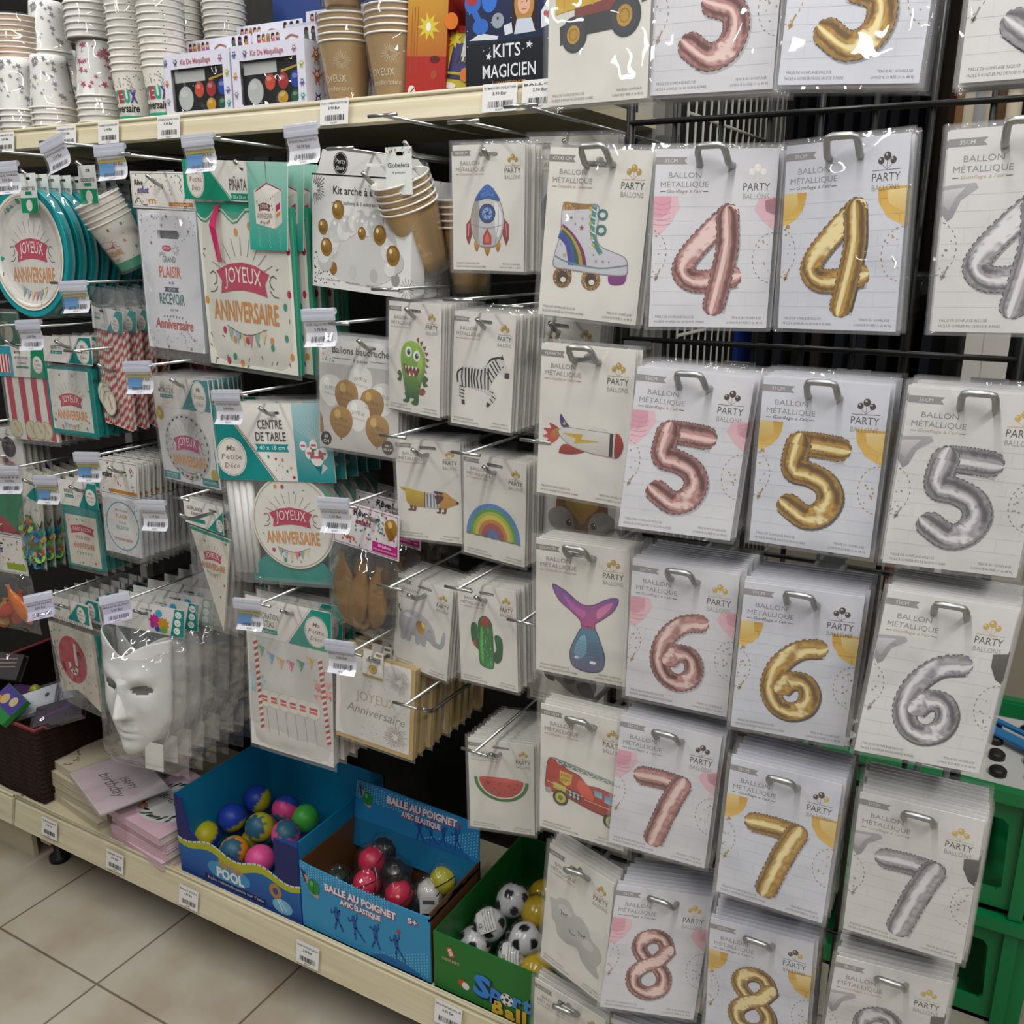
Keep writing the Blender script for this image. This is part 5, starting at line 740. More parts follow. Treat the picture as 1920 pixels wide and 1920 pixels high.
for u, v in ((-3.2, 16.2), (-2.4, 16.8), (-1.2, 17.6)):
    b = M().prism([(u*.01+.022*math.cos(2*PI*k/26), -v*.01+.024*math.sin(2*PI*k/26)) for k in range(26)], -.0045-.001*(u+4), -.004-.001*(u+4), 'd2cdba'); p = Pr(lambda u_, v_, e: (u_*.01, -.0046-.001*(u+4)-e, -v_*.01), b); p.ring(u, v, 2.1, 2.3, .1, '7a7560', 1, 26); p.text('JOYEUX', u, v, .6, 'b84a54', 2.6, 2, 'c', .01, rot=1.2); part(o, 'paper_disc', b)
part(o, 'clear_bag', pouch(-5.6, -3.5, 5.8, 21.5, -.008, .014, 29, amp=.003), FILM, True); clones(o, 4, .03, 'striped paper straw pack hanging behind the front straw pack', 'striped paper straw packs', .003, .02); peg_hook(-1.503, 1.375, 'zinc peg hook holding the striped straw packs')
# ------------------------------------------------------------------ plates and cups
def curv(r0, r1, hh, sgn=1, ctr=(0, 0, 0), seam=-PI/2):        # print on a cup wall: u along the wall in cm, v up from the foot in cm (negative = up)
    def f(u, v, e):
        z = -v*.01; r = r0+(r1-r0)*z/hh+e+.0003; t = seam+u*.01/max(r, .01); return (ctr[0]+r*math.cos(t), ctr[1]+r*math.sin(t), ctr[2]+z)
    return f
GOLD = mat('gold_foil_paper', 'c9a266', .3, .5); n, l, b_ = nodes(GOLD)
def cup(r0, r1, hh, body='dedad2', band=None, prn=None, gold=False, wall_mi=0):
    b = M(); b.lathe([(0, .003), (r0-.001, .003), (r0-.001, 0), (r0, 0), (r0+(r1-r0)*.18, hh*.18), (r1, hh)], 40, body, wall_mi)
    if band: b.lathe([(r0+.0002, 0), (r0+(r1-r0)*.04+.0003, hh*.04), (r0+(r1-r0)*.18+.0003, hh*.18+.0)] if prn is not cup_eux else [(r0+.0003, 0), (r0+.0022+(r1-r0)*.05, hh*.2)], 40, band)
    rim = [(r1+.0002+.0016*math.cos(t), hh+.0016*math.sin(t)) for t in [PI*1.5+i*PI/4 for i in range(9)]]; b.lathe([(r+.0008, z) for r, z in rim], 40, 'dcd8d0')
    b.lathe([(r1-.0004, hh+.001), (r0, .004), (0, .004)], 40, 'd8d4cc')
    if prn: prn(Pr(curv(r0, r1, hh), b))
    return b
def cup_joy(p):
    joyeux(p, -.1, -5.1, .4, bunt=True); dots(p, (-6, -7.6, 6, -1.6), 26, 5, .28, lambda u, v: abs(u) < 3.2 and -7.2 < v < -1.6)
def cup_gold(p):
    p.text('JOYEUX', 0, -3.9, 1.05, 'd9cba8', 4.2, 3, 'c'); p.text('Anniversaire', .3, -2.7, .75, 'd9cba8', 5.2, 3, 'c', 0, .25)
    burst(p, 1.8, -6.8, 1.5, 'e2d5b4', 20); burst(p, -4.2, -6.2, 1.3, 'e2d5b4', 18)
    rnd = random.Random(8)
    for k in range(16): st(p, rnd.uniform(-6, 6), rnd.uniform(-8, -.6), .14, 'e6dabd')
def cup_eux(p):
    for t, u, c in (('J', -3.3, '3a3a3c'), ('O', -2.2, 'b0303a'), ('Y', -1.1, '2f9c86'), ('E', .1, 'b0404a'), ('U', 1.3, '2f9c86'), ('X', 2.5, '5a3f8c')): p.text(t, u, -4.1, 1.9, c, 1.2, 3, 'c', .06)
    p.text('Anniversaire', -.1, -2.5, 1.3, '2b2b2d', 6.4, 3, 'c', .025, .2)
    rnd = random.Random(3)
    for k in range(70):
        u, v = rnd.uniform(-9, 9), rnd.uniform(-8.6, -5.9); t = rnd.uniform(0, 6); p.poly([(u+.16*math.cos(t), v+.16*math.sin(t)), (u+.16*math.cos(t+2), v+.16*math.sin(t+2)), (u+.16*math.cos(t+4), v+.16*math.sin(t+4))], ('6a8a80', 'a8686a', '5a5a5c', 'b0a090')[k % 4], 3)
    p.line(crom([(1.8, -7.6), (2.6, -7.0), (2.2, -6.3), (3.0, -5.6)], 3), .1, '8a8f8c', 3)
def cup_star(c, big=.5):
    def f(p):
        rnd = random.Random(len(c)+ord(c[0]))
        for k in range(105): st(p, rnd.uniform(-12, 12), rnd.uniform(-8.6, -.5), big*rnd.choice((.4, .75, 1.25)), c)
    return f
def cup_pack(meshname, me, cnt, step, label, cat, loc, rot, group, film=None, rims=True):
    o = thing('cup_pack', label, cat, loc, rot, group)
    for k in range(cnt): link('paper_cup', me, o, (0, 0, step*k))
    if film: link('clear_wrap', film, o)
    return o
def wrap_film(r0, r1, hh, seed=1):
    rnd = random.Random(seed); n, mm = 16, 7; vs = []
    for j in range(mm+1):
        f = j/mm; r = r0+(r1-r0)*min(1, f*1.15)+.0025
        for k in range(n): vs.append(((r+.0022*rnd.random())*math.cos(2*PI*k/n), (r+.0022*rnd.random())*math.sin(2*PI*k/n), hh*f))
    return M().add(vs, [(j*n+k, j*n+(k+1) % n, (j+1)*n+(k+1) % n, (j+1)*n+k) for j in range(mm) for k in range(n)]).mesh('clear_wrap', FILM, True)
cj = cup(.03, .0395, .085, 'dbd7cd', '15906c', cup_joy).mesh('paper_cup', [MP]); cg = cup(.026, .0415, .096, 'b8b0a0', None, cup_gold, wall_mi=1)
cgm = cg.mesh('paper_cup', [MP, GOLD]); ce = cup(.029, .0375, .092, 'd9d7cf', '2c9c80', cup_eux).mesh('paper_cup', [MP]); cs_ = cup(.031, .041, .092, 'dcdad6', None, cup_star('7f8086')).mesh('paper_cup', [MP]); cr = cup(.031, .041, .092, 'dcdad6', None, cup_star('a8486a', .6)).mesh('paper_cup', [MP]); cp = cup(.036, .05, .1, 'd3b49c', None, cup_star('c8663a', .3)).mesh('paper_cup', [MP])
for me in (cj, cgm, ce, cs_, cr, cp): me.polygons.foreach_set('use_smooth', [len(p.vertices) == 4 for p in me.polygons])
def tagcard(x0, x1, z1, z0, title, style):
    w2 = (x1-x0)/2; b = M().prism([(-w2, 0), (w2, 0), (w2, z0-z1), (-w2, z0-z1)], -.0002, .0006, 'd2d6d2', 0, [[(u*.01, -v*.01) for u, v in slot(.2, .9, .5)]]); p = Pr(cmap, b); hh = (z1-z0)*100
    if style == 'teal': p.rect(-w2*100, hh*.62, w2*100, hh, '108a5e', 2); p.ell(0, hh*.81, .9, 1.0, 'd4d4cc', 3, 16)
    else: dots(p, (-w2*95, .1, w2*95, .8), 24, 3, .12); p.text('4 pièces', 0, hh*.55, .3, '5a5a58', 2.2, 3, 'c')
    p.text(title, 0, hh*.42, .6, '4a4c4a', w2*165, 3, 'c', .006)
    if style == 'teal': p.rect(-.9, hh*.46, .9, hh*.54, '108a5e', 3)
    return b
# round plates
o = thing('plate_pack', 'front pack of round birthday plates with a teal rim', 'plates', (-1.662, 1.118, 1.572), (-.03, .0, .0), 'round birthday plate packs')
b = M().lathe([(0, 0), (.085, 0), (.098, .007), (.1165, .009), (.1172, .0075), (.117, .004), (.098, -.006), (0, -.008)], 56, '15898f')
b.v = [(x, -z, y) for x, y, z in b.v]; p = Pr(lambda u, v, e: (u*.01, -.0002-e-(.0092 if u*u+v*v > 95 else .0092*max(0, (math.hypot(u, v)-8.3)/1.5)), -v*.01), b)
for r_, c in ((10.55, 'd9d6cf'),):
    for i in range(12): ra, rb = r_*i/12, r_*(i+1)/12; n_ = 48; b.add([p.P(r*math.cos(2*PI*k/n_), r*math.sin(2*PI*k/n_), 1) for r in (ra, rb) for k in range(n_)], [(k, (k+1) % n_, n_+(k+1) % n_, n_+k) for k in range(n_)], c)
p.ring(0, 0, 10.0, 10.0, .14, 'c2a878', 2, 48); joyeux(p, .1, -.9, 1.0, kv=1.12); dots(p, (-10, -9.4, 10, 9.4), 70, 23, .62, lambda u, v: u*u+v*v > 92 or (abs(u) < 7.8 and -7 < v < 7.6))
pm = link('paper_plate', b.mesh('paper_plate', MP, False), o, (0, 0, -.116)).data
for k in range(1, 4): link('paper_plate', pm, o, (0, .0035*k, -.116))
link('header_tag', tagcard(-.024, .024, 0, -.068, 'ASSIETTES', 'teal').mesh('header_tag', MP), o, (.028, -.012, .021))
fm = pouch(-12.3, -12.3, 12.3, 12.3, -.0105, .0105, 6, amp=.002); fm.v = [(x*min(1, .123/max(1e-6, math.hypot(x, z))), y, z*min(1, .123/max(1e-6, math.hypot(x, z)))) for x, y, z in fm.v]
link('clear_film', fm.mesh('clear_film', FILM, True), o, (0, 0, -.116)); clones(o, 11, .0245, 'pack of round teal rimmed birthday plates hanging behind the front plates', 'round birthday plate packs', .003, .02); peg_hook(-1.641, 1.596, 'zinc peg hook holding the birthday plate packs')
# hanging cup packs
def hung_cups(x, z, Y, me, cnt, label, group, title, style, tilt, roll, r0, r1, hh, seed, y2=None):
    o = thing('cup_pack', label, 'cups', (x, Y, z), (0, 0, 0), group)
    piv = link('cup_nest', M().lathe([(0, 0), (r0*.9, 0)], 12, 'cccccc').mesh('nest_base', MP), o, (.004, .03, -.055), (tilt, roll, 0)); L = hh+.0095*(cnt-1)
    for k in range(cnt): link('paper_cup', me, piv, (0, 0, -L+.0095*k+.005))
    link('clear_wrap', wrap_film(r0, r1, L+.012, seed), o, Matrix.Translation((.004, .03, -.055)) @ Euler((tilt, roll, 0), 'YXZ').to_matrix().to_4x4() @ Vector((0, 0, -L)), (tilt, roll, 0))
    link('header_tag', tagcard(-.022, .022, 0, -.062, title, style).mesh('header_tag', MP), o, (.024, -.002, 1.6-z)); return o
a = hung_cups(-1.481, 1.598, 1.10, cj, 5, 'front pack of birthday paper cups with a green foot', 'birthday paper cup packs', 'GOBELETS', 'teal', .42, -.2, .03, .0395, .085, 2)
hung_cups(-1.45, 1.584, 1.24, cj, 5, 'pack of birthday paper cups hanging behind the front cups', 'birthday paper cup packs', 'GOBELETS', 'teal', .3, -.1, .03, .0395, .085, 3); peg_hook(-1.485, 1.604, 'zinc peg hook holding the birthday cup packs')
a = hung_cups(-.828, 1.612, 1.10, cgm, 5, 'front pack of gold foil paper cups hanging on its peg', 'hanging gold cup packs', 'Gobelets', 'w', .42, -.09, .026, .0415, .096, 5)
hung_cups(-.778, 1.588, 1.19, cgm, 5, 'pack of gold foil paper cups hanging behind the front gold cups', 'hanging gold cup packs', 'Gobelets', 'w', .12, 0, .026, .0415, .096, 6); peg_hook(-.795, 1.603, 'zinc peg hook holding the gold cup packs')
# ------------------------------------------------------------------ third and fourth rows
q = [-1.637, 1.128, 1.0186, .0489, 0, 0]; o = hang('invitation_pack', 'front teal edged birthday invitation pack with header', 'invitations', q, 'birthday invitation packs')
b = M().box((-.051, -.001, -.183), (.051, .012, -.055), '17847e'); p = Pr(lambda u, v, e: (u*.01, -.0011-e, -v*.01), b); p.rect(-4.5, 7.2, 4.5, 17.8, 'd2cbbd', 1); p.poly([(-3.6, 9.6), (0, 9.0), (3.6, 9.6), (3.1, 10.4), (3.4, 11.2), (0, 10.6), (-3.4, 11.2), (-3.1, 10.4)], 'b02a48', 2); p.text('INVITATION', 0, 10.4, .8, 'e6dcd6', 5.2, 3, 'c'); p.text('POUR MON', 0, 12.2, .8, '8a6a70', 4.0, 3, 'c'); p.text('ANNIVERSAIRE', 0, 14.1, 1.2, 'b86a3c', 6.2, 3, 'c', .02); dots(p, (-4.2, 7.5, 4.2, 17.5), 40, 7, .25, lambda u, v: abs(u) < 3.8 and 8.6 < v < 16)
for k in range(6): p.poly([(-2.4+k*.8, 14.9), (-1.8+k*.8, 14.9), (-2.1+k*.8, 15.7)], '8a9a8c', 3)
part(o, 'invitation_cards', b); b = quad_board([(-5.5, .1), (5.5, 0), (5.5, 5.3), (-5.6, 5.4)], [slot(1.6, 1.5, .8)]); p = Pr(cmap, b); mpd_head(p, -5.5, .1, 5.5, 5.3, 1, ['INVITATIONS'], '6 pièces', '17827c', .4, -2.6, 1.5); part(o, 'header_card', b); part(o, 'clear_bag', pouch(-5.8, 4.8, 5.8, 19.2, -.005, .013, 4, amp=.001), FILM, True); clones(o, 5, .02, 'teal edged invitation pack hanging behind the front one', 'birthday invitation packs', .004, .03); peg_hook(-1.62, 1.013, 'zinc peg hook holding the invitation packs')
q = [-1.503, 1.128, 1.0763, .06, 0, .04]; o = hang('badge_pack', 'front white pack with a large round birthday label', 'party pack', q, 'round label packs')
b = M().prism([(-.051, -.072), (.047, -.072), (.044, -.19), (-.052, -.19)], -.001, .004, 'd2d2d6'); p = Pr(lambda u, v, e: (u*.01, -.0011-e, -v*.01), b); p.ell(-.1, 13.2, 4.4, 5.0, '3f9aa0', 1.5, 36); p.ell(-.1, 13.2, 4.15, 4.75, 'd6d5d4', 2, 36)
for t, v, h, c, wd in (('Mon plus grand', 10.2, .45, '6d6a68', 3.2), ('PLAISIR', 11.6, .9, 'b97a4a', 3.0), ('VOUS', 12.7, .5, '4a5a6a', 2), ('RECEVOIR', 13.9, .8, '4f8a8c', 3.3), ('Anniversaire', 16.2, .8, 'b0384c', 4.8)): p.text(t, -.1, v, h, c, wd, 3, 'c', .01)
dots(p, (-5, 7.4, 4.3, 18.8), 60, 9, .14, lambda u, v: abs(u) < 2.6 and 9 < v < 17); part(o, 'round_label', b); b = M()
q2 = quad_board([(-5.6, .2), (5.1, 0), (4.7, 7.0), (-5.6, 7.2)], [slot(.7, 2.2, 1.1)], .003, 'd4d2cd'); p = Pr(cmap, q2); p.line([(-5.3, .5), (4.8, .3), (4.4, 6.7), (-5.3, 6.9), (-5.3, .5)], .07, '6a6864', 2); dots(p, (-5, .8, 4, 6.4), 36, 8, .2); p.text('enfant', -4.6, 3.6, 1.2, '3a352c', 2.6, 3, 'l', .03, .2); p.rect(-2.6, 5.9, 4.3, 6.5, 'bb7830', 3); p.line([(3.0+.5*(i % 2), 1+.5*i) for i in range(5)], .12, '50606a', 3); p.text('JoY', 3.7, 5.4, .8, '50606a', 1.8, 3, 'c', rot=-1.5); part(o, 'header_card', q2)
part(o, 'clear_bag', pouch(-5.8, 7.0, 5.6, 20.4, -.005, .005, 14, amp=.002), BAG, True); clones(o, 14, .0128, 'white round label pack hanging behind the front one', 'round label packs', .003, .03); peg_hook(-1.495, 1.066, 'zinc peg hook holding the round label packs')
q = [-1.7784, 1.125, 1.0176, -.1252, -.05, .0542]; o = hang('confetti_bag', 'front slim bag of bright coloured paper confetti', 'confetti', q, 'paper confetti bags')
b = M(); rnd = random.Random(6)
for k in range(150):
    f = rnd.random()**.7; v = 9.5+9.8*f; u = rnd.uniform(-3.4, 3.4)+.4; t = rnd.uniform(0, 3); a = rnd.uniform(.006, .011); y = rnd.uniform(-.012, .0)
    nrm = Matrix.Rotation(rnd.uniform(-.7, .7), 4, 'X') @ Matrix.Rotation(rnd.uniform(-.7, .7), 4, 'Z'); c = ('2f7fae', '7db83a', 'c8642e', '3a9a86', 'd0a83a', '8ac060', '2a70b0')[k % 7]
    b.add([nrm @ Vector((a*math.cos(2*PI*i/9), 0, a*math.sin(2*PI*i/9)))+Vector((u*.01, y, -v*.01)) for i in range(9)], [tuple(range(9))], c)
cf = link('confetti', b.mesh('confetti', MP), o); cf['kind'] = 'stuff'
b = quad_board([(-4.0, -.1), (4.0, .1), (4.3, 19.8), (-4.3, 19.4)], [slot(1, 1.2, .6)], .001, 'd0cdc0'); p = Pr(cmap, b); p.poly([(4.0, 1.8), (4.1, 5.6), (-2.6, 5.6), (.4, 3.2)], '17827c', 2); p.ell(1.6, 7.8, 1.6, 2.0, 'd6d4cd', 3, 20); p.ell(-1.8, 7.0, 1.3, 1.7, 'd2d0c9', 2.8, 20); p.text('JOYEUX', 1.6, 7.8, .4, 'b03a4c', 1.8, 4, 'c'); part(o, 'backing_card', b)
part(o, 'clear_bag', pouch(-4.4, 5.5, 4.4, 20.2, -.018, .002, 24, amp=.006), BAG, True); clones(o, 6, .022, 'slim bag of coloured confetti hanging behind the front confetti bag', 'paper confetti bags', .004, .05); peg_hook(-1.768, 1.008, 'zinc peg hook holding the confetti bags')
# pennant garland
q = [-1.2801, 1.128, 1.0253, -.0432, 0, .025]; o = hang('pennant_pack', 'front triangular birthday pennant garland pack', 'pennants', q, 'birthday pennant packs')
b = M().prism([(-.042, -.052), (.064, -.060), (.0306, -.2453)], -.001, .003, 'd6d0c4'); p = Pr(lambda u, v, e: (u*.01, -.0011-e, -v*.01), b); p.poly([(-4.2, 5.2), (6.4, 6.0), (6.2, 6.6), (-3.9, 5.8)], '2a8a7a', 2); joyeux(p, 1.5, 9.9, .5, 'b02a44', 'c07638', True); dots(p, (-2.6, 6.8, 5.4, 22), 40, 15, .25, lambda u, v: u < -3.6+.37*(v-5) or u > 5.9-.17*(v-6) or 8 < v < 15); part(o, 'pennant', b)
b = quad_board([(-5.3, .0), (5.3, 0), (5.2, 5.3), (-5.0, 4.6)], [slot(2.6, 1.2, .9)], .001, 'd6d4cf', None, -.003); p = Pr(lambda u, v, e: (u*.01, -.0032-e, -v*.01), b); p.poly([(5.2, 1.0), (5.1, 5.2), (1.0, 4.9)], '1b8578', 2); mpd(p, 4.2, 3.7, .9, 1.2); p.text('GUIRLANDE', -2.2, 1.9, .7, '55524d', 4.2, 3, 'c'); p.text('FANIONS', -1.6, 2.9, .7, '55524d', 3.2, 3, 'c'); p.rect(-3.6, 3.4, .4, 4.1, '1b8578', 3); part(o, 'header_card', b); part(o, 'clear_bag', pouch(-4.8, 4.5, 6.8, 25, -.005, .008, 33, 5, 10, .001), FILM, True); clones(o, 6, .0155, 'triangular birthday pennant pack hanging behind the front pennant pack', 'birthday pennant packs', .003, .02); peg_hook(-1.254, 1.022, 'zinc peg hook holding the pennant packs', True, None, 1.05)
# letter garland with the J flag
q = [-1.7206, 1.128, .7522, -.1142, -.0265, -.046]; o = hang('letter_garland_pack', 'front letter garland pack showing a white J on red', 'garland', q, 'letter garland packs')
b = M().prism([(-.09, -.068), (.081, -.067), (.084, -.237), (-.002, -.207), (-.068, -.226)], -.001, .006, 'd3cabd'); p = Pr(lambda u, v, e: (u*.01, -.0011-e, -v*.01), b); p.ell(-.6, 13.8, 5.5, 5.3, 'b02a42', 2, 40); p.line([(.9, 10.2), (.9, 15.2), (.3, 16.6), (-.8, 16.8), (-1.8, 16.0), (-2.0, 14.9)], .95, 'ddd6ce', 3); dots(p, (-8.6, 7.2, 7.8, 22.5), 60, 44, .3, lambda u, v: (u+.6)**2+(v-13.8)**2 < 36 or v > 20.3+abs(u)*.18); part(o, 'letter_flag', b)
part(o, 'back_flags', M().prism([(-.088, -.072), (.086, -.07), (.089, -.24), (.003, -.21), (-.064, -.228)], .008, .014, '1b8578'))
b = quad_board([(-8.6, .2), (8.6, -.2), (9.5, 4.9), (-8.9, 5.3)], [slot(1.5, 1.3, 1)], .001, 'd2d0cb', None, -.003); p = Pr(lambda u, v, e: (u*.01, -.0032-e, -v*.01), b); mpd_head(p, -8.5, .2, 8.7, 4.3, 1, ['GUIRLANDE'], 'lettres', '17827c', .4, -4.6, 1.6); [p.rect(-8.4+k, 4.5, -8.1+k, 4.95, 'b08a8a', 3) for k in range(17)]; part(o, 'header_card', b); part(o, 'clear_bag', pouch(-9.4, 5.2, 9.8, 25.0, -.006, .016, 53, amp=.002), BAG, True); clones(o, 8, .025, 'letter garland pack hanging behind the front garland pack', 'letter garland packs', .003, .02); peg_hook(-1.706, .747, 'zinc peg hook holding the letter garland packs')
# white masks
MASKM = mat('white_mask', 'd9d9d7', .55)
def mask_mesh():
    b = M(); nu, nv = 46, 58; idx = {}; vs = []; fs = []
    def shape(u, v):                      # u -1..1 across, v 0 (brow) .. 1 (chin)
        half = .088*(1-.16*max(0, (v-.35)/.65)**1.0-.62*max(0, (v-.62)/.38)**2.2); x = u*half
        d = .062*math.sqrt(max(0, 1-(u*.96)**2))*(1-.25*(v-.45)**2)
        g = lambda a, s: math.exp(-(a/s)**2); nx_ = x/.017
        if .28 < v < .70: k = (v-.28)/.34; d += (.010+.020*min(1, k)**1.3)*g(x, .0105+.004*min(1, k))*(1 if v < .62 else max(0, 1-(v-.62)/.05))
        d += .007*g(v-.27, .07)*g(abs(x)-.034, .028); d -= .010*g(v-.375, .055)*g(abs(x)-.036, .02); d += .006*g(v-.77, .022)*g(x, .02)+.006*g(v-.83, .022)*g(x, .018)-.005*g(v-.80, .01)*g(x, .022)+.008*g(v-.95, .05)*g(x, .022)
        d += .006*g(v-.55, .1)*g(abs(x)-.05, .02)
        top = .026*math.exp(-(u/.42)**2)-.012*abs(u); z = -(.235*v)-top*(1-v)**3
        return x, -d, z
    for j in range(nv+1):
        for i in range(nu+1): idx[i, j] = len(vs); vs.append(shape(2*i/nu-1, j/nv))
    for j in range(nv):
        for i in range(nu):
            x = sum(vs[idx[i+a, j+c]][0] for a in (0, 1) for c in (0, 1))/4; v = (j+.5)/nv; e = abs(x)-.038; vv = v-.385-.1*e*4
            if (e/.0215)**2+(vv/.047)**2 < 1: continue
            fs.append((idx[i, j], idx[i, j+1], idx[i+1, j+1], idx[i+1, j]))
    b.add(vs, fs); return b
q = [-1.4754, 1.128, .7915, .2566, -.0319, .0759]; o = hang('mask_pack', 'front bagged white face mask with a paint splash header', 'mask', q, 'white face mask packs')
mk = mask_mesh(); mm = mk.mesh('face_mask', MASKM, True); mo = link('face_mask', mm, o, (-.016, .02, -.078), (0, -.06, -.14)); sd = mo.modifiers.new('thickness', 'SOLIDIFY'); sd.thickness = .0022; sd.offset = 1
b = quad_board([(-9.2, 0), (9.2, 0), (9.0, 5.9), (-9.3, 5.9)], [slot(.5, 1.3, 1.2)], .001, 'd4d3cf'); p = Pr(cmap, b); p.poly([(7.0, .1), (9.1, .1), (8.9, 5.8), (6.0, 5.8)], '17827c', 2)
for v in (1.2, 2.9, 4.6): p.ell(7.9-.1*v, v, .72, .75, 'd8dcd8', 3, 16); p.line([(7.5-.1*v, v-.2), (7.9-.1*v, v+.3), (8.3-.1*v, v-.1)], .1, '17827c', 4)
for u, v, r, c in ((2.6, 3.2, 1.5, 'b82a86'), (4.4, 3.6, 1.4, 'c08a2c'), (3.4, 1.6, .9, '3a9ac0'), (4.6, 4.8, .9, '7aa02c'), (3.1, 4.9, .7, '2a4a9a'), (4.0, 5.0, .6, '2a8ac0'), (2.0, 4.4, .6, 'a83a9a')): p.poly([(u+r*(1 if k % 2 else .72)*math.cos(k*PI/9), v+r*(1 if k % 2 else .72)*math.sin(k*PI/9)) for k in range(18)], c, 3+u*.1)
for k in range(4): p.line([(-8.6, 3.2+.5*k), (-1.2-.5*k, 3.2+.5*k)], .07, 'a5a39f', 2)
p.text('Masque à décorer', -4.6, 2.2, .7, '6a6866', 5.4, 3, 'c', 0, .2); part(o, 'header_card', b)
part(o, 'clear_bag', pouch(-10.2, 5.6, 9.9, 37, -.058, -.026, 61, 9, 12, .006), BAG, True); part(o, 'elastic_cord', M().tube(crom([(.055, -.005, -.2), (.062, -.012, -.26), (.05, -.02, -.3), (.03, -.015, -.33)]),   .0009, 6, 'c9c9c6')); part(o, 'leaflet', M().box((.018, -.03, -.345), (.06, -.028, -.285), 'd5d4d0'))
cl = clones(o, 8, .037, 'bagged white face mask hanging behind the front mask', 'white face mask packs', .004, .03); peg_hook(-1.469, .783, 'zinc peg hook holding the white mask packs')
# cake decoration
q = [-1.0938, 1.128, .8659, .0725, -.027, .0186]; o = hang('cake_topper_pack', 'front cake topper pack with striped poles and bunting picture', 'cake topper', q, 'cake topper packs')
b = board(M(), .188, .296, [[(u*.01, -v*.01) for u, v in slot(1.1, 1.5, 1.2)]], .0015, 'd0cecb'); p = Pr(cmap, b); mpd_head(p, -9.3, .05, 9.35, 7.4, 1, ['DÉCORATION', 'GÂTEAU'], '7 pièces', '158a78', .5, -4.6, 2.5)
p.rect(-9.3, 7.6, 9.35, 29.5, 'cbc9c7', 1.2, 'c3c1be'); p.poly([(-9.3, 24.8), (-6, 25.6), (-3, 25.2), (1, 26.2), (5, 25.8), (9.35, 26.6), (9.35, 29.5), (-9.3, 29.5)], 'd3d0ca', 1.6)
for u, v, r, c in ((-7.4, 16.6, 2.6, '7fb4b8'), (7.6, 14.5, 3.0, 'c86a66')):
    for k in range(26): rr = random.Random(k*3+int(r*10)); t = rr.uniform(0, 6.3); a = r*rr.uniform(.2, 1); p.poly([(min(9.2, max(-9.2, u+a*math.cos(t)+dx)), v+a*math.sin(t)+dv) for dx, dv in ((-.5, -.3), (.6, -.5), (.3, .6))], mix(c, 'ffffff', rr.random()*.35), 2+k*.02)
p.line([(-7.4, 8.4), (-4.2, 10.2), (-.6, 11.2), (3.2, 11.0), (6.8, 8.8)], .1, 'b9b5ae', 3)
for k, c in enumerate(('6fa48c', '7f9fc4', 'd0a06a', 'c07a96', '4f9a78', 'cfae6c')): u = -6.2+k*2.2; v = 9.2+2.2*math.sin(PI*(k+.5)/6); p.poly([(u-.9, v-.7), (u+.9, v-.3), (u+.1, v+1.7)], c, 4); p.line([(u-.5, v-.3), (u, v+1.0)], .14, 'e0dcd4', 4.3)
for u0, v0, u1, v1 in ((-7.5, 7.9, -6.5, 25.6), (6.8, 8.8, 8.5, 25.2)):
    N = 30
    for k in range(N): a, c = k/N, (k+1)/N; p.poly([(u0+(u1-u0)*a-.42, v0+(v1-v0)*a+.25), (u0+(u1-u0)*a+.42, v0+(v1-v0)*a-.25), (u0+(u1-u0)*c+.42, v0+(v1-v0)*c-.25), (u0+(u1-u0)*c-.42, v0+(v1-v0)*c+.25)], 'b0343a' if k % 2 else 'dcd6cf', 5)
for k in range(6): u = -5.6+k*2.15; p.line([(u, 19.6), (u+.7, 26.2)], .12, '9a9690', 3.5); p.ell(u, 19.4, 1.75, 1.9, 'd6d2ca', 4+.1*k, 22); p.ring(u, 19.4, 1.6, 1.75, .06, '8f8b84', 4.03+.1*k, 22); p.rect(u-.9, 18.9, u+.9, 19.4, 'b83a4a', 4.05+.1*k); p.rect(u-.9, 19.6, u+.9, 20.1, 'c8643c', 4.05+.1*k)
part(o, 'backing_card', b); part(o, 'content_tray', M().box((-.09, .002, -.296), (.09, .02, -.24), 'cfcdc9')); part(o, 'clear_sleeve', pouch(-9.8, -.6, 9.9, 30.4, -.006, .022, 71, amp=.003), FILM, True); clones(o, 6, .03, 'cake topper pack hanging behind the front cake topper pack', 'cake topper packs', .003, .02); peg_hook(-1.082, .862, 'zinc peg hook holding the cake topper packs')
# gold birthday napkins
q = [-.9041, 1.128, .805, .0451, -.0239, .0528]; o = hang('gold_napkin_pack', 'front white birthday napkin pack with kraft border', 'napkins', q, 'kraft edged napkin packs')
b = M().box((-.078, -.001, -.166), (.082, .014, .0), 'b39a68'); p = Pr(lambda u, v, e: (u*.01, -.0011-e, -v*.01), b); p.rect(-7.8, 0, 7.4, 15.8, 'd3d0cb', 1)
p.text('JOYEUX', .5, 8.3, 1.8, 'b0a58e', 8.2, 3, 'c', -.002, arc=0, rot=.0); p.text('Anniversaire', .4, 10.9, 1.7, '8d8984', 11.8, 3, 'c', -.002, .25, 2, 0, .0); burst(p, 5.0, 3.0, 2.4, '9a958c', 34); burst(p, 4.6, 13.2, 2.5, '8d8880', 36); burst(p, -6.0, 1.6, 1.6, 'a09b92', 18)
rnd = random.Random(2)
for k in range(30): st(p, rnd.uniform(-7.2, 7), rnd.uniform(.6, 15), .16, '9a958c')
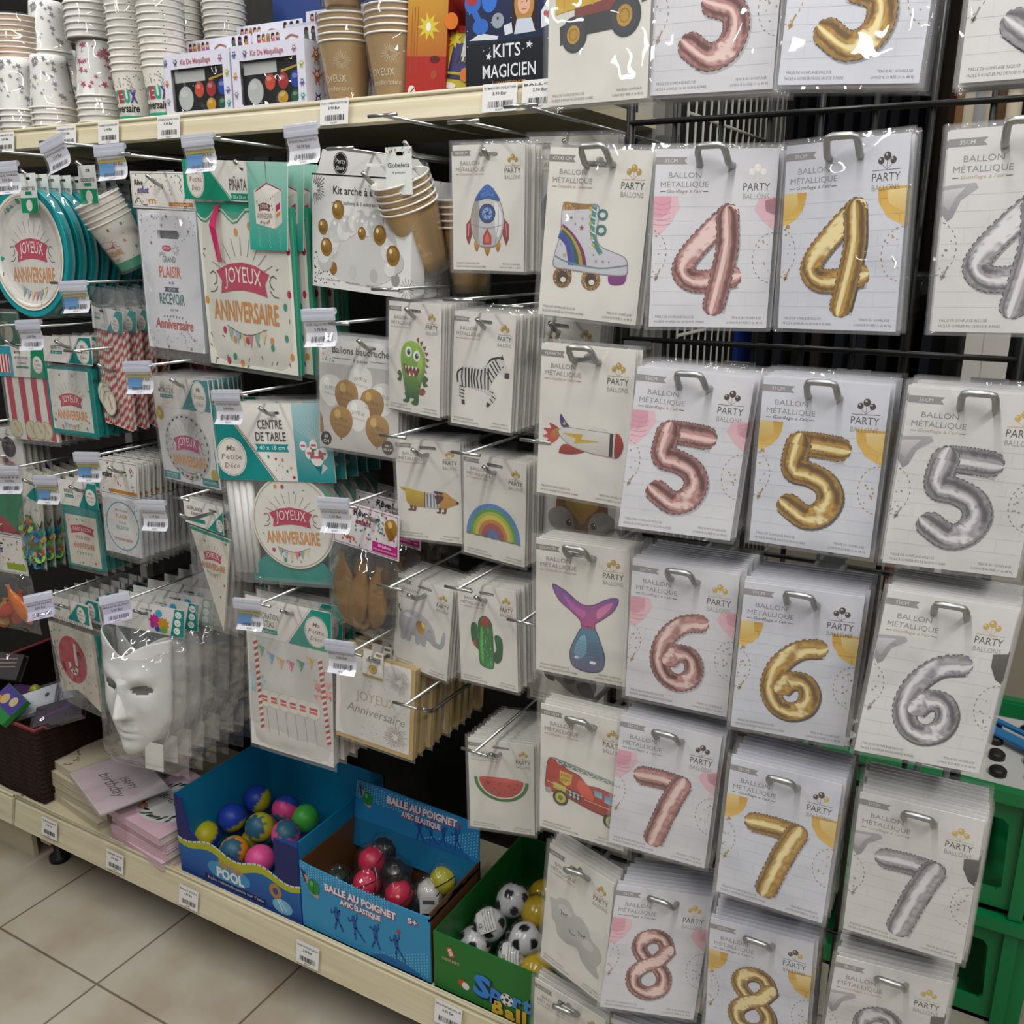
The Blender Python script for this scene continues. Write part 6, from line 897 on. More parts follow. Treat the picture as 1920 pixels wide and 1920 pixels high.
part(o, 'folded_napkins', b); b = quad_board([(-2.0, -1.5), (2.0, -1.5), (2.0, 3.3), (-2.2, 3.3)], [slot(1.1, -.9, .5)], .001, 'd2cfc8', None, -.004); p = Pr(lambda u, v, e: (u*.01, -.0042-e, -v*.01), b); p.text('Serviettes', 0, .6, .5, '6a665e', 2.8, 3, 'c'); p.ell(0, 1.8, .8, .8, 'a58a44', 3, 20); p.ring(0, 1.8, .5, .5, .08, 'd8c890', 4, 16); p.rect(-2.1, 3.0, 2, 3.3, 'a58a44', 3); part(o, 'header_tag', b); part(o, 'clear_bag', pouch(-8.2, -.5, 8.6, 17.2, -.005, .018, 81, amp=.003), FILM, True); clones(o, 9, .026, 'kraft edged white napkin pack hanging behind the front one', 'kraft edged napkin packs', .005, .03); peg_hook(-.892, .817, 'zinc peg hook holding the kraft edged napkin packs')
# bags of latex balloons
GL = mat('gold_latex', '8a6428', .38, .35, coat=.2)
def limp(b, p0, L, wd, ang, col, seed):
    rnd = random.Random(seed); prof = [(.0, .009), (.06, .006), (.12, .007), (.3, wd*.8), (.55, wd), (.8, wd*.85), (.95, wd*.45), (1, .004)]; n = 16; vs = []
    for i, (f, r) in enumerate(prof):
        for k in range(n): t = 2*PI*k/n; x = r*math.cos(t)*(1+.12*math.sin(3*t+i+seed)); y = r*math.sin(t)*.42*(1+.2*math.sin(2*t+i)); z = -L*f; vs.append((p0[0]+x*math.cos(ang)+z*-math.sin(ang), p0[1]+y+.004*math.sin(f*4+seed), p0[2]+z*math.cos(ang)+x*math.sin(ang)*.3))
    return b.add(vs, [(i*n+k, i*n+(k+1) % n, (i+1)*n+(k+1) % n, (i+1)*n+k) for i in range(len(prof)-1) for k in range(n)]+[tuple(range((len(prof)-1)*n, len(prof)*n))], col)
q = [-.9106, 1.128, 1.0691, -.1036, -.0049, .0508]; o = hang('gold_balloon_bag', 'front bag of limp gold balloons under a pink edged header', 'balloons', q, 'limp gold balloon bags')
b = quad_board([(-7.3, .05), (7.3, .05), (7.3, 7.6), (-7.3, 7.6)], [slot(2.0, 1.7, 1.1)], .001, 'd4d0d2'); p = Pr(cmap, b); p.line([(-7, .35), (7, .35), (7, 7.3), (-7, 7.3), (-7, .35)], .08, '9a4a7a', 2); dots(p, (-6.8, .6, 6.8, 7), 70, 21, .2, dash=False); p.text('Rêve', -2.6, 1.9, 1.2, '2d2a2c', 3.2, 3, 'l', .03, .2); p.text('enfant', -2.2, 3.3, 1.1, '7a3a5a', 3.4, 3, 'l', .03, .2); p.blob([(6.0, .9), (6.8, 1.6), (6.8, 3.0), (6.0, 4.3), (5.2, 4.4), (4.3, 2.8), (4.6, 1.5)], 'a87c30', 4, '7d5720'); p.ell(5.4, 1.9, .5, .6, 'd6b878', 5, 12); p.rect(1.6, 5.4, 7.0, 7.1, 'b4207a', 3); p.text('10 ballons', 4.3, 6.1, .5, 'ecd8e4', 2.8, 4, 'c', .02); p.text('Latex de caoutchouc naturel', 4.3, 6.7, .35, 'ecd8e4', 4.8, 4, 'c'); p.line(crom([(-6.8, 5.6), (-5.6, 4.6), (-4.6, 6), (-3.4, 6.1)]), .14, 'a83a4a', 3); p.text('m', -4.2, 6.4, 1, 'b8582c', 1.8, 3, 'l', .02); p.line([(2.8+.4*(i % 2), 1+.4*i) for i in range(8)], .12, '3f8a96', 3); part(o, 'header_card', b)
for i, (u, v, L, wd, a) in enumerate(((-5.2, 9.0, .115, .024, .12), (-2.6, 9.8, .115, .022, -.05), (-.2, 9.9, .118, .022, -.12), (2.4, 10.2, .11, .022, -.2), (4.2, 12.4, .085, .02, -.25), (-6.8, 12.0, .085, .02, .05), (-3.4, 13.6, .08, .021, .0), (.6, 14.0, .08, .021, -.2))): part(o, 'latex_balloon', limp(M(), (u*.01, -.004+.012*(i % 2), -v*.01), L, wd, a, '8a6428', i), GL, True)
part(o, 'clear_bag', pouch(-8.6, 7.4, 7.2, 22.6, -.026, .03, 91, amp=.008), BAG, True); clones(o, 4, .062, 'bag of limp gold balloons hanging behind the front gold bag', 'limp gold balloon bags', .004, .03); peg_hook(-.888, 1.06, 'zinc peg hook holding the gold balloon bags')
q = [-1.90, 1.11, .872, .03, 0, -.05]; o = hang('coloured_balloon_bag', 'bag of limp orange, red and blue balloons beside the wicker basket', 'balloons', q)
b = quad_board([(-7, 0), (8.2, 0), (8.0, 8.6), (-7, 8.6)], [slot(-.4, 2.0, 1.2)], .001, 'd3d0ca'); p = Pr(cmap, b); p.line([(-6.8, .3), (7.9, .3), (7.7, 8.3), (-6.8, 8.3)], .08, '77736c', 2); dots(p, (-6, 1, 7, 7), 26, 5, .25); p.text('enfant', -3.4, 4.0, 1.5, '5a3f86', 4, 3, 'l', .03, .2); p.rect(1.2, 6.2, 7.4, 7.6, '86a02c', 3); p.text('m', -5.6, 7.8, 1.2, 'b8702c', 2.2, 3, 'l', .02); part(o, 'header_card', b)
for i, (u, v, L, wd, a, c) in enumerate(((1.0, 11.2, .1, .026, .5, 'c8691c'), (3.6, 12.4, .1, .03, -.5, 'b82f20'), (-1.6, 13.6, .08, .03, .1, '2a4a96'), (2.6, 14.6, .075, .028, -.9, 'b4301f'), (-3.6, 15.5, .07, .024, -.2, 'c07a22'))): part(o, 'latex_balloon', limp(M(), (u*.01, -.004+.01*(i % 3), -v*.01), L, wd, a, c, i+4), MG, True)
part(o, 'clear_bag', pouch(-7.4, 8.2, 8.6, 22.0, -.03, .03, 95, amp=.008), BAG, True); peg_hook(-1.90, .86, 'zinc peg hook holding the bag of coloured balloons')
# what shows at the frame side
def packet(nm, label, cat, q, w, h, draw, col='d4d2cd', n_=1, grp=None, th=.004):
    o = hang(nm, label, cat, q, grp); b = board(M(), w, h, [[(u*.01, -v*.01) for u, v in slot(0, 1.0, .6)]], th, col); draw(Pr(cmap, b)); part(o, 'backing_card', b); part(o, 'clear_sleeve', sleeve(w, h, seed=int(w*1000)), FILM, True)
    if n_ > 1: clones(o, n_, .014, label.replace('front ', '')+' behind the front one', grp)
    peg_hook(q[0], q[2]-.0105, 'zinc peg hook for the '+label.replace('front ', '')); return o
def dot_card(p):
    p.ell(0, 3.6, 2.2, 2.2, '23201f', 2, 26); p.text('Party', 0, 3.7, .9, 'a08a80', 2.8, 3, 'c', 0, .2)
    for k in range(14): rr = random.Random(k); p.ell(-3.6+7.2*rr.random(), 6.4+2.6*rr.random(), .8, .8, ('b8404a', '4f8a90', '2a3f70', 'c8a23c', 'c8643c')[k % 5], 2+.02*k, 14)
packet('confetti_card', 'front white card with a black round badge and coloured dots', 'party pack', [UP(12, 806, 1.13).x, 1.13, UP(12, 806, 1.13).z, .05, 0, 0], .085, .11, dot_card, n_=5, grp='black badge cards')
p0 = UP(14, 872, 1.13)
def wrapped(p): p.poly([(-6, 3.5), (6, 4), (6, 14.5), (-6, 15)], '0e7a52', 1); p.poly([(-6, 9.5), (-1, 13), (2, 15), (-6, 15)], 'a8303a', 2); p.rect(-6, 0.3, 6, 3.6, 'c9c8c6', 2)
packet('tablecloth_pack', 'folded green and red tablecloth pack under a plain header', 'tablecloth', [p0.x, 1.125, p0.z, .1, 0, 0], .125, .155, wrapped, th=.02)
p0 = UP(4, 585, 1.20)
packet('green_packet', 'dark green hanging packet above the striped popcorn boxes', 'party pack', [p0.x, 1.20, p0.z, .05, 0, 0], .09, .075, lambda p: (p.rect(-4.5, .2, 4.5, 7.3, '12583f', 1), p.ell(.6, 4.2, 2, 2.2, '9a9a88', 2, 20)))
p0 = UP(2, 345, 1.14); packet('white_packet', 'white packet half hidden behind the birthday plates', 'party pack', [p0.x-.02, 1.20, p0.z, .05, 0, 0], .1, .16, lambda p: (p.ell(0, 3, .8, .9, '3a3836', 2, 14), p.line([(-3, 6), (3, 9)], .2, '77736e', 2)))
packet('red_sachet', 'dark red sachet hanging low behind the white gift bags', 'party pack', [UP(360, 655, 1.32).x, 1.32, UP(360, 655, 1.32).z, 0, 0, 0], .12, .13, lambda p: (p.rect(-6, .2, 6, 12.8, '7a1420', 1), [p.line([(-5+2*k, 2), (-3.4+2*k, 10)], .4, 'b08a8a', 2) for k in range(5)]), '7a1420')
# ------------------------------------------------------------------ upper shelf: cups and kits
ZT = 1.6705
def cups_up(px, py, Y, me, cnt, label, group, r, hh, invert=False, z0=ZT, step=.0095, x=None):
    """a wrapped column of nested cups standing upright or upside down"""
    x = UP(px, py, Y).x if x is None else x; L = hh+step*(cnt-1)+.004
    o = thing('cup_pack', label, 'cups', (x, Y, z0+(L if invert else 0)), (PI if invert else 0, 0, 0), group)
    for k in range(cnt): link('paper_cup', me, o, (0, 0, step*k))
    link('clear_wrap', wrap_film(r*.72, r, L, cnt), o); return L
g1 = 'wrapped columns of star cups'
cups_up(32, 150, 1.215, cs_, 5, 'low wrapped column of silver star cups beside the peach cups', None, .041, .092, True, step=.0105)
cups_up(95, 150, 1.225, cs_, 5, 'wrapped column of silver star cups next to the pink star cups', None, .041, .092, True, step=.0105)
L = cups_up(92, 60, 1.31, cs_, 5, 'back wrapped column of silver star cups, lower pack', None, .041, .092, True, step=.0105)
cups_up(92, 60, 1.31, cs_, 3, 'back wrapped column of silver star cups, topmost pack', None, .041, .092, True, ZT+L+.002, .0105)
L = cups_up(124, 150, 1.33, cs_, 9, 'tall column of silver star cups behind the pink star cups', None, .041, .092, True)
L = cups_up(178, 150, 1.235, cr, 6, 'bottom pack of the pink star cup column', None, .041, .092, True, step=.011, x=-1.575)
L2 = cups_up(178, 150, 1.235, cr, 6, 'topmost pack of the pink star cup column', None, .041, .092, True, ZT+L+.002, .011, x=-1.583)
cups_up(10, 150, 1.27, cp, 14, 'peach paper cup column at the end of the upper shelf', None, .05, .1, x=-1.845); cups_up(10, 150, 1.27, cp, 14, 'second peach paper cup column behind the silver star cups', None, .05, .1, x=-1.965)
cups_up(0, 0, 1.23, ce, 14, 'confetti cup column with coloured lettering, next to the pink star cups', None, .0375, .092, x=-1.473, step=.0115); cups_up(0, 0, 1.225, ce, 14, 'confetti cup column with coloured lettering, next to the makeup kit', None, .0375, .092, x=-1.388, step=.0115)
cups_up(0, 0, 1.35, ce, 16, 'back confetti cup column behind the lettered cups', None, .0375, .092, x=-1.475, step=.0115); cups_up(0, 0, 1.37, ce, 16, 'back confetti cup column behind the makeup kit boxes', None, .0375, .092, x=-1.385, step=.0115)
cups_up(0, 0, 1.235, cgm, 5, 'gold cup column standing beside the makeup kits, bottom pack', None, .0415, .096, x=-.997, step=.0095); cups_up(0, 0, 1.235, cgm, 5, 'gold cup column standing beside the makeup kits, topmost pack', None, .0415, .096, z0=ZT+.145, x=-1.0, step=.0095)
cups_up(0, 0, 1.225, cgm, 5, 'gold cup column standing beside the red box, bottom pack', None, .0415, .096, x=-.899, step=.0095); cups_up(0, 0, 1.225, cgm, 5, 'gold cup column standing beside the red box, topmost pack', None, .0415, .096, z0=ZT+.145, x=-.9, step=.0095)
def critter(p, u, v, s, c, kind=0):
    p.ell(u, v, .5*s, .62*s, c, 3, 12)
    for d in (-1, 1): p.poly([(u+d*.3*s, v-.45*s), (u+d*.55*s, v-.95*s), (u+d*.1*s, v-.6*s)], c, 3); p.line([(u+d*.4*s, v), (u+d*.8*s, v-.3*s*(1 if kind else -1))], .16*s, c, 3); p.line([(u+d*.25*s, v+.5*s), (u+d*.3*s, v+.95*s)], .2*s, c, 3)
    p.ell(u, v-.15*s, .26*s, .24*s, 'eceae6', 4, 10); p.ell(u, v-.13*s, .1*s, None, '222222', 5, 8); p.line([(u-.2*s, v+.25*s), (u+.2*s, v+.25*s)], .09*s, '3a2a2a', 4)
def figure(p, u, v, s, coat, skin, hair):     # a small printed child in fancy dress
    p.poly([(u-.35*s, v), (u+.35*s, v), (u+.5*s, v+1.5*s), (u-.5*s, v+1.5*s)], coat, 3); p.ell(u, v-.35*s, .34*s, .42*s, skin, 4, 12); p.ell(u, v-.62*s, .36*s, .26*s, hair, 4.5, 12); p.line([(u-.3*s, v-.5*s), (u-.38*s, v+.1*s)], .16*s, hair, 4.4)
def kit_box(x, Y, z, rz, label, wd=.152, hh=.106, dp=.055, grp='makeup kit boxes'):
    o = thing('makeup_kit_box', label, 'box', (x, Y, z), (0, 0, rz), grp); b = M()
    win = [(-5.9, 2.3), (6.0, 2.3), (6.0, 8.6), (5.7, 8.9), (-5.6, 8.9), (-5.9, 8.6)]
    b.prism([(-wd/2, hh), (wd/2, hh), (wd/2, 0), (-wd/2, 0)], 0, .0012, 'd2d1de', 0, [[(u*.01, hh-v*.01) for u, v in win]])
    b.box((-wd/2, .0012, 0), (-wd/2+.001, dp, hh), 'cfcedb'); b.box((wd/2-.001, .0012, 0), (wd/2, dp, hh), 'cfcedb'); b.box((-wd/2, .0012, 0), (wd/2, dp, .001), 'cfcedb'); b.box((-wd/2, dp-.001, 0), (wd/2, dp, hh+.001), 'cfcedb'); b.box((-wd/2, .0012, hh-.001), (wd/2, dp, hh), 'cfcedb')
    p = Pr(lambda u, v, e: (u*.01, -.0004-e, hh-v*.01), b); p.text('Kit De Maquillage', 0, 1.7, .85, 'b0606c', 6.8, 2, 'c', .01)
    p.text('FAITES LA FÊTE', 5.6, 10.0, .6, '4a4452', 5.0, 2, 'r', .012)
    for i, (u, v, c) in enumerate(((-6.9, 1.2, '4a5a9a'), (-4.6, 1.3, '5a4f86'), (5.6, 1.3, 'a86a8a'), (6.9, 3.6, 'b0b83a'), (6.9, 6.2, '5a5a9a'), (6.9, 8.2, '3a9a9a'), (-6.9, 4.4, 'c07a3a'), (-6.9, 7.2, '8a8a9a'), (-6.6, 9.6, 'c8a03a'), (-4.2, 9.8, '6a4a9a'), (-1.2, 9.7, '5a5a70'))): critter(p, u, v, .62, c, i % 2)
    p2 = Pr(lambda u, v, e: (wd/2+.0004+e, u*.01, hh-v*.01), b)
    for i, (v, c) in enumerate(((2.0, 'b07a3a'), (5.0, 'c06a3a'), (8.6, '5a3a80'))): critter(p2, 2.7, v, 1.3, c, i % 2)
    link('carton', b.mesh('carton', MP), o)
    b = M().box((-.0605, .008, .006), (.0615, .02, hh-.02), '131316'); p = Pr(lambda u, v, e: (u*.01, .0076-e, hh-v*.01), b); p.rect(-5.8, 2.5, 1.2, 4.3, 'b9bcba', 2); p.poly([(2.0, 4.0), (6, 3.3), (6, 3.6), (2.0, 4.4)], 'b8983a', 2); p.line([(3, 2.6), (5.8, 2.4)], .2, '8a7a4a', 2)
    for u, v, r, r2, c in ((-3.5, 6.8, 1.7, 1.9, 'b6bab8'), (-.3, 5.6, 1.05, 1.2, 'c24a30'), (2.4, 5.6, 1.05, 1.2, 'a02a2e'), (5.0, 5.5, 1.05, 1.2, '2244a8'), (2.2, 8.0, 1.05, 1.0, 'c29422'), (4.9, 8.0, 1.0, 1.0, '1f5a3a')): p.ell(u, v, r+.12, r2+.12, '2c2c30', 2, 24); p.ell(u, v, r, r2, c, 3, 24); p.ell(u-.2*r, v-.4*r2, r*.5, r2*.3, mix(c, 'ffffff', .18), 4, 14)
    link('paint_palette', b.mesh('paint_palette', MP), o); link('clear_film', M().add([(-.06, .0008, .017), (.0605, .0008, .017), (.0605, .0008, .084), (-.06, .0008, .084)], [(0, 1, 2, 3)]).mesh('clear_film', BALLBAG), o)
    b = M().box((-wd/2, dp-.002, hh), (wd/2, dp-.0005, hh+.03), 'd0cfdc'); p = Pr(lambda u, v, e: (u*.01, dp-.0024-e, hh+.03-v*.01), b)
    for i in range(5): figure(p, -6.2+i*1.0, 1.2, .9, ('a03a5a', 'c0703a', '8a6a3a', 'b0506a', '7a5a8a')[i], ('c89a7a', 'd0a886', '8a5f45')[i % 3], ('2a1c16', '6a4020', 'a88040')[i % 3])
    for i in range(3): figure(p, 3.8+i*1.4, 1.1, 1.0, ('3a5a3a', '3a3a3a', 'b0782a')[i], ('6a4632', '7a543c', '8a5f45')[i], '16110f')
    p.line(crom([(-.6, 1.6), (.6, 1.1), (2, 1.5)]), .3, 'a8785c', 3); link('header_flap', b.mesh('header_flap', MP), o); return o
kit_box(-1.287, 1.20, ZT, .02, 'front makeup kit box standing next to the lettered confetti cups'); kit_box(-1.128, 1.20, ZT, .02, 'front makeup kit box standing next to the gold cups')
kit_box(-1.262, 1.30, ZT, .02, 'makeup kit box in the second row behind the front kits, beside confetti cups', hh=.145); kit_box(-1.09, 1.29, ZT, .02, 'makeup kit box in the second row behind the front kits, beside gold cups', hh=.15)
# boxes between the gold cups and the dump truck packs
o = thing('toy_box', 'tall red and orange toy box leaning beside the gold cups', 'box', (-.835, 1.225, ZT+.001), (0, .07, .12)); b = M().box((-.032, -.02, 0), (.032, .07, .22), 'a32a22'); p = Pr(lambda u, v, e: (u*.01, -.0204-e, .22-v*.01), b)
p.rect(-3.2, 0, 3.2, 22, 'c8a832', 1, 'a02a20'); p.rect(-3.2, 16, 3.2, 22, 'a32a22', 1.5)
p.poly([(.2+(1.9 if k % 2 else .9)*math.cos(k*PI/9), 12.2+(1.9 if k % 2 else .9)*math.sin(k*PI/9)) for k in range(18)], 'c9b93a', 2); p.ell(.2, 12.2, .4, .6, 'e0ddd0', 3, 12); p.ell(1.4, 16.4, .8, .5, '5a2018', 3); p.ell(1.3, 18.4, .5, .6, 'a04a2a', 3)
for k in range(3): p.line([(-2.4+.45*k, 9.6), (-2.5+.45*k, 18.6)], .1, '8a4a20', 2)
p.ell(-2.2, 20.6, .6, .75, 'd8d4cc', 3, 16); p.line([(-2.6, 21), (-1.8, 20.2)], .16, '77302a', 4); link('carton', b.mesh('carton', MP), o)
link('price_sticker', M().lathe([(0, 0), (.011, 0)], 14, 'd2721e').mesh('price_sticker', MP), o, (.038, -.0215, .105), (PI/2, 0, 0))
o = thing('red_carton', 'low red carton lying under the yellow comic box', 'box', (-.79, 1.205, ZT)); b = M().box((-.045, -.008, 0), (.045, .22, .012), '98261f'); p = Pr(lambda u, v, e: (u*.01, -.0084-e, .012-v*.01), b); p.rect(-1.8, .2, 1.4, .9, 'cfcabc', 2); link('carton', b.mesh('carton', MP), o)
o = thing('comic_box', 'yellow comic style box with purple panel and orange sticker', 'box', (-.775, 1.213, ZT+.012), (-.1, .16, 0)); b = M().box((-.036, 0, 0), (.05, .035, .085), 'b3a62a'); p = Pr(lambda u, v, e: (u*.01, -.0004-e, .085-v*.01), b); p.rect(-3.6, 0, 5, .9, '9c2a24', 1); p.poly([(-2.4, 2.2), (5, 2.2), (5, 6.0), (-2.8, 6.0)], '2f2a66', 2); p.poly([(-.8, 1.2), (5, 1.2), (5, 4.8), (-1.0, 4.8)], 'd0cec8', 3); p.ell(1.6, 2.6, 1.2, 1.5, 'b88a70', 4); p.ell(1.6, 1.7, 1.25, .8, '4a2c1e', 4.2); p.ell(1.2, 2.6, .6, .3, '5a4a9a', 4.5); p.text('SUPER', -1.6, 4.8, .9, '1a1a1c', 3.4, 5, 'l', .04, .2); p.poly([(-2.4+(1.3 if k % 2 else .6)*math.cos(k*PI/7), 1.8+(1.3 if k % 2 else .6)*math.sin(k*PI/7)) for k in range(14)], 'd0bb2e', 5); p.text('Anniversaire', .6, .65, .5, 'e0d8cc', 3.6, 2); p.rect(-3.0, 6.4, 5, 7.0, '2a2440', 3); p.ell(-2.2, 7.9, 1.2, .4, 'd8d4c4', 3); link('carton', b.mesh('carton', MP), o); link('price_sticker', M().prism([(.0+.01*math.cos(k*PI/4), .01*math.sin(k*PI/4)) for k in range(8)], 0, .0005, 'd0721e').mesh('price_sticker', MP), o, (.004, -.0022, .022))
o = thing('face_box', 'red boxed mask kit standing behind the yellow comic box', 'box', (-.768, 1.31, ZT), (0, 0, .1)); b = M().box((-.055, 0, 0), (.06, .05, .24), '9c2420'); p = Pr(lambda u, v, e: (u*.01, -.0004-e, .24-v*.01), b); p.rect(-5, 7, 6, 22, '6f675c', 1, '8a8478'); p.blob([(-2, 9), (3, 8.4), (4.6, 11), (1, 12), (-3, 11)], '7a4a3c', 2); p.text('COLOSSES', .4, 6.4, 1.0, 'd8d2c8', 7, 2, 'c', .03); link('carton', b.mesh('carton', MP), o)
o = thing('magic_kit_box', 'dark blue magic kit display box with white lettering', 'box', (-.685, 1.19, ZT), (0, 0, .015)); b = M().box((-.066, 0, 0), (.066, .1, .2), '10131f'); p = Pr(lambda u, v, e: (u*.01, -.0004-e, .2-v*.01), b)
p.rect(-6.6, 0, 6.6, 13.2, '1a2c5a', 1, '101a38'); p.rect(-6.6, 13.2, 6.6, 20, '12161f', 1.5, '0c0e15'); p.poly([(-6.6, 13.2), (6.6, 12.0), (6.6, 13.4), (-6.6, 13.4)], '14223f', 1.7)
p.ell(-5.4, 8.4, 1.3, 1.3, '2a5fb4', 3); p.ell(-5.5, 8.0, .9, .7, '9a2a30', 4); p.ell(-2.8, 8.3, 1.2, 1.5, '2a66c0', 3.2); p.line([(-5.2, 9.4), (-4.4, 10.8)], .9, '2a5fb4', 2.8); p.ell(-4.2, 11.4, 1.25, 1.0, '2a5fb4', 3); p.ell(-1.5, 10.9, .95, .95, '8a929c', 3); p.ell(-1.5, 10.6, .18, None, '22262e', 4, 8)
p.poly([(.7, 6.6), (4.4, 6.6), (4.4, 12.6), (.8, 12.8)], '2a1c16', 2); p.ell(2.5, 9.2, 1.5, 2.4, 'a87c44', 3); p.ell(2.5, 9.2, .95, 1.3, 'cfa085', 4); p.poly([(1.4, 11.0), (3.6, 11.0), (4.2, 12.7), (1.0, 12.8)], 'bcc4d4', 3.6); p.ell(2.2, 9.0, .1, None, '3a2a20', 5, 6); p.ell(2.9, 9.0, .1, None, '3a2a20', 5, 6); p.line([(2.2, 9.9), (2.8, 9.9)], .1, 'a05a50', 5)
p.poly([(5.0, 10.4), (6.5, 8.6), (6.5, 12.0), (5.1, 12.4)], 'cdd0d6', 3); p.text('♥', 5.4, 11.2, .7, 'a02a3a', None, 4); p.poly([(-.6, 11.6), (.6, 11.3), (.8, 12.6), (-.4, 12.8)], 'c8ccd4', 3); p.poly([(-6, 13.0), (-4.2, 12.2), (-1.4, 12.8), (-1.6, 13.2)], 'c8ccd4', 3)
p.text('KITS', -.1, 15.4, 1.7, 'd4d8de', 4.2, 3, 'c', .01); p.text('MAGICIEN', .2, 17.9, 1.7, 'd4d8de', 8.2, 3, 'c', .01); p.text('À COLLECTIONNER', .2, 19.0, .62, 'b0783c', 5.4, 3, 'c', .01); p.line([(-4, 18.8), (-3, 18.8)], .06, '8a6a4a', 3); p.line([(3.4, 18.8), (4.4, 18.8)], .06, '8a6a4a', 3); st(p, -2.9, 15.2, .55, 'd4d8de'); st(p, 3.3, 14.2, .55, 'd4d8de')
rnd = random.Random(5)
for k in range(26): p.ell(rnd.uniform(-6.3, 6.3), rnd.uniform(5, 15), .09, None, '9fb0d4', 2.6, 6)
link('carton', b.mesh('carton', MP), o)
for x, c, w_, t in ((-1.94, '26201c', .09, 'dark boxed set standing behind the silver star cups'), (-1.80, '3a3438', .12, 'dark patterned carton at the back behind star cups'), (-1.25, '2a3f7a', .2, 'blue carton standing at the back behind the makeup kits')): tag(link('carton', M().box((-w_/2, 0, 0), (w_/2, .05, .30), c).mesh('carton', MP), None, (x, 1.46, ZT)), t, 'box')
# ------------------------------------------------------------------ base shelf
ZB = .1975
def open_box(o, x0, x1, y0, y1, z1, zf, col, inn, cut=None, th=.003):
    b = M(); b.box((x0, y0, 0), (x1, y1, th), inn)
    def wall(lo, hi, c1=col): b.box(lo, hi, c1)
    link('bottom', b.mesh('bottom', MP), o)
    for nm, lo, hi in (('end_side', (x0, y0+th, 0), (x0+th, y1, z1)), ('end_side', (x1-th, y0+th, 0), (x1, y1, z1)), ('rear_side', (x0, y1-th, 0), (x1, y1, z1))):
        w_ = M().box(lo, hi, inn); link(nm, w_.mesh(nm, MP), o)
    pts = [(x0, 0), (x1, 0)]+([(x1, zf), (x0, zf)] if cut is None else cut); f = M().prism(pts, y0, y0+th, col); return f
P3 = lambda y0, z1: (lambda u, v, e: (u*.01, y0-.0004-e, z1-v*.01))
# pool balls
o = thing('pool_ball_box', 'blue open display box of bouncing pool balls', 'display box', (-1.268, 1.118, ZB)); w2 = .168; hz = .185
f = open_box(o, -w2, w2, 0, .27, hz, .1, '123e8a', '0e6f96', [(w2, .195), (w2-.062, .17), (w2-.062, .088), (-.05, .083), (-.1, .088), (-w2+.05, .1), (-w2+.03, .125), (-w2+.018, hz), (-w2, hz)][:0] or [(w2, hz), (w2-.062, hz-.01), (w2-.062, .088), (-.02, .082), (-w2+.06, .09), (-w2+.035, .115), (-w2+.022, hz-.004), (-w2, hz)])
p = Pr(P3(0, hz), f)
wave = [(-16.8+i*1.4, 9.6+.9*math.sin(i*.62+.6)) for i in range(25)]
p.poly([(-16.8, .2), (-14.8, .4), (-13.4, 7.0), (-11, 9.4)]+[w_ for w_ in wave if w_[0] < -10.9][::-1], '161d5c', 1); p.rect(10.6, 1.2, 16.7, 10.2, '161d5c', 1); p.poly([(-11.4, 9.2), (10.6, 9.6), (10.6, 10.6), (-11.4, 10.6)], '161d5c', 1.2)
p.poly([(a, b_) for a, b_ in wave]+[(a, b_+2.3-.06*abs(a)) for a, b_ in wave[::-1]], 'a6a81e', 2); p.line(wave, .4, 'c4ccc8', 2.6); p.poly([(a, b_+2.2-.06*abs(a)) for a, b_ in wave]+[(16.7, 18.4), (-16.7, 18.4)], '1560a0', 1.8, '123a86')
p.ell(-2.6, 14.2, 6, 2.4, '3a86b8', 2.2); p.text('BOUNCE', -2.4, 12.2, 1.1, 'b89a1e', 5.6, 3, 'c', .05, .1); p.text('PARTNERS', -2.0, 13.2, 1.0, 'b8861e', 6.6, 3.2, 'c', .05, .1); p.text('POOL', -2.2, 15.7, 2.3, 'd2d8dc', 7.6, 3.5, 'c', .05)
p.poly([(-9.6, 16.2), (7.6, 16.4), (7.4, 17.7), (-9.8, 17.5)], '141a50', 3); p.text("Balle rebondissante sur l'eau", -1.0, 17.3, .75, 'b4b0c8', 15.4, 4, 'c', .01)
p.ell(10.2, 13.2, 1.6, 1.7, 'a8763c', 3); p.ell(10.2, 13.2, .7, .8, '2a4a7a', 4); p.ell(11.8, 16.2, 2.6, 1.7, '6fa8c8', 2.4); p.line([(10.6, 14.8), (11.8, 17.2)], .3, 'c8d8e0', 3); p.line([(11.0, 14.6), (13.0, 17.0)], .2, 'c8d8e0', 3); link('front_side', f.mesh('front_side', MP), o)
def UPZ(px, py, z): d = F+R2*((px-960)/FPX)-U2*((py-960)/FPX); return Vector((0, 0, H))+d*((z-H)/d.z)
def pool_ball(px, py, z, c1, c2, ax, label, seed, splat=True):
    c = UPZ(px, py, z); axv = Vector(ax).normalized(); a2 = axv.orthogonal().normalized(); a3 = axv.cross(a2)
    def fn(d):
        t = d.dot(axv); ph = math.atan2(d.dot(a2), d.dot(a3)); e = .0 if not splat else .62+.1*math.sin(ph*9+seed)+.05*math.sin(ph*17)
        if splat and t > e: return 1, '2a5a70'
        return 1, (c1 if t > -.25 else c2)
    tag(link('pool_ball', M().ball((0, 0, 0), .031, 36, fn=fn).mesh('pool_ball', MP, True), None, c), label, 'ball', 'bouncing pool balls in the blue box')
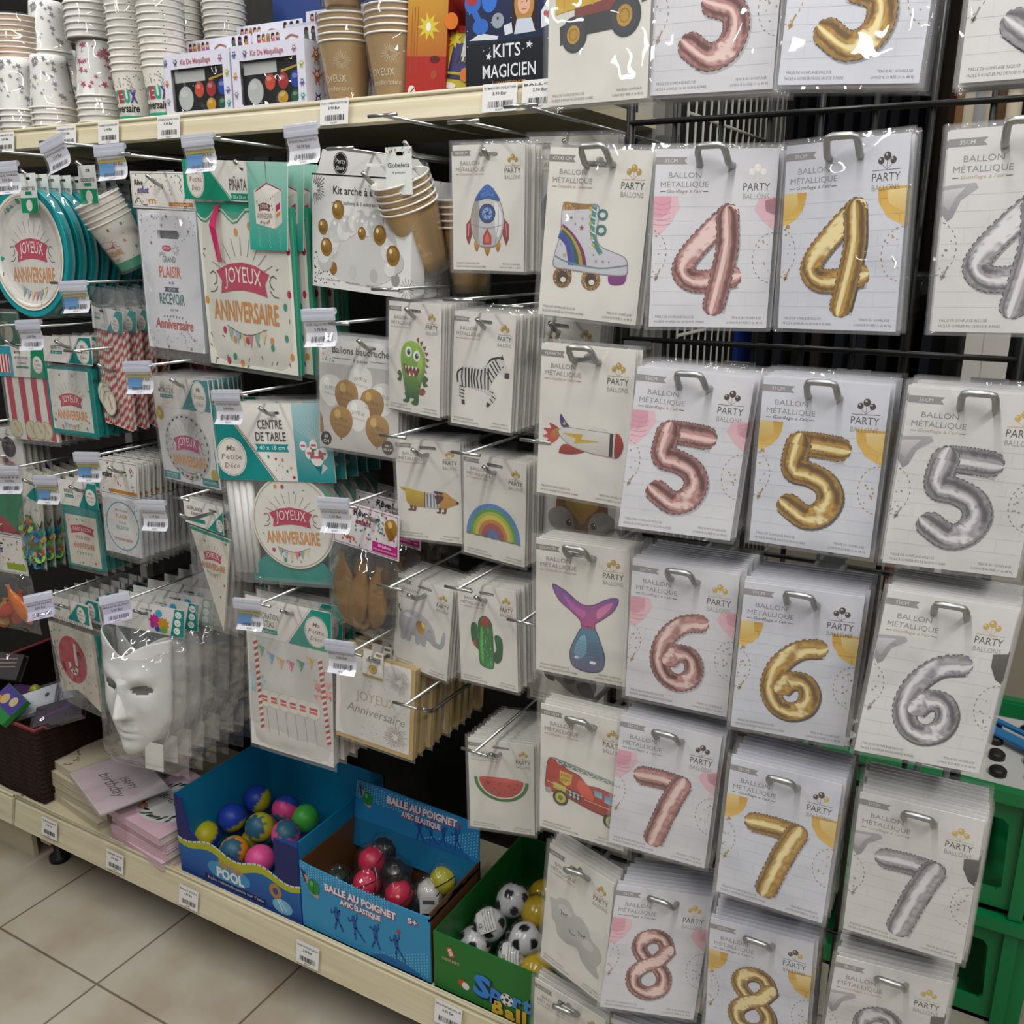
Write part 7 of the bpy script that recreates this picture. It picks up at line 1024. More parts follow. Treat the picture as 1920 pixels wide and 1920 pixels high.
for i, a in enumerate(((384, 1566, .245, 'b8ae1e', '2340a0', (-.4, -.5, .8), 'yellow and blue pool ball in the front corner by the notebooks', False), (439, 1595, .235, 'cf8418', '2a6a98', (.3, -.7, .6), 'orange and blue pool ball at the box front', True), (487, 1612, .235, 'cc4a86', '2a6a9a', (.5, -.4, .8), 'pink and blue pool ball at the front beside the orange ball', False), (487, 1551, .27, 'a8a81e', '8f901c', (.1, -.75, .5), 'yellow pool ball with a blue splash in the middle of the box', True), (435, 1533, .265, '2340a4', 'a8a01e', (-.3, -.2, .8), 'blue topped pool ball between the two yellow balls', False), (482, 1498, .27, '2340a4', 'b0aa20', (-.7, -.3, .4), 'half blue half yellow pool ball by the back wall', False), (536, 1518, .27, 'cc3f80', '24409a', (.1, -.6, -.5), 'pink and blue pool ball at the back', True), (536, 1564, .26, 'd0508a', 'c84482', (.4, -.2, .8), 'pink pool ball by the side wall of the pool box', True), (572, 1535, .255, '3a9a3a', '2f4a9a', (0, -.3, .8), 'green pool ball tucked by the side wall', False))): pool_ball(*a[:6], a[6], i, a[7])
for i, (px, py) in enumerate(((400, 1560), (470, 1575), (520, 1540), (455, 1520))): c = UPZ(px, py, .222); tag(link('pool_ball', M().ball((0, 0, 0), .022, 20, col=('3a6a9a', '8a8a2a', '9a3a6a', '3a6aa0')[i]).mesh('pool_ball', MP, True), None, c), 'small '+('steel blue', 'olive', 'plum', 'blue')[i]+' ball low under the pool balls', 'ball', 'bouncing pool balls in the blue box')
# wrist balls
o = thing('wrist_ball_box', 'light blue open box of wrist balls with raised lid flap', 'display box', (-.948, 1.118, ZB)); w2 = .15; hz = .148
f = open_box(o, -w2, w2, 0, .17, hz, .14, '2f86b4', '5a3a22', [(w2, hz-.006), (w2-.02, hz-.009), (.06, .1375), (0, .136), (-.07, .142), (-w2+.02, hz-.003), (-w2, hz)])
def wrist_print(p, hh, lid=False):
    for k in range(34 if not lid else 30):
        for j in range(7):
            u, v = -14.6+k*.62, .5+j*.55+(k % 2)*.27
            if u < 14.6-.0*j and (v < 3.6-.1*k*.3 or lid and v < 3.6): p.ell(u, v, .17, .19, '6fb4d4', 2, 7)
    for k in range(20):
        for j in range(8):
            u, v = 2.0+k*.65, hh-5.6+j*.62+(k % 2)*.3
            if v > hh-.4-.42*(u-1): p.ell(u, v, .2, .22, '62acd0', 2, 7)
    y0 = 4.1 if not lid else 2.6
    for t, v, h, wd in (('BALLE AU POIGNET', y0, 1.5, 16.6), ('AVEC ÉLASTIQUE', y0+1.7, 1.1, 9.4)):
        u = 1.3 if lid else -.6; p.text(t, u+.12, v+.14, h, 'a03040', wd, 3, 'c', .06); p.text(t, u, v, h, 'dcd6dc', wd, 3.5, 'c', .04)
    if not lid: p.text('5+', 11.4, 3.6, 1.2, 'a03040', 2.2, 3, 'c', .07); p.text('5+', 11.3, 3.5, 1.2, 'dcd6dc', 2.1, 3.5, 'c', .03)
    s = .8 if lid else 1.0; v0 = 5.6 if lid else 9.2
    for i, (u, lean, arm) in enumerate(((-6.4, .3, 0), (-2.2, .9, 1), (2.8, -.1, 2), (7.4, .7, 1))):
        u *= .62 if lid else 1; u += 5 if lid else 0; q = p.at(u, v0-.4*i*(.6 if lid else -.35), s*.9); c = '1f4a8c'
        q.ell(-.1*lean, -2.0, .42, .5, c, 3, 12); q.poly([(-.6, -1.5), (.5, -1.5), (.55+.3*lean, .6), (-.35+.3*lean, .6)], c, 3); q.line([(-.4, -1.2), (-1.2, -.6+(-1.0 if arm == 2 else 0)), (-1.5, -1.4)], .3, c, 3); q.line([(.4, -1.2), (.9, -2.0), (.8, -3.0 if arm else -.8)], .3, c, 3)
        q.line([(0+.3*lean, .5), (-.4+.6*lean, 2.0), (-.9+1.4*lean, 3.2)], .42, c, 3); q.line([(.2+.3*lean, .5), (.7+lean, 1.8), (1.2+1.6*lean, 3.0)], .42, c, 3); 
        if i == 3: q.ell(.8, -3.6, .5, .5, 'b03038', 3)
    p.poly(crom([(1.5, hh), (4, hh-1.4), (9, hh-1.7), (12.0, hh-.9), (13.4, hh)], 4), '22609e', 2.5)
    q = p.at(-12.2, 3.6 if not lid else 2.4, 1 if not lid else .8); q.poly([(-2.6, -2.2), (-1.4, -1.6), (-.6, .2), (-1.6, .6)], '1b2c50', 3); q.poly([(-1.8, -1.2), (-.9, -.9), (.2, 1.6), (1.8, 2.6), (1.4, 3.4), (-.4, 2.6)], 'b5897a', 3.2); q.ell(.5, 1.0, 1.5, 1.7, '1f7a3a', 3.6); q.ell(.1, .4, .5, .6, '5aa868', 4, 10); q.line([(.5, -.6), (.6, 2.6)], .12, '12351c', 4)
wrist_print(Pr(P3(0, .148), f), 14.4); link('front_side', f.mesh('front_side', MP), o)
b = M().prism([(-w2, 0), (w2, 0), (w2-.005, .075), (-w2+.002, .082)], -.0015, .0015, '2478ae'); b.prism([(-w2, 0), (w2, 0), (w2, -.06), (-w2, -.06)], -.0012, .0012, '1c6a94'); p = Pr(lambda u, v, e: (u*.01, -.0019-e, .08-v*.01), b); wrist_print(p, 8.0, True); link('lid_flap', b.mesh('lid_flap', MP), o, (0, .166, .148), (-.16, 0, 0))
b = M(); rnd = random.Random(4)
for k in range(14): a = -.15+.17*k/14; b.box((w2-.004, .0+.012*k, .132), (w2, .012*k+.012, .136+.009*rnd.random()), 'a08a66')
link('torn_edge', b.mesh('torn_edge', MP), o)
p2 = M(); pp_ = Pr(lambda u, v, e: (-w2-.0006-e, u*.01, .148-v*.01), p2)
def wrist_ball(px, py, z, c, label, bag=True, lab=False):
    o = thing('wrist_ball', label, 'ball', UPZ(px, py, z), (0, 0, random.uniform(-1, 1)), 'wrist balls in the light blue box'); b = M()
    b.ball((0, 0, 0), .027, 28, fn=lambda d: (1+.05*(1 if math.sin(d.x*26)*math.sin(d.y*26)*math.sin(d.z*26) > .25 else 0), c)); link('rubber_ball', b.mesh('rubber_ball', MP, True), o)
    link('elastic_strap', M().tube([(.0285*math.cos(t), .0285*math.sin(t)*.5, .0285*math.sin(t)*.86) for t in [PI*2*k/24 for k in range(25)]], .0012, 6, '151517').tube([(.0285*math.sin(t)*.8, .0285*math.cos(t), .0285*math.sin(t)*.6) for t in [PI*2*k/24 for k in range(25)]], .001, 6, '151517').mesh('elastic_strap', MP, True), o)
    if bag: rr = random.Random(int(px)); link('clear_bag', M().ball((0, 0, .004), .034, 14, fn=lambda d: (1+.14*(rr.random()-.3), 'ffffff')).mesh('clear_bag', BALLBAG, True), o)
    if lab: link('paper_label', M().box((-.018, -.0385, -.018), (.018, -.0378, .02), 'cdccc8').box((-.012, -.0392, .004), (.01, -.0386, .012), '55555a').mesh('paper_label', MP), o)
for a in ((697, 1614, .30, 'bf1f44', 'red wrist ball on top of the pile', 1, 0), (688, 1657, .275, 'bf1f44', 'red wrist ball below the top one in the pile', 1, 0), (748, 1676, .262, 'c01f42', 'red wrist ball at the front beside the black one', 1, 0), (741, 1640, .285, '18181c', 'black bagged wrist ball with a paper label', 1, 1), (832, 1651, .285, 'a8a624', 'yellow wrist ball with a black strap at the pile end', 1, 0), (808, 1673, .265, 'c0beb8', 'white labelled wrist ball bag near the torn box edge', 1, 1), (720, 1596, .30, '18181c', 'black wrist ball behind the top red one', 1, 0), (632, 1652, .245, '24352c', 'dark bagged wrist ball alone by the brown wall', 1, 0), (706, 1690, .235, '1c1c20', 'black wrist ball low under the red ones', 1, 0), (790, 1690, .235, '1c1c20', 'black wrist ball low under the white labelled bag', 1, 0)): wrist_ball(*a)
# sport balls
o = thing('sport_ball_box', 'green open display box of small bagged sport balls', 'display box', (-.665, 1.118, ZB)); w2 = .126; hz = .118
f = open_box(o, -w2, w2, 0, .32, hz, .118, '1d6a28', '1c5f26'); p = Pr(P3(0, hz), f)
q = p.at(-9.0, 3.3); q.poly([(-.9, -1.0), (.2, -1.5), (1.0, .3), (-.2, .9)], 'b04a48', 2); q.poly([(-.6, -.8), (.1, -1.1), (.6, .1), (-.1, .5)], 'd8cfc4', 3); q.text('C', -.35, .1, .8, 'b04a48', None, 4); p.text('COOOLY SPORTS', -9.0, 5.0, .55, 'c8a090', 3.6, 3, 'c', .03)
p.ell(-6.6, 8.4, .9, .8, 'b04a22', 2); p.ell(-5.9, 8.7, .75, .75, 'cfcfd0', 3)
for t, u, v, h, c, wd, r in (('S', -4.4, 9.0, 4.2, '2f78c8', 3.4, .08), ('p', -.9, 8.6, 3.1, '2f78c8', 2.2, .08), ('r', 3.5, 8.4, 2.9, '3a86c8', 1.7, .08), ('t', 5.4, 8.4, 2.9, '3a86c8', 1.6, .05)): p.text(t, u+.15, v+.15, h, '10202e', wd*1.1, 2, 'l', .09, 0, 2, 0, r); p.text(t, u, v, h, c, wd, 3, 'l', .05, 0, 2, 0, r)
p.ell(2.4, 7.7, 1.25, 1.25, 'd0cfd2', 3.5); p.ell(2.4, 7.7, .4, None, '1d1d20', 4, 6); [p.ell(2.4+.95*math.cos(t), 7.7+.95*math.sin(t), .26, None, '1d1d20', 4, 6) for t in (.3, 1.6, 2.8, 4.1, 5.3)]
for t, u, wd in (('B', -.6, 2.3), ('a', 2.0, 1.9), ('l', 4.2, .8), ('l', 5.4, .8)): p.text(t, u+.14, 11.5, 2.9 if t != 'a' else 2.6, '2a2410', wd*1.12, 2, 'l', .09); p.text(t, u, 11.35, 2.8 if t != 'a' else 2.5, 'c9a832', wd, 3, 'l', .05)
link('front_side', f.mesh('front_side', MP), o)
b = M().box((-w2+.003, .3165, .0), (w2-.003, .317, .0005), '1c5f26'); p = Pr(lambda u, v, e: (u*.01, .3164-e, hz-v*.01), b); p.ell(1.2, 2.6, .9, .9, '9aa4a0', 2); p.rect(3.0, 2.4, 6, 4.2, '5a2a2a', 2); link('inner_print', b.mesh('inner_print', MP), o)
ico = [(0, s1, s2*1.618) for s1 in (-1, 1) for s2 in (-1, 1)]; ico = [Vector(v).normalized() for a in ico for v in (a, (a[1], a[2], a[0]), (a[2], a[0], a[1]))]
def sport_ball(px, py, z, kind, label, lab, seed):
    o = thing('sport_ball', label, 'ball', UPZ(px, py, z), (seed, seed*.7, seed*1.9), 'bagged sport balls in the green box')
    fn = (lambda d: (1, '17171a' if max(d.dot(v) for v in ico) > .958 else 'c9c9cb')) if kind == 's' else (lambda d: (1, 'b89a14'))
    link('ball', M().ball((0, 0, 0), .031, 48, fn=fn).mesh('ball_skin', MG, True), o); rr = random.Random(seed+9); link('clear_bag', M().ball((0, 0, 0), .0345, 14, fn=lambda d: (1+.1*rr.random(), 'ffffff')).mesh('clear_bag', BALLBAG, True), o)
    if lab:
        l_ = M(); vs = [(.0365*math.sin(a)*math.cos(b_), -.0365*math.cos(a)*math.cos(b_), .0365*math.sin(b_)) for b_ in (-.45, 0, .45) for a in (-.6, -.2, .2, .6)]; l_.add(vs, [(j*4+i, j*4+i+1, j*4+i+5, j*4+i+4) for j in range(2) for i in range(3)], 'c6c5c1')
        p = Pr(lambda u, v, e: (.0366*math.sin(u)*math.cos(v), -.0368*math.cos(u)*math.cos(v)-e, -.0366*math.sin(v)), l_)
        for k in range(4): p.line([(-.5+.1*i, -.32+.13*k) for i in range(11)], .025, '77777a', 1)
        p.text('CE', .05, .38, .18, '1c1c1e', .25, 2); lo = link('paper_label', l_.mesh('paper_label', MP, True), o); lo.rotation_mode = 'QUATERNION'; vd = (camo.location-o.location).normalized(); R_ = Euler((seed, seed*.7, seed*1.9), 'YXZ').to_matrix(); lo.rotation_quaternion = Vector((0, -1, 0)).rotation_difference(R_.inverted() @ (vd+Vector((-.3, 0, .1))).normalized())
for i, a in enumerate(((962, 1688, .30, 's', 'bagged football behind the two front footballs', 0), (919, 1733, .265, 's', 'bagged football under a printed paper label, beside the green wall', 1), (985, 1762, .27, 's', 'bagged football with bold black patches, next to the cloud pack', 0), (890, 1768, .235, 's', 'bagged football low by the box corner', 0), (965, 1795, .24, 's', 'bagged football under a folded label, at the box front', 1), (1008, 1712, .29, 'y', 'yellow sport ball beside the cloud pack', 0), (1005, 1820, .235, 'y', 'yellow sport ball low at the box front', 0), (1020, 1680, .27, 'y', 'yellow sport ball half hidden at the back', 0))): sport_ball(*a, i)
# notebooks, card, basket
def notebook(x, y, z, rz, w, d, t, cover, label, grp, cover_print=None, strap=None):
    o = thing('notebook', label, 'notebook', (x, y, z), (0, 0, rz), grp); t -= .0012; b = M().box((-w/2+.001, -d/2+.0012, .0015), (w/2-.003, d/2-.003, t-.0015), 'c4bfb4'); link('pages', b.mesh('pages', MP), o)
    b = M().box((-w/2, -d/2, 0), (w/2, d/2, .0016), cover).box((-w/2, -d/2+.0004, .0015), (w/2-.001, -d/2+.0012, t-.0015), cover).box((-w/2, -d/2, t-.0016), (w/2, d/2, t), cover).box((-w/2-.0006, -d/2, 0), (-w/2+.001, d/2, t), cover)
    if cover_print: cover_print(Pr(lambda u, v, e: (u*.01, -v*.01, t+.0002+e), b))
    link('cover', b.mesh('cover', MP), o)
    if strap: link('elastic_band', M().box((w/2-.001, -.01, 0.001), (w/2+.0008, -.004, t-.001), strap).mesh('elastic_band', MP), o)
    return o
def floral(p):
    rnd = random.Random(3)
    for k in range(34):
        u, v = rnd.uniform(-9, 9), rnd.uniform(-9, 9)
        if abs(u) < 5 and abs(v) < 4.5: continue
        for j in range(3): t = rnd.uniform(0, 6); p.ell(u+.7*math.cos(t), v+.7*math.sin(t), .7, .3, ('7d7760', '8f8468', '6d6a58', 'a5987c')[(k+j) % 4], 1+j*.2, 9, rot=t)
    p.text('keep', -3.6, .6, 2.4, '4a4438', 6, 3, 'l', .02, .25); p.text('F', 3.8, -2.6, 2.2, '4a4438', None, 3, 'l', .02)
for k in range(5): notebook(-1.79+.004*(k % 2), 1.232+.004*((k*2) % 3), ZB+.0212*k, -.10+.03*((k*3) % 4-1.5), .2, .2, .0205, 'b7ad95' if k % 2 else 'bcb29a', ('beige notebook, topmost of its stack beside the wicker basket', 'beige notebook lying on the shelf at the bottom of its stack', 'beige notebook second from the bottom of its stack', 'beige notebook in the middle of its stack', 'beige notebook just under the topmost one')[(1, 2, 3, 4, 0)[k]], 'beige notebooks', floral if k == 4 else None)
def wreath(p):
    p.ell(0, 0, 8.6, 7.6, 'c4c4c0', 1, 36)
    rnd = random.Random(8)
    for k in range(46): t = 2*PI*k/46; r = rnd.uniform(.86, 1.1); p.ell(7.2*r*math.cos(t), 6.4*r*math.sin(t), .9, .32, ('3a4a44', '55604f', '2f3a3c')[k % 3], 2, 9, rot=t+1)
    for t in (2.2, 2.6, 3.0, .4, 5.2): p.ell(7*math.cos(t), 6.2*math.sin(t), 1.2, 1.1, 'b5705c', 3, 12); p.ell(7*math.cos(t), 6.2*math.sin(t), .5, .5, 'c89a84', 4, 8)
    p.text('Birthday', 0, .8, 1.8, '3a3838', 8.6, 3, 'c', 0, .25)
for k in range(4): notebook(-1.545+.006*((k*3) % 3-1), 1.205+.004*(k % 3), ZB+.02*k, -.09+.025*((k*2) % 3-1), .192, .2, .0195, 'c9a8b4', ('pink floral notebook, topmost of the pink stack', 'pink notebook at the bottom of the pink stack', 'pink notebook second from the bottom of its stack', 'pink notebook just under the topmost pink one')[(1, 2, 3, 0)[k]], 'pink notebooks', wreath if k == 3 else None, '1c1a1c')
o = tag(link('greeting_card', None, None, (-1.676, 1.165, .308), (0, .045, -.32)), 'pink happy birthday card lying across the two notebook stacks', 'card'); b = M().box((-.098, -.075, 0), (.098, .075, .003), 'c9c2c6'); p = Pr(lambda u, v, e: (u*.01, -v*.01, .0032+e), b); p.rect(-9.6, -7.3, 9.6, 7.3, 'c8bcc2', 1, 'c6aeb4'); p.text('HAPPY', 2.2, -.4, 1.9, '5a474c', 5.6, 2, 'c', 0, .2); p.text('birthday', .4, 2.8, 2.6, '5a474c', 11, 2, 'c', 0, .3); link('card', b.mesh('card', MP), o); link('clear_sleeve', M().box((-.102, -.079, -.0005), (.102, .079, .0046)).mesh('clear_sleeve', FILM), o)
WICK = mat('dark_wicker', '2a1613', .6, spec=.3); bump(WICK, 160, .6, .002, (1, 1, .5))
o = thing('wicker_basket', 'dark brown wicker basket with a red rim full of small toys', 'basket', (-2.1, 1.29, ZB)); b = M(); rows = 30; per = []
def bask(f, off=0): return [(-.2-.02*f-off, -.165-.012*f-off), (.195+.022*f+off, -.165-.012*f-off), (.195+.022*f+off, .16+.01*f+off), (-.2-.02*f-off, .16+.01*f+off)]
vs = []; fs = []; NN = 0
for i in range(rows*3+1):
    f = i/(rows*3); off = (0, .0035, .0035)[i % 3]; c = bask(f, off); ring = []
    for e in range(4):
        a, d = c[e], c[(e+1) % 4]
        for k in range(24): t = k/24; ring.append((a[0]+(d[0]-a[0])*t, a[1]+(d[1]-a[1])*t, .205*f+.002*math.sin((k+e*24)*1.1+(i//3)*PI)))
    vs += ring; NN = len(ring)
fs = [(i*NN+k, i*NN+(k+1) % NN, (i+1)*NN+(k+1) % NN, (i+1)*NN+k) for i in range(rows*3) for k in range(NN)]; b.add(vs, fs, '2a1613'); link('woven_body', b.mesh('woven_body', WICK, True), o)
inner = M().add([(x, y, .03) for x, y in bask(.1, -.006)]+[(x, y, .2) for x, y in bask(1, -.006)], [(0, 1, 2, 3)]+[(k, (k+1) % 4, 4+(k+1) % 4, 4+k) for k in range(4)], '1d0f0d'); link('lining', inner.mesh('lining', MP), o)
rim = bask(1, .001); link('red_rim', M().tube([(*r_, .205) for r_ in rim]+[(*rim[0], .205)], .0055, 8, '5a1a1a').mesh('red_rim', mat('red_cloth', '6a1d1c', .6), True), o)
def loose(nm, label, cat, px, py, z, rot, size, col, draw=None, film=False):
    if nm == 'toy_packet': draw_ = draw; draw = (lambda p: draw_(p.at(0, 0, .72))) if draw_ else None
    o = tag(link(nm, None, None, UPZ(px, py, z), rot), label, cat); w_, d_, h_ = size; b = M().box((-w_/2, -d_/2, -h_/2), (w_/2, d_/2, h_/2), col)
    if draw: draw(Pr(lambda u, v, e: (u*.01, -v*.01, h_/2+.0002+e), b))
    link('carton', b.mesh('carton', MP), o)
    if film: link('clear_wrap', M().box((-w_/2-.004, -d_/2-.004, -h_/2-.003), (w_/2+.004, d_/2+.004, h_/2+.004)).mesh('clear_wrap', BAG), o)
loose('toy_packet', 'white cardboard packet leaning in the wicker basket', 'toy', 66, 1318, .42, (.5, -.35, .75), (0.108, 0.065, 0.012), 'c8cad2', lambda p: (p.text('PISTOLET', -5.6, .6, .7, '77767e', 5.2, 2), p.ell(4.6, -1.2, .8, .8, '55545c', 2)))
loose('toy_packet', 'pale blue packet with a red ring in the wicker basket', 'toy', 100, 1308, .42, (.5, -.35, .75), (0.122, 0.072, 0.012), 'bcc2d6', lambda p: p.ring(2.2, .8, 1.8, 1.8, .3, '8a2a3a', 2), True)
loose('toy_packet', 'green and purple toy packet with an orange sticker in the basket', 'toy', 14, 1322, .435, (.6, .2, -.3), (0.094, 0.072, 0.014), '2d7a3a', lambda p: (p.rect(-6.4, -4.8, 6.4, 1.6, '4a3f86', 1), p.ell(-2, -1, 2, 1.8, 'b8a070', 2), p.ell(2.4, -2, 1.8, 1.6, 'c0b088', 2), p.ell(-4.6, .4, 1.3, 1.3, 'd07a1c', 3)))
loose('toy_packet', 'clear packet with purple contents resting on the basket rim', 'toy', 112, 1335, .425, (.45, -.3, .75), (0.115, 0.058, 0.012), '35293a', lambda p: p.line([(-6, 1), (5, -1)], .9, '5a2a6a', 2), True)
loose('toy_packet', 'purple packet at the back of the wicker basket', 'toy', 44, 1308, .40, (.6, 0, .3), (0.072, 0.058, 0.020), '3c1f4a'); loose('toy_packet', 'shiny dark packet with pink stripes deep in the basket shadows', 'toy', 12, 1250, .46, (.9, 0, .3), (0.086, 0.058, 0.012), '2c2426', lambda p: [p.line([(-5, -2+k*1.4), (4, -3+k*1.4)], .4, 'a87a74', 2) for k in range(3)], True)
tag(link('toy_ball', M().ball((0, 0, 0), .013, 18, col='8a8a2a').mesh('toy_ball', MG, True), None, UPZ(66, 1293, .43)), 'small yellow toy ball on top of the wicker basket', 'ball')
tag(link('toy_carton', M().box((-.05, -.01, 0), (0.000, 0.043, 0.085), 'a83a22').box((-.05, -.0104, 0), (.001, -.0102, .02), '2a6a34').mesh('toy_carton', MP), None, UP(16, 1492, 1.135)*1.0), 'small red and green carton standing before the wicker basket', 'box')
# ------------------------------------------------------------------ price labels and tags
def barcode(p, u, v, w_, h_, seed, L=2):
    rnd = random.Random(seed); x = u
    while x < u+w_: a = rnd.choice((.06, .06, .12, .18)); p.rect(x, v, min(x+a, u+w_), v+h_, '2f2e30', L); x += a+rnd.choice((.07, .1, .16))
def label_print(p, w_, h_, name, price, seed, yellow):
    p.text(name, w_/2, h_*.2, h_*.085, '4a494c', w_*.9, 2, 'c', .01, res=1)
    if yellow: p.rect(.1, h_*.14, w_-.1, h_*.28, 'b3a53a', 1.5); p.rect(.1, h_*.30, w_*.55, h_*.80, '4a86bd', 1.5); p.line([(w_*.12, h_*.34), (w_*.26, h_*.56)], .16, '1d3f6c', 3); p.line([(w_*.26, h_*.34), (w_*.12, h_*.56)], .16, '1d3f6c', 3)
    p.text(price, w_*(.5 if not yellow else .68), h_*.4, h_*.11, '2f2e30', w_*.4, 3, 'c', .015, res=1); barcode(p, w_*.18, h_*.62, w_*.7, h_*.22, seed, 3); p.text('452871', w_/2, h_*.96, h_*.07, '4a494c', w_*.22, 2, 'c', res=1)
def rail_label(px, py, Y, tilt, name, price, seed, label, w_=5.4, h_=3.6):
    c = UP(px, py, Y); b = M().prism([(-w_*.005, 0), (w_*.005, 0), (w_*.005, -h_*.01), (-w_*.005, -h_*.01)], -.0002, .0003, 'd6d5d3'); label_print(Pr(lambda u, v, e: (u*.01-w_*.005, -.0004-e, -v*.01), b), w_, h_, name, price, seed, False)
    tag(link('price_label', b.mesh('price_label', MP), None, (c.x, c.y, c.z+h_*.005), (tilt, 0, 0)), label, 'price label')
TOPT = -.11; BOTT = -.17
for i, (px, name, price, w) in enumerate(((12, 'GOBELETS X8', '2.50 Eur', 'below the peach cups'), (126, 'GOBELETS ETOILES', '2.90 Eur', 'below the silver star cups'), (205, 'GOBELETS ANNIVERSAIRE', '2.90 Eur', 'below the pink star cups'), (318, 'KIT MAQUILLAGE 10 PCS', '5.90 Eur', 'below the makeup kit by the lettered cups'), (628, 'PACK 6 GOBELETS PARTY DORE', '3.90 Eur', 'below the standing gold cups'), (938, 'KIT MAGICIEN COLLECTION', '3.90 Eur', 'below the magic kit box'), (1014, 'BALLON', '2.90 Eur', 'half hidden by the dump truck pack'))):
    py = 268-.0925*px+(.0 if px < 700 else 2); rail_label(px, py, 1.1655, TOPT, name, price, i, 'white barcode label on the upper shelf rail, '+w)
for i, (px, py, name, price, w) in enumerate(((95, 1552, 'CARNET', '2.90 Eur', 'below the beige notebooks'), (218, 1614, 'CARNET PASTEL', '3.90 Eur', 'below the pink notebooks'), (356, 1682, 'BALLE POOL', '4.50 Eur', 'below the pool ball box'), (579, 1789, 'BALLE AU POIGNET AVEC ELASTIQUE', '2.50 Eur', 'below the wrist ball box'), (842, 1902, 'BALLE SPORT BALLON 6 CM', '3.00 Eur', 'below the sport ball box'))): rail_label(px, py, 1.0925, BOTT, name, price, i+20, 'white barcode label on the base shelf rail, '+w, 5.6, 4.4)
def price_tag(px, py, Y, rot, yellow, name, price, seed, label, paper='d0d0d8', w_=5.2, h_=5.0):
    """a flip label hanging on the front bar of a hook; (px, py) is the middle of its top edge"""
    c = UP(px, py, Y); o = thing('price_tag', label, 'price tag', c, rot, None)
    b = M(); prof = [(0, .0), (-.003, -.006), (-.002, -.012), (.003, -.03), (.001, -.042), (-.006, -h_*.01)]; vs = [(x, y, z) for y, z in prof for x in (-w_*.005, w_*.005)]; b.add(vs, [(2*i, 2*i+1, 2*i+3, 2*i+2) for i in range(5)], paper)
    pts = crom([(-z*100, y) for y, z in prof], 4)
    def curve(v):
        for a, d in zip(prof, prof[1:]):
            if -a[1]*100 <= v <= -d[1]*100+1e-6: t = (v+a[1]*100)/max(1e-6, (a[1]-d[1])*100); return a[0]+(d[0]-a[0])*t
        return prof[-1][0]
    p = Pr(lambda u, v, e: (u*.01-w_*.005, curve(v)-.0006-e, -v*.01), b); label_print(p.at(0, 1.25), w_, h_-1.3, name, price, seed, yellow); link('paper_label', b.mesh('paper_label', MP), o)
    link('clear_holder', M().box((-w_*.005-.002, -.0045, -.013), (w_*.005+.002, -.0025, .004)).tube([(-w_*.005-.001, 0, 0), (w_*.005+.001, 0, 0)], .0048, 10).mesh('clear_holder', LENS), o)
    link('clear_front', M().add([(x, y-.003, z) for y, z in prof[1:] for x in (-w_*.005-.0015, w_*.005+.0015)], [(2*i, 2*i+1, 2*i+3, 2*i+2) for i in range(4)]).mesh('clear_front', FILM), o); return o
TAGS = ((98, 264, 1, 0, 'PACK 8 ASSIETTES', '2.90 Eur', 'above the birthday plates', .1), (206, 276, 1, 1, 'GOBELETS ANNIVERSAIRE', '1.90 Eur', 'above the birthday cups', .25), (372, 257, 1, 1, 'PINATA ANNIVERSAIRE', '5.90 Eur', 'above the piñata header', .2), (566, 237, 1, 0, 'KIT ARCHE A BALLONS PARTY DO', '10.90 Eur', 'beside the balloon arch box', .1), (8, 308, 1, 0, 'BALLONS', '2.50 Eur', 'at the frame side by the plates', .3),
        (138, 531, 1, 1, 'PAILLES RAYEES', '1.90 Eur', 'between the plates and the straws', .25), (54, 604, 1, 0, 'BOITES A POPCORN', '2.50 Eur', 'above the striped popcorn boxes', .2), (258, 682, 1, 1, 'BALLON METALLIQUE 35CM', '2.90 Eur', 'above the round foil balloon pack', .2), (598, 584, 1, 0, 'SACHET 6 BALLONS PARTY DORE', '3.75 Eur', 'above the latex balloon pack', .15), (425, 736, 1, 0, 'CENTRE DE TABLE ANNIV', '2.90 Eur', 'on the table centrepiece pack', .12),
        (163, 852, 1, 1, 'SACHETS CADEAUX', '1.90 Eur', 'above the round label packs', .2), (86, 896, 1, 1, 'CONFETTIS', '1.50 Eur', 'between confetti bags and invitations', .2), (14, 878, 1, 0, 'NAPPE', '2.90 Eur', 'above the folded tablecloth pack', .3), (286, 942, 1, 0, 'GUIRLANDE FANIONS', '1.90 Eur', 'beside the pennant garland', .2), (626, 938, 1, 0, 'SET DE 10 BALLONS METALLISES', '1.50 Eur', 'beside the round birthday sign', .12), (465, 1127, 1, 1, 'DECORATION GATEAU', '1.90 Eur', 'at the cake topper header', .15), (638, 1206, 1, 0, 'SERVIETTES PARTY DORE', '2.50 Eur', 'above the kraft edged napkins', .1))
for i, (px, py, s, yl, name, price, w, yaw) in enumerate(TAGS): price_tag(px, py, 1.05, (-.05, -.06 if i else -.3, yaw), yl, name, price, i+40, ('yellow and blue' if yl else 'white')+' price tag in a clear holder '+w)
for px, py, w, yaw in ((72, 1116, 'above the letter garland packs', .6), (215, 1118, 'above the white mask header', .6)): price_tag(px, py, 1.05, (-.5, -.2, yaw), 0, 'MASQUE BLANC', '2.50 Eur', px, 'lavender backed price tag flipped up '+w, 'aaa6bc')
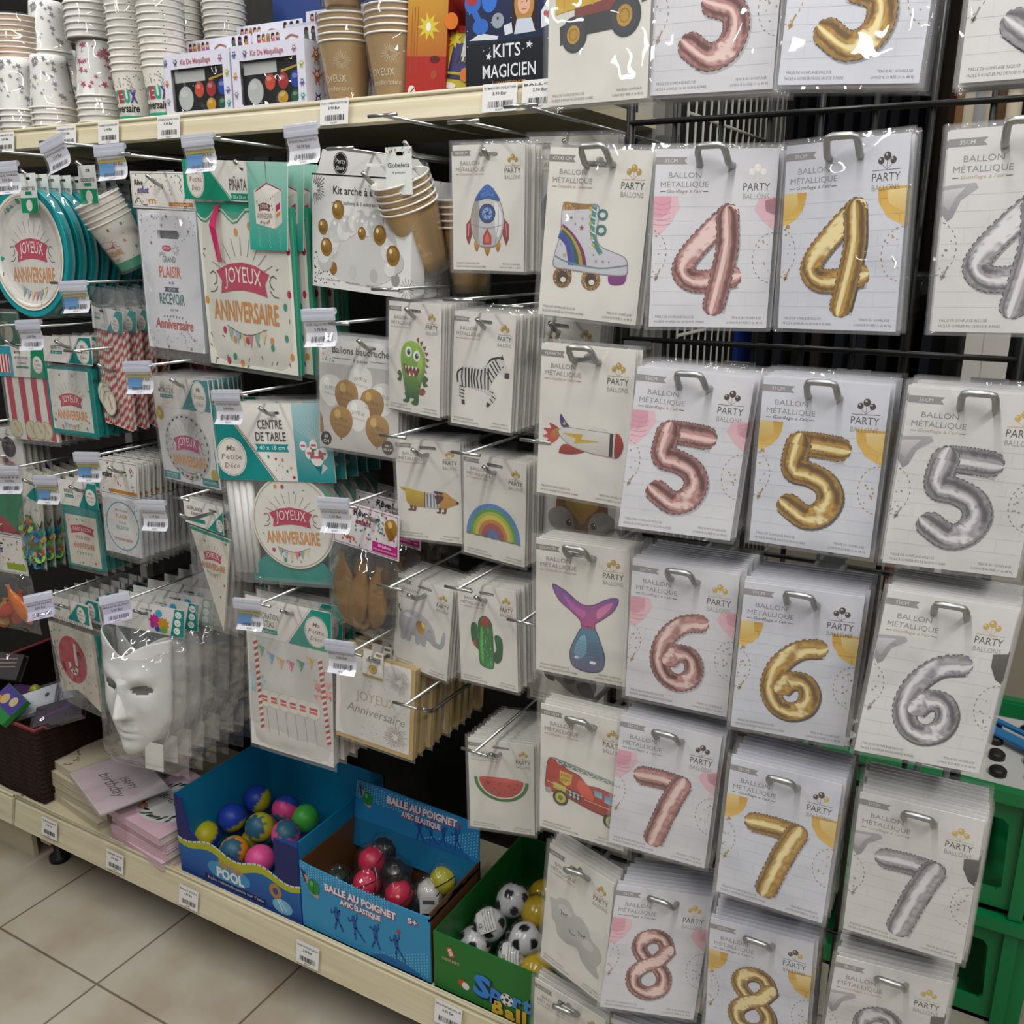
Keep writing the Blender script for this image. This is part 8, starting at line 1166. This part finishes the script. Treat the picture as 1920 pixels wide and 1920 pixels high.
# ------------------------------------------------------------------ green crates by the grid
def crate(z0, hh, label):
    o = thing('plastic_crate', label, 'crate', (-.09, 1.76, z0)); w2, d = .215, .38; b = M()
    link('bottom', M().box((-w2, 0, 0), (w2, d, .008)).mesh('crate_bottom', GREENP), o)
    hole = lambda a, c, e, f: [(a, e), (a+.01, f), (c-.01, f), (c, e)]
    fr = M().prism([(-w2-.012, 0), (w2+.012, 0), (w2+.018, hh), (-w2-.018, hh)], 0, .008, 'ffffff', 0, [[(-.16, .055), (-.155, hh-.075), (-.145, hh-.065), (.145, hh-.065), (.155, hh-.075), (.16, .055), (.15, .045), (-.15, .045)]]); link('front_side', fr.mesh('crate_front', GREENP), o)
    for x in (-w2, w2): link('end_side', M().prism([(.008, 0), (d, 0), (d, hh), (.008, hh)], -.004, .004, 'ffffff', 0, [[(.05+k*.085, .05), (.05+k*.085, hh-.06), (.115+k*.085, hh-.06), (.115+k*.085, .05)] for k in range(4)]).mesh('crate_side', GREENP), o, (x, 0, 0), (0, 0, PI/2))
    link('rear_side', M().prism([(-w2, 0), (w2, 0), (w2, hh), (-w2, hh)], d-.008, d, 'ffffff', 0, [[(-.19+k*.1, e), (-.19+k*.1, e+.028), (-.11+k*.1, e+.028), (-.11+k*.1, e)] for k in range(4) for e in (hh-.06, hh-.115)]).mesh('crate_back', GREENP), o)
    rr = [(-w2-.02, -.012), (w2+.02, -.012), (w2+.02, d+.012), (-w2-.02, d+.012), (-w2-.02, -.012)]; b = M()
    for a, c in zip(rr, rr[1:]): b.box((min(a[0], c[0])-.012, min(a[1], c[1])-.012, hh-.02), (max(a[0], c[0])+.012, max(a[1], c[1])+.012, hh+.004))
    link('rim', b.mesh('crate_rim', GREENP), o)
    for x in (-.19, .19): link('front_rib', M().box((x-.012, -.014, 0), (x+.012, 0, hh)).mesh('crate_rib', GREENP), o)
    return o
crate(.0, .245, 'green plastic crate on the floor beside the wire grid'); crate(.252, .262, 'green plastic crate stacked topmost beside the wire grid')
o = thing('game_board', 'white game tray with black studs in the topmost green crate', 'toy', (-.07, 1.93, .495), (.06, 0, .1)); b = M().box((-.19, -.13, -.01), (.19, .14, 0), 'c9c9c4'); link('tray', b.mesh('tray', MP), o)
for i in range(6):
    for j in range(4): link('stud', M().lathe([(0, 0), (.016, 0), (.016, .01), (.012, .014), (0, .014)], 16, '26241f').mesh('stud', MP, True), o, (-.16+i*.064, -.09+j*.06, 0))
tag(link('blue_strap', M().box((-.1, -.012, 0), (.13, .012, .006), '2a78b0').box((-.1, .03, 0), (.13, .042, .006), '2a78b0').mesh('blue_strap', MG), None, (.03, 1.97, .515), (.1, .05, -.5)), 'bright blue plastic strap lying over the white game tray', 'strap')
tag(link('purple_tube', M().tube([(0, 0, 0), (.02, .08, .16)], .012, 14, '4a2470').mesh('purple_tube', MG, True), None, (.0, 1.82, .275)), 'purple tube standing inside the topmost green crate', 'toy')
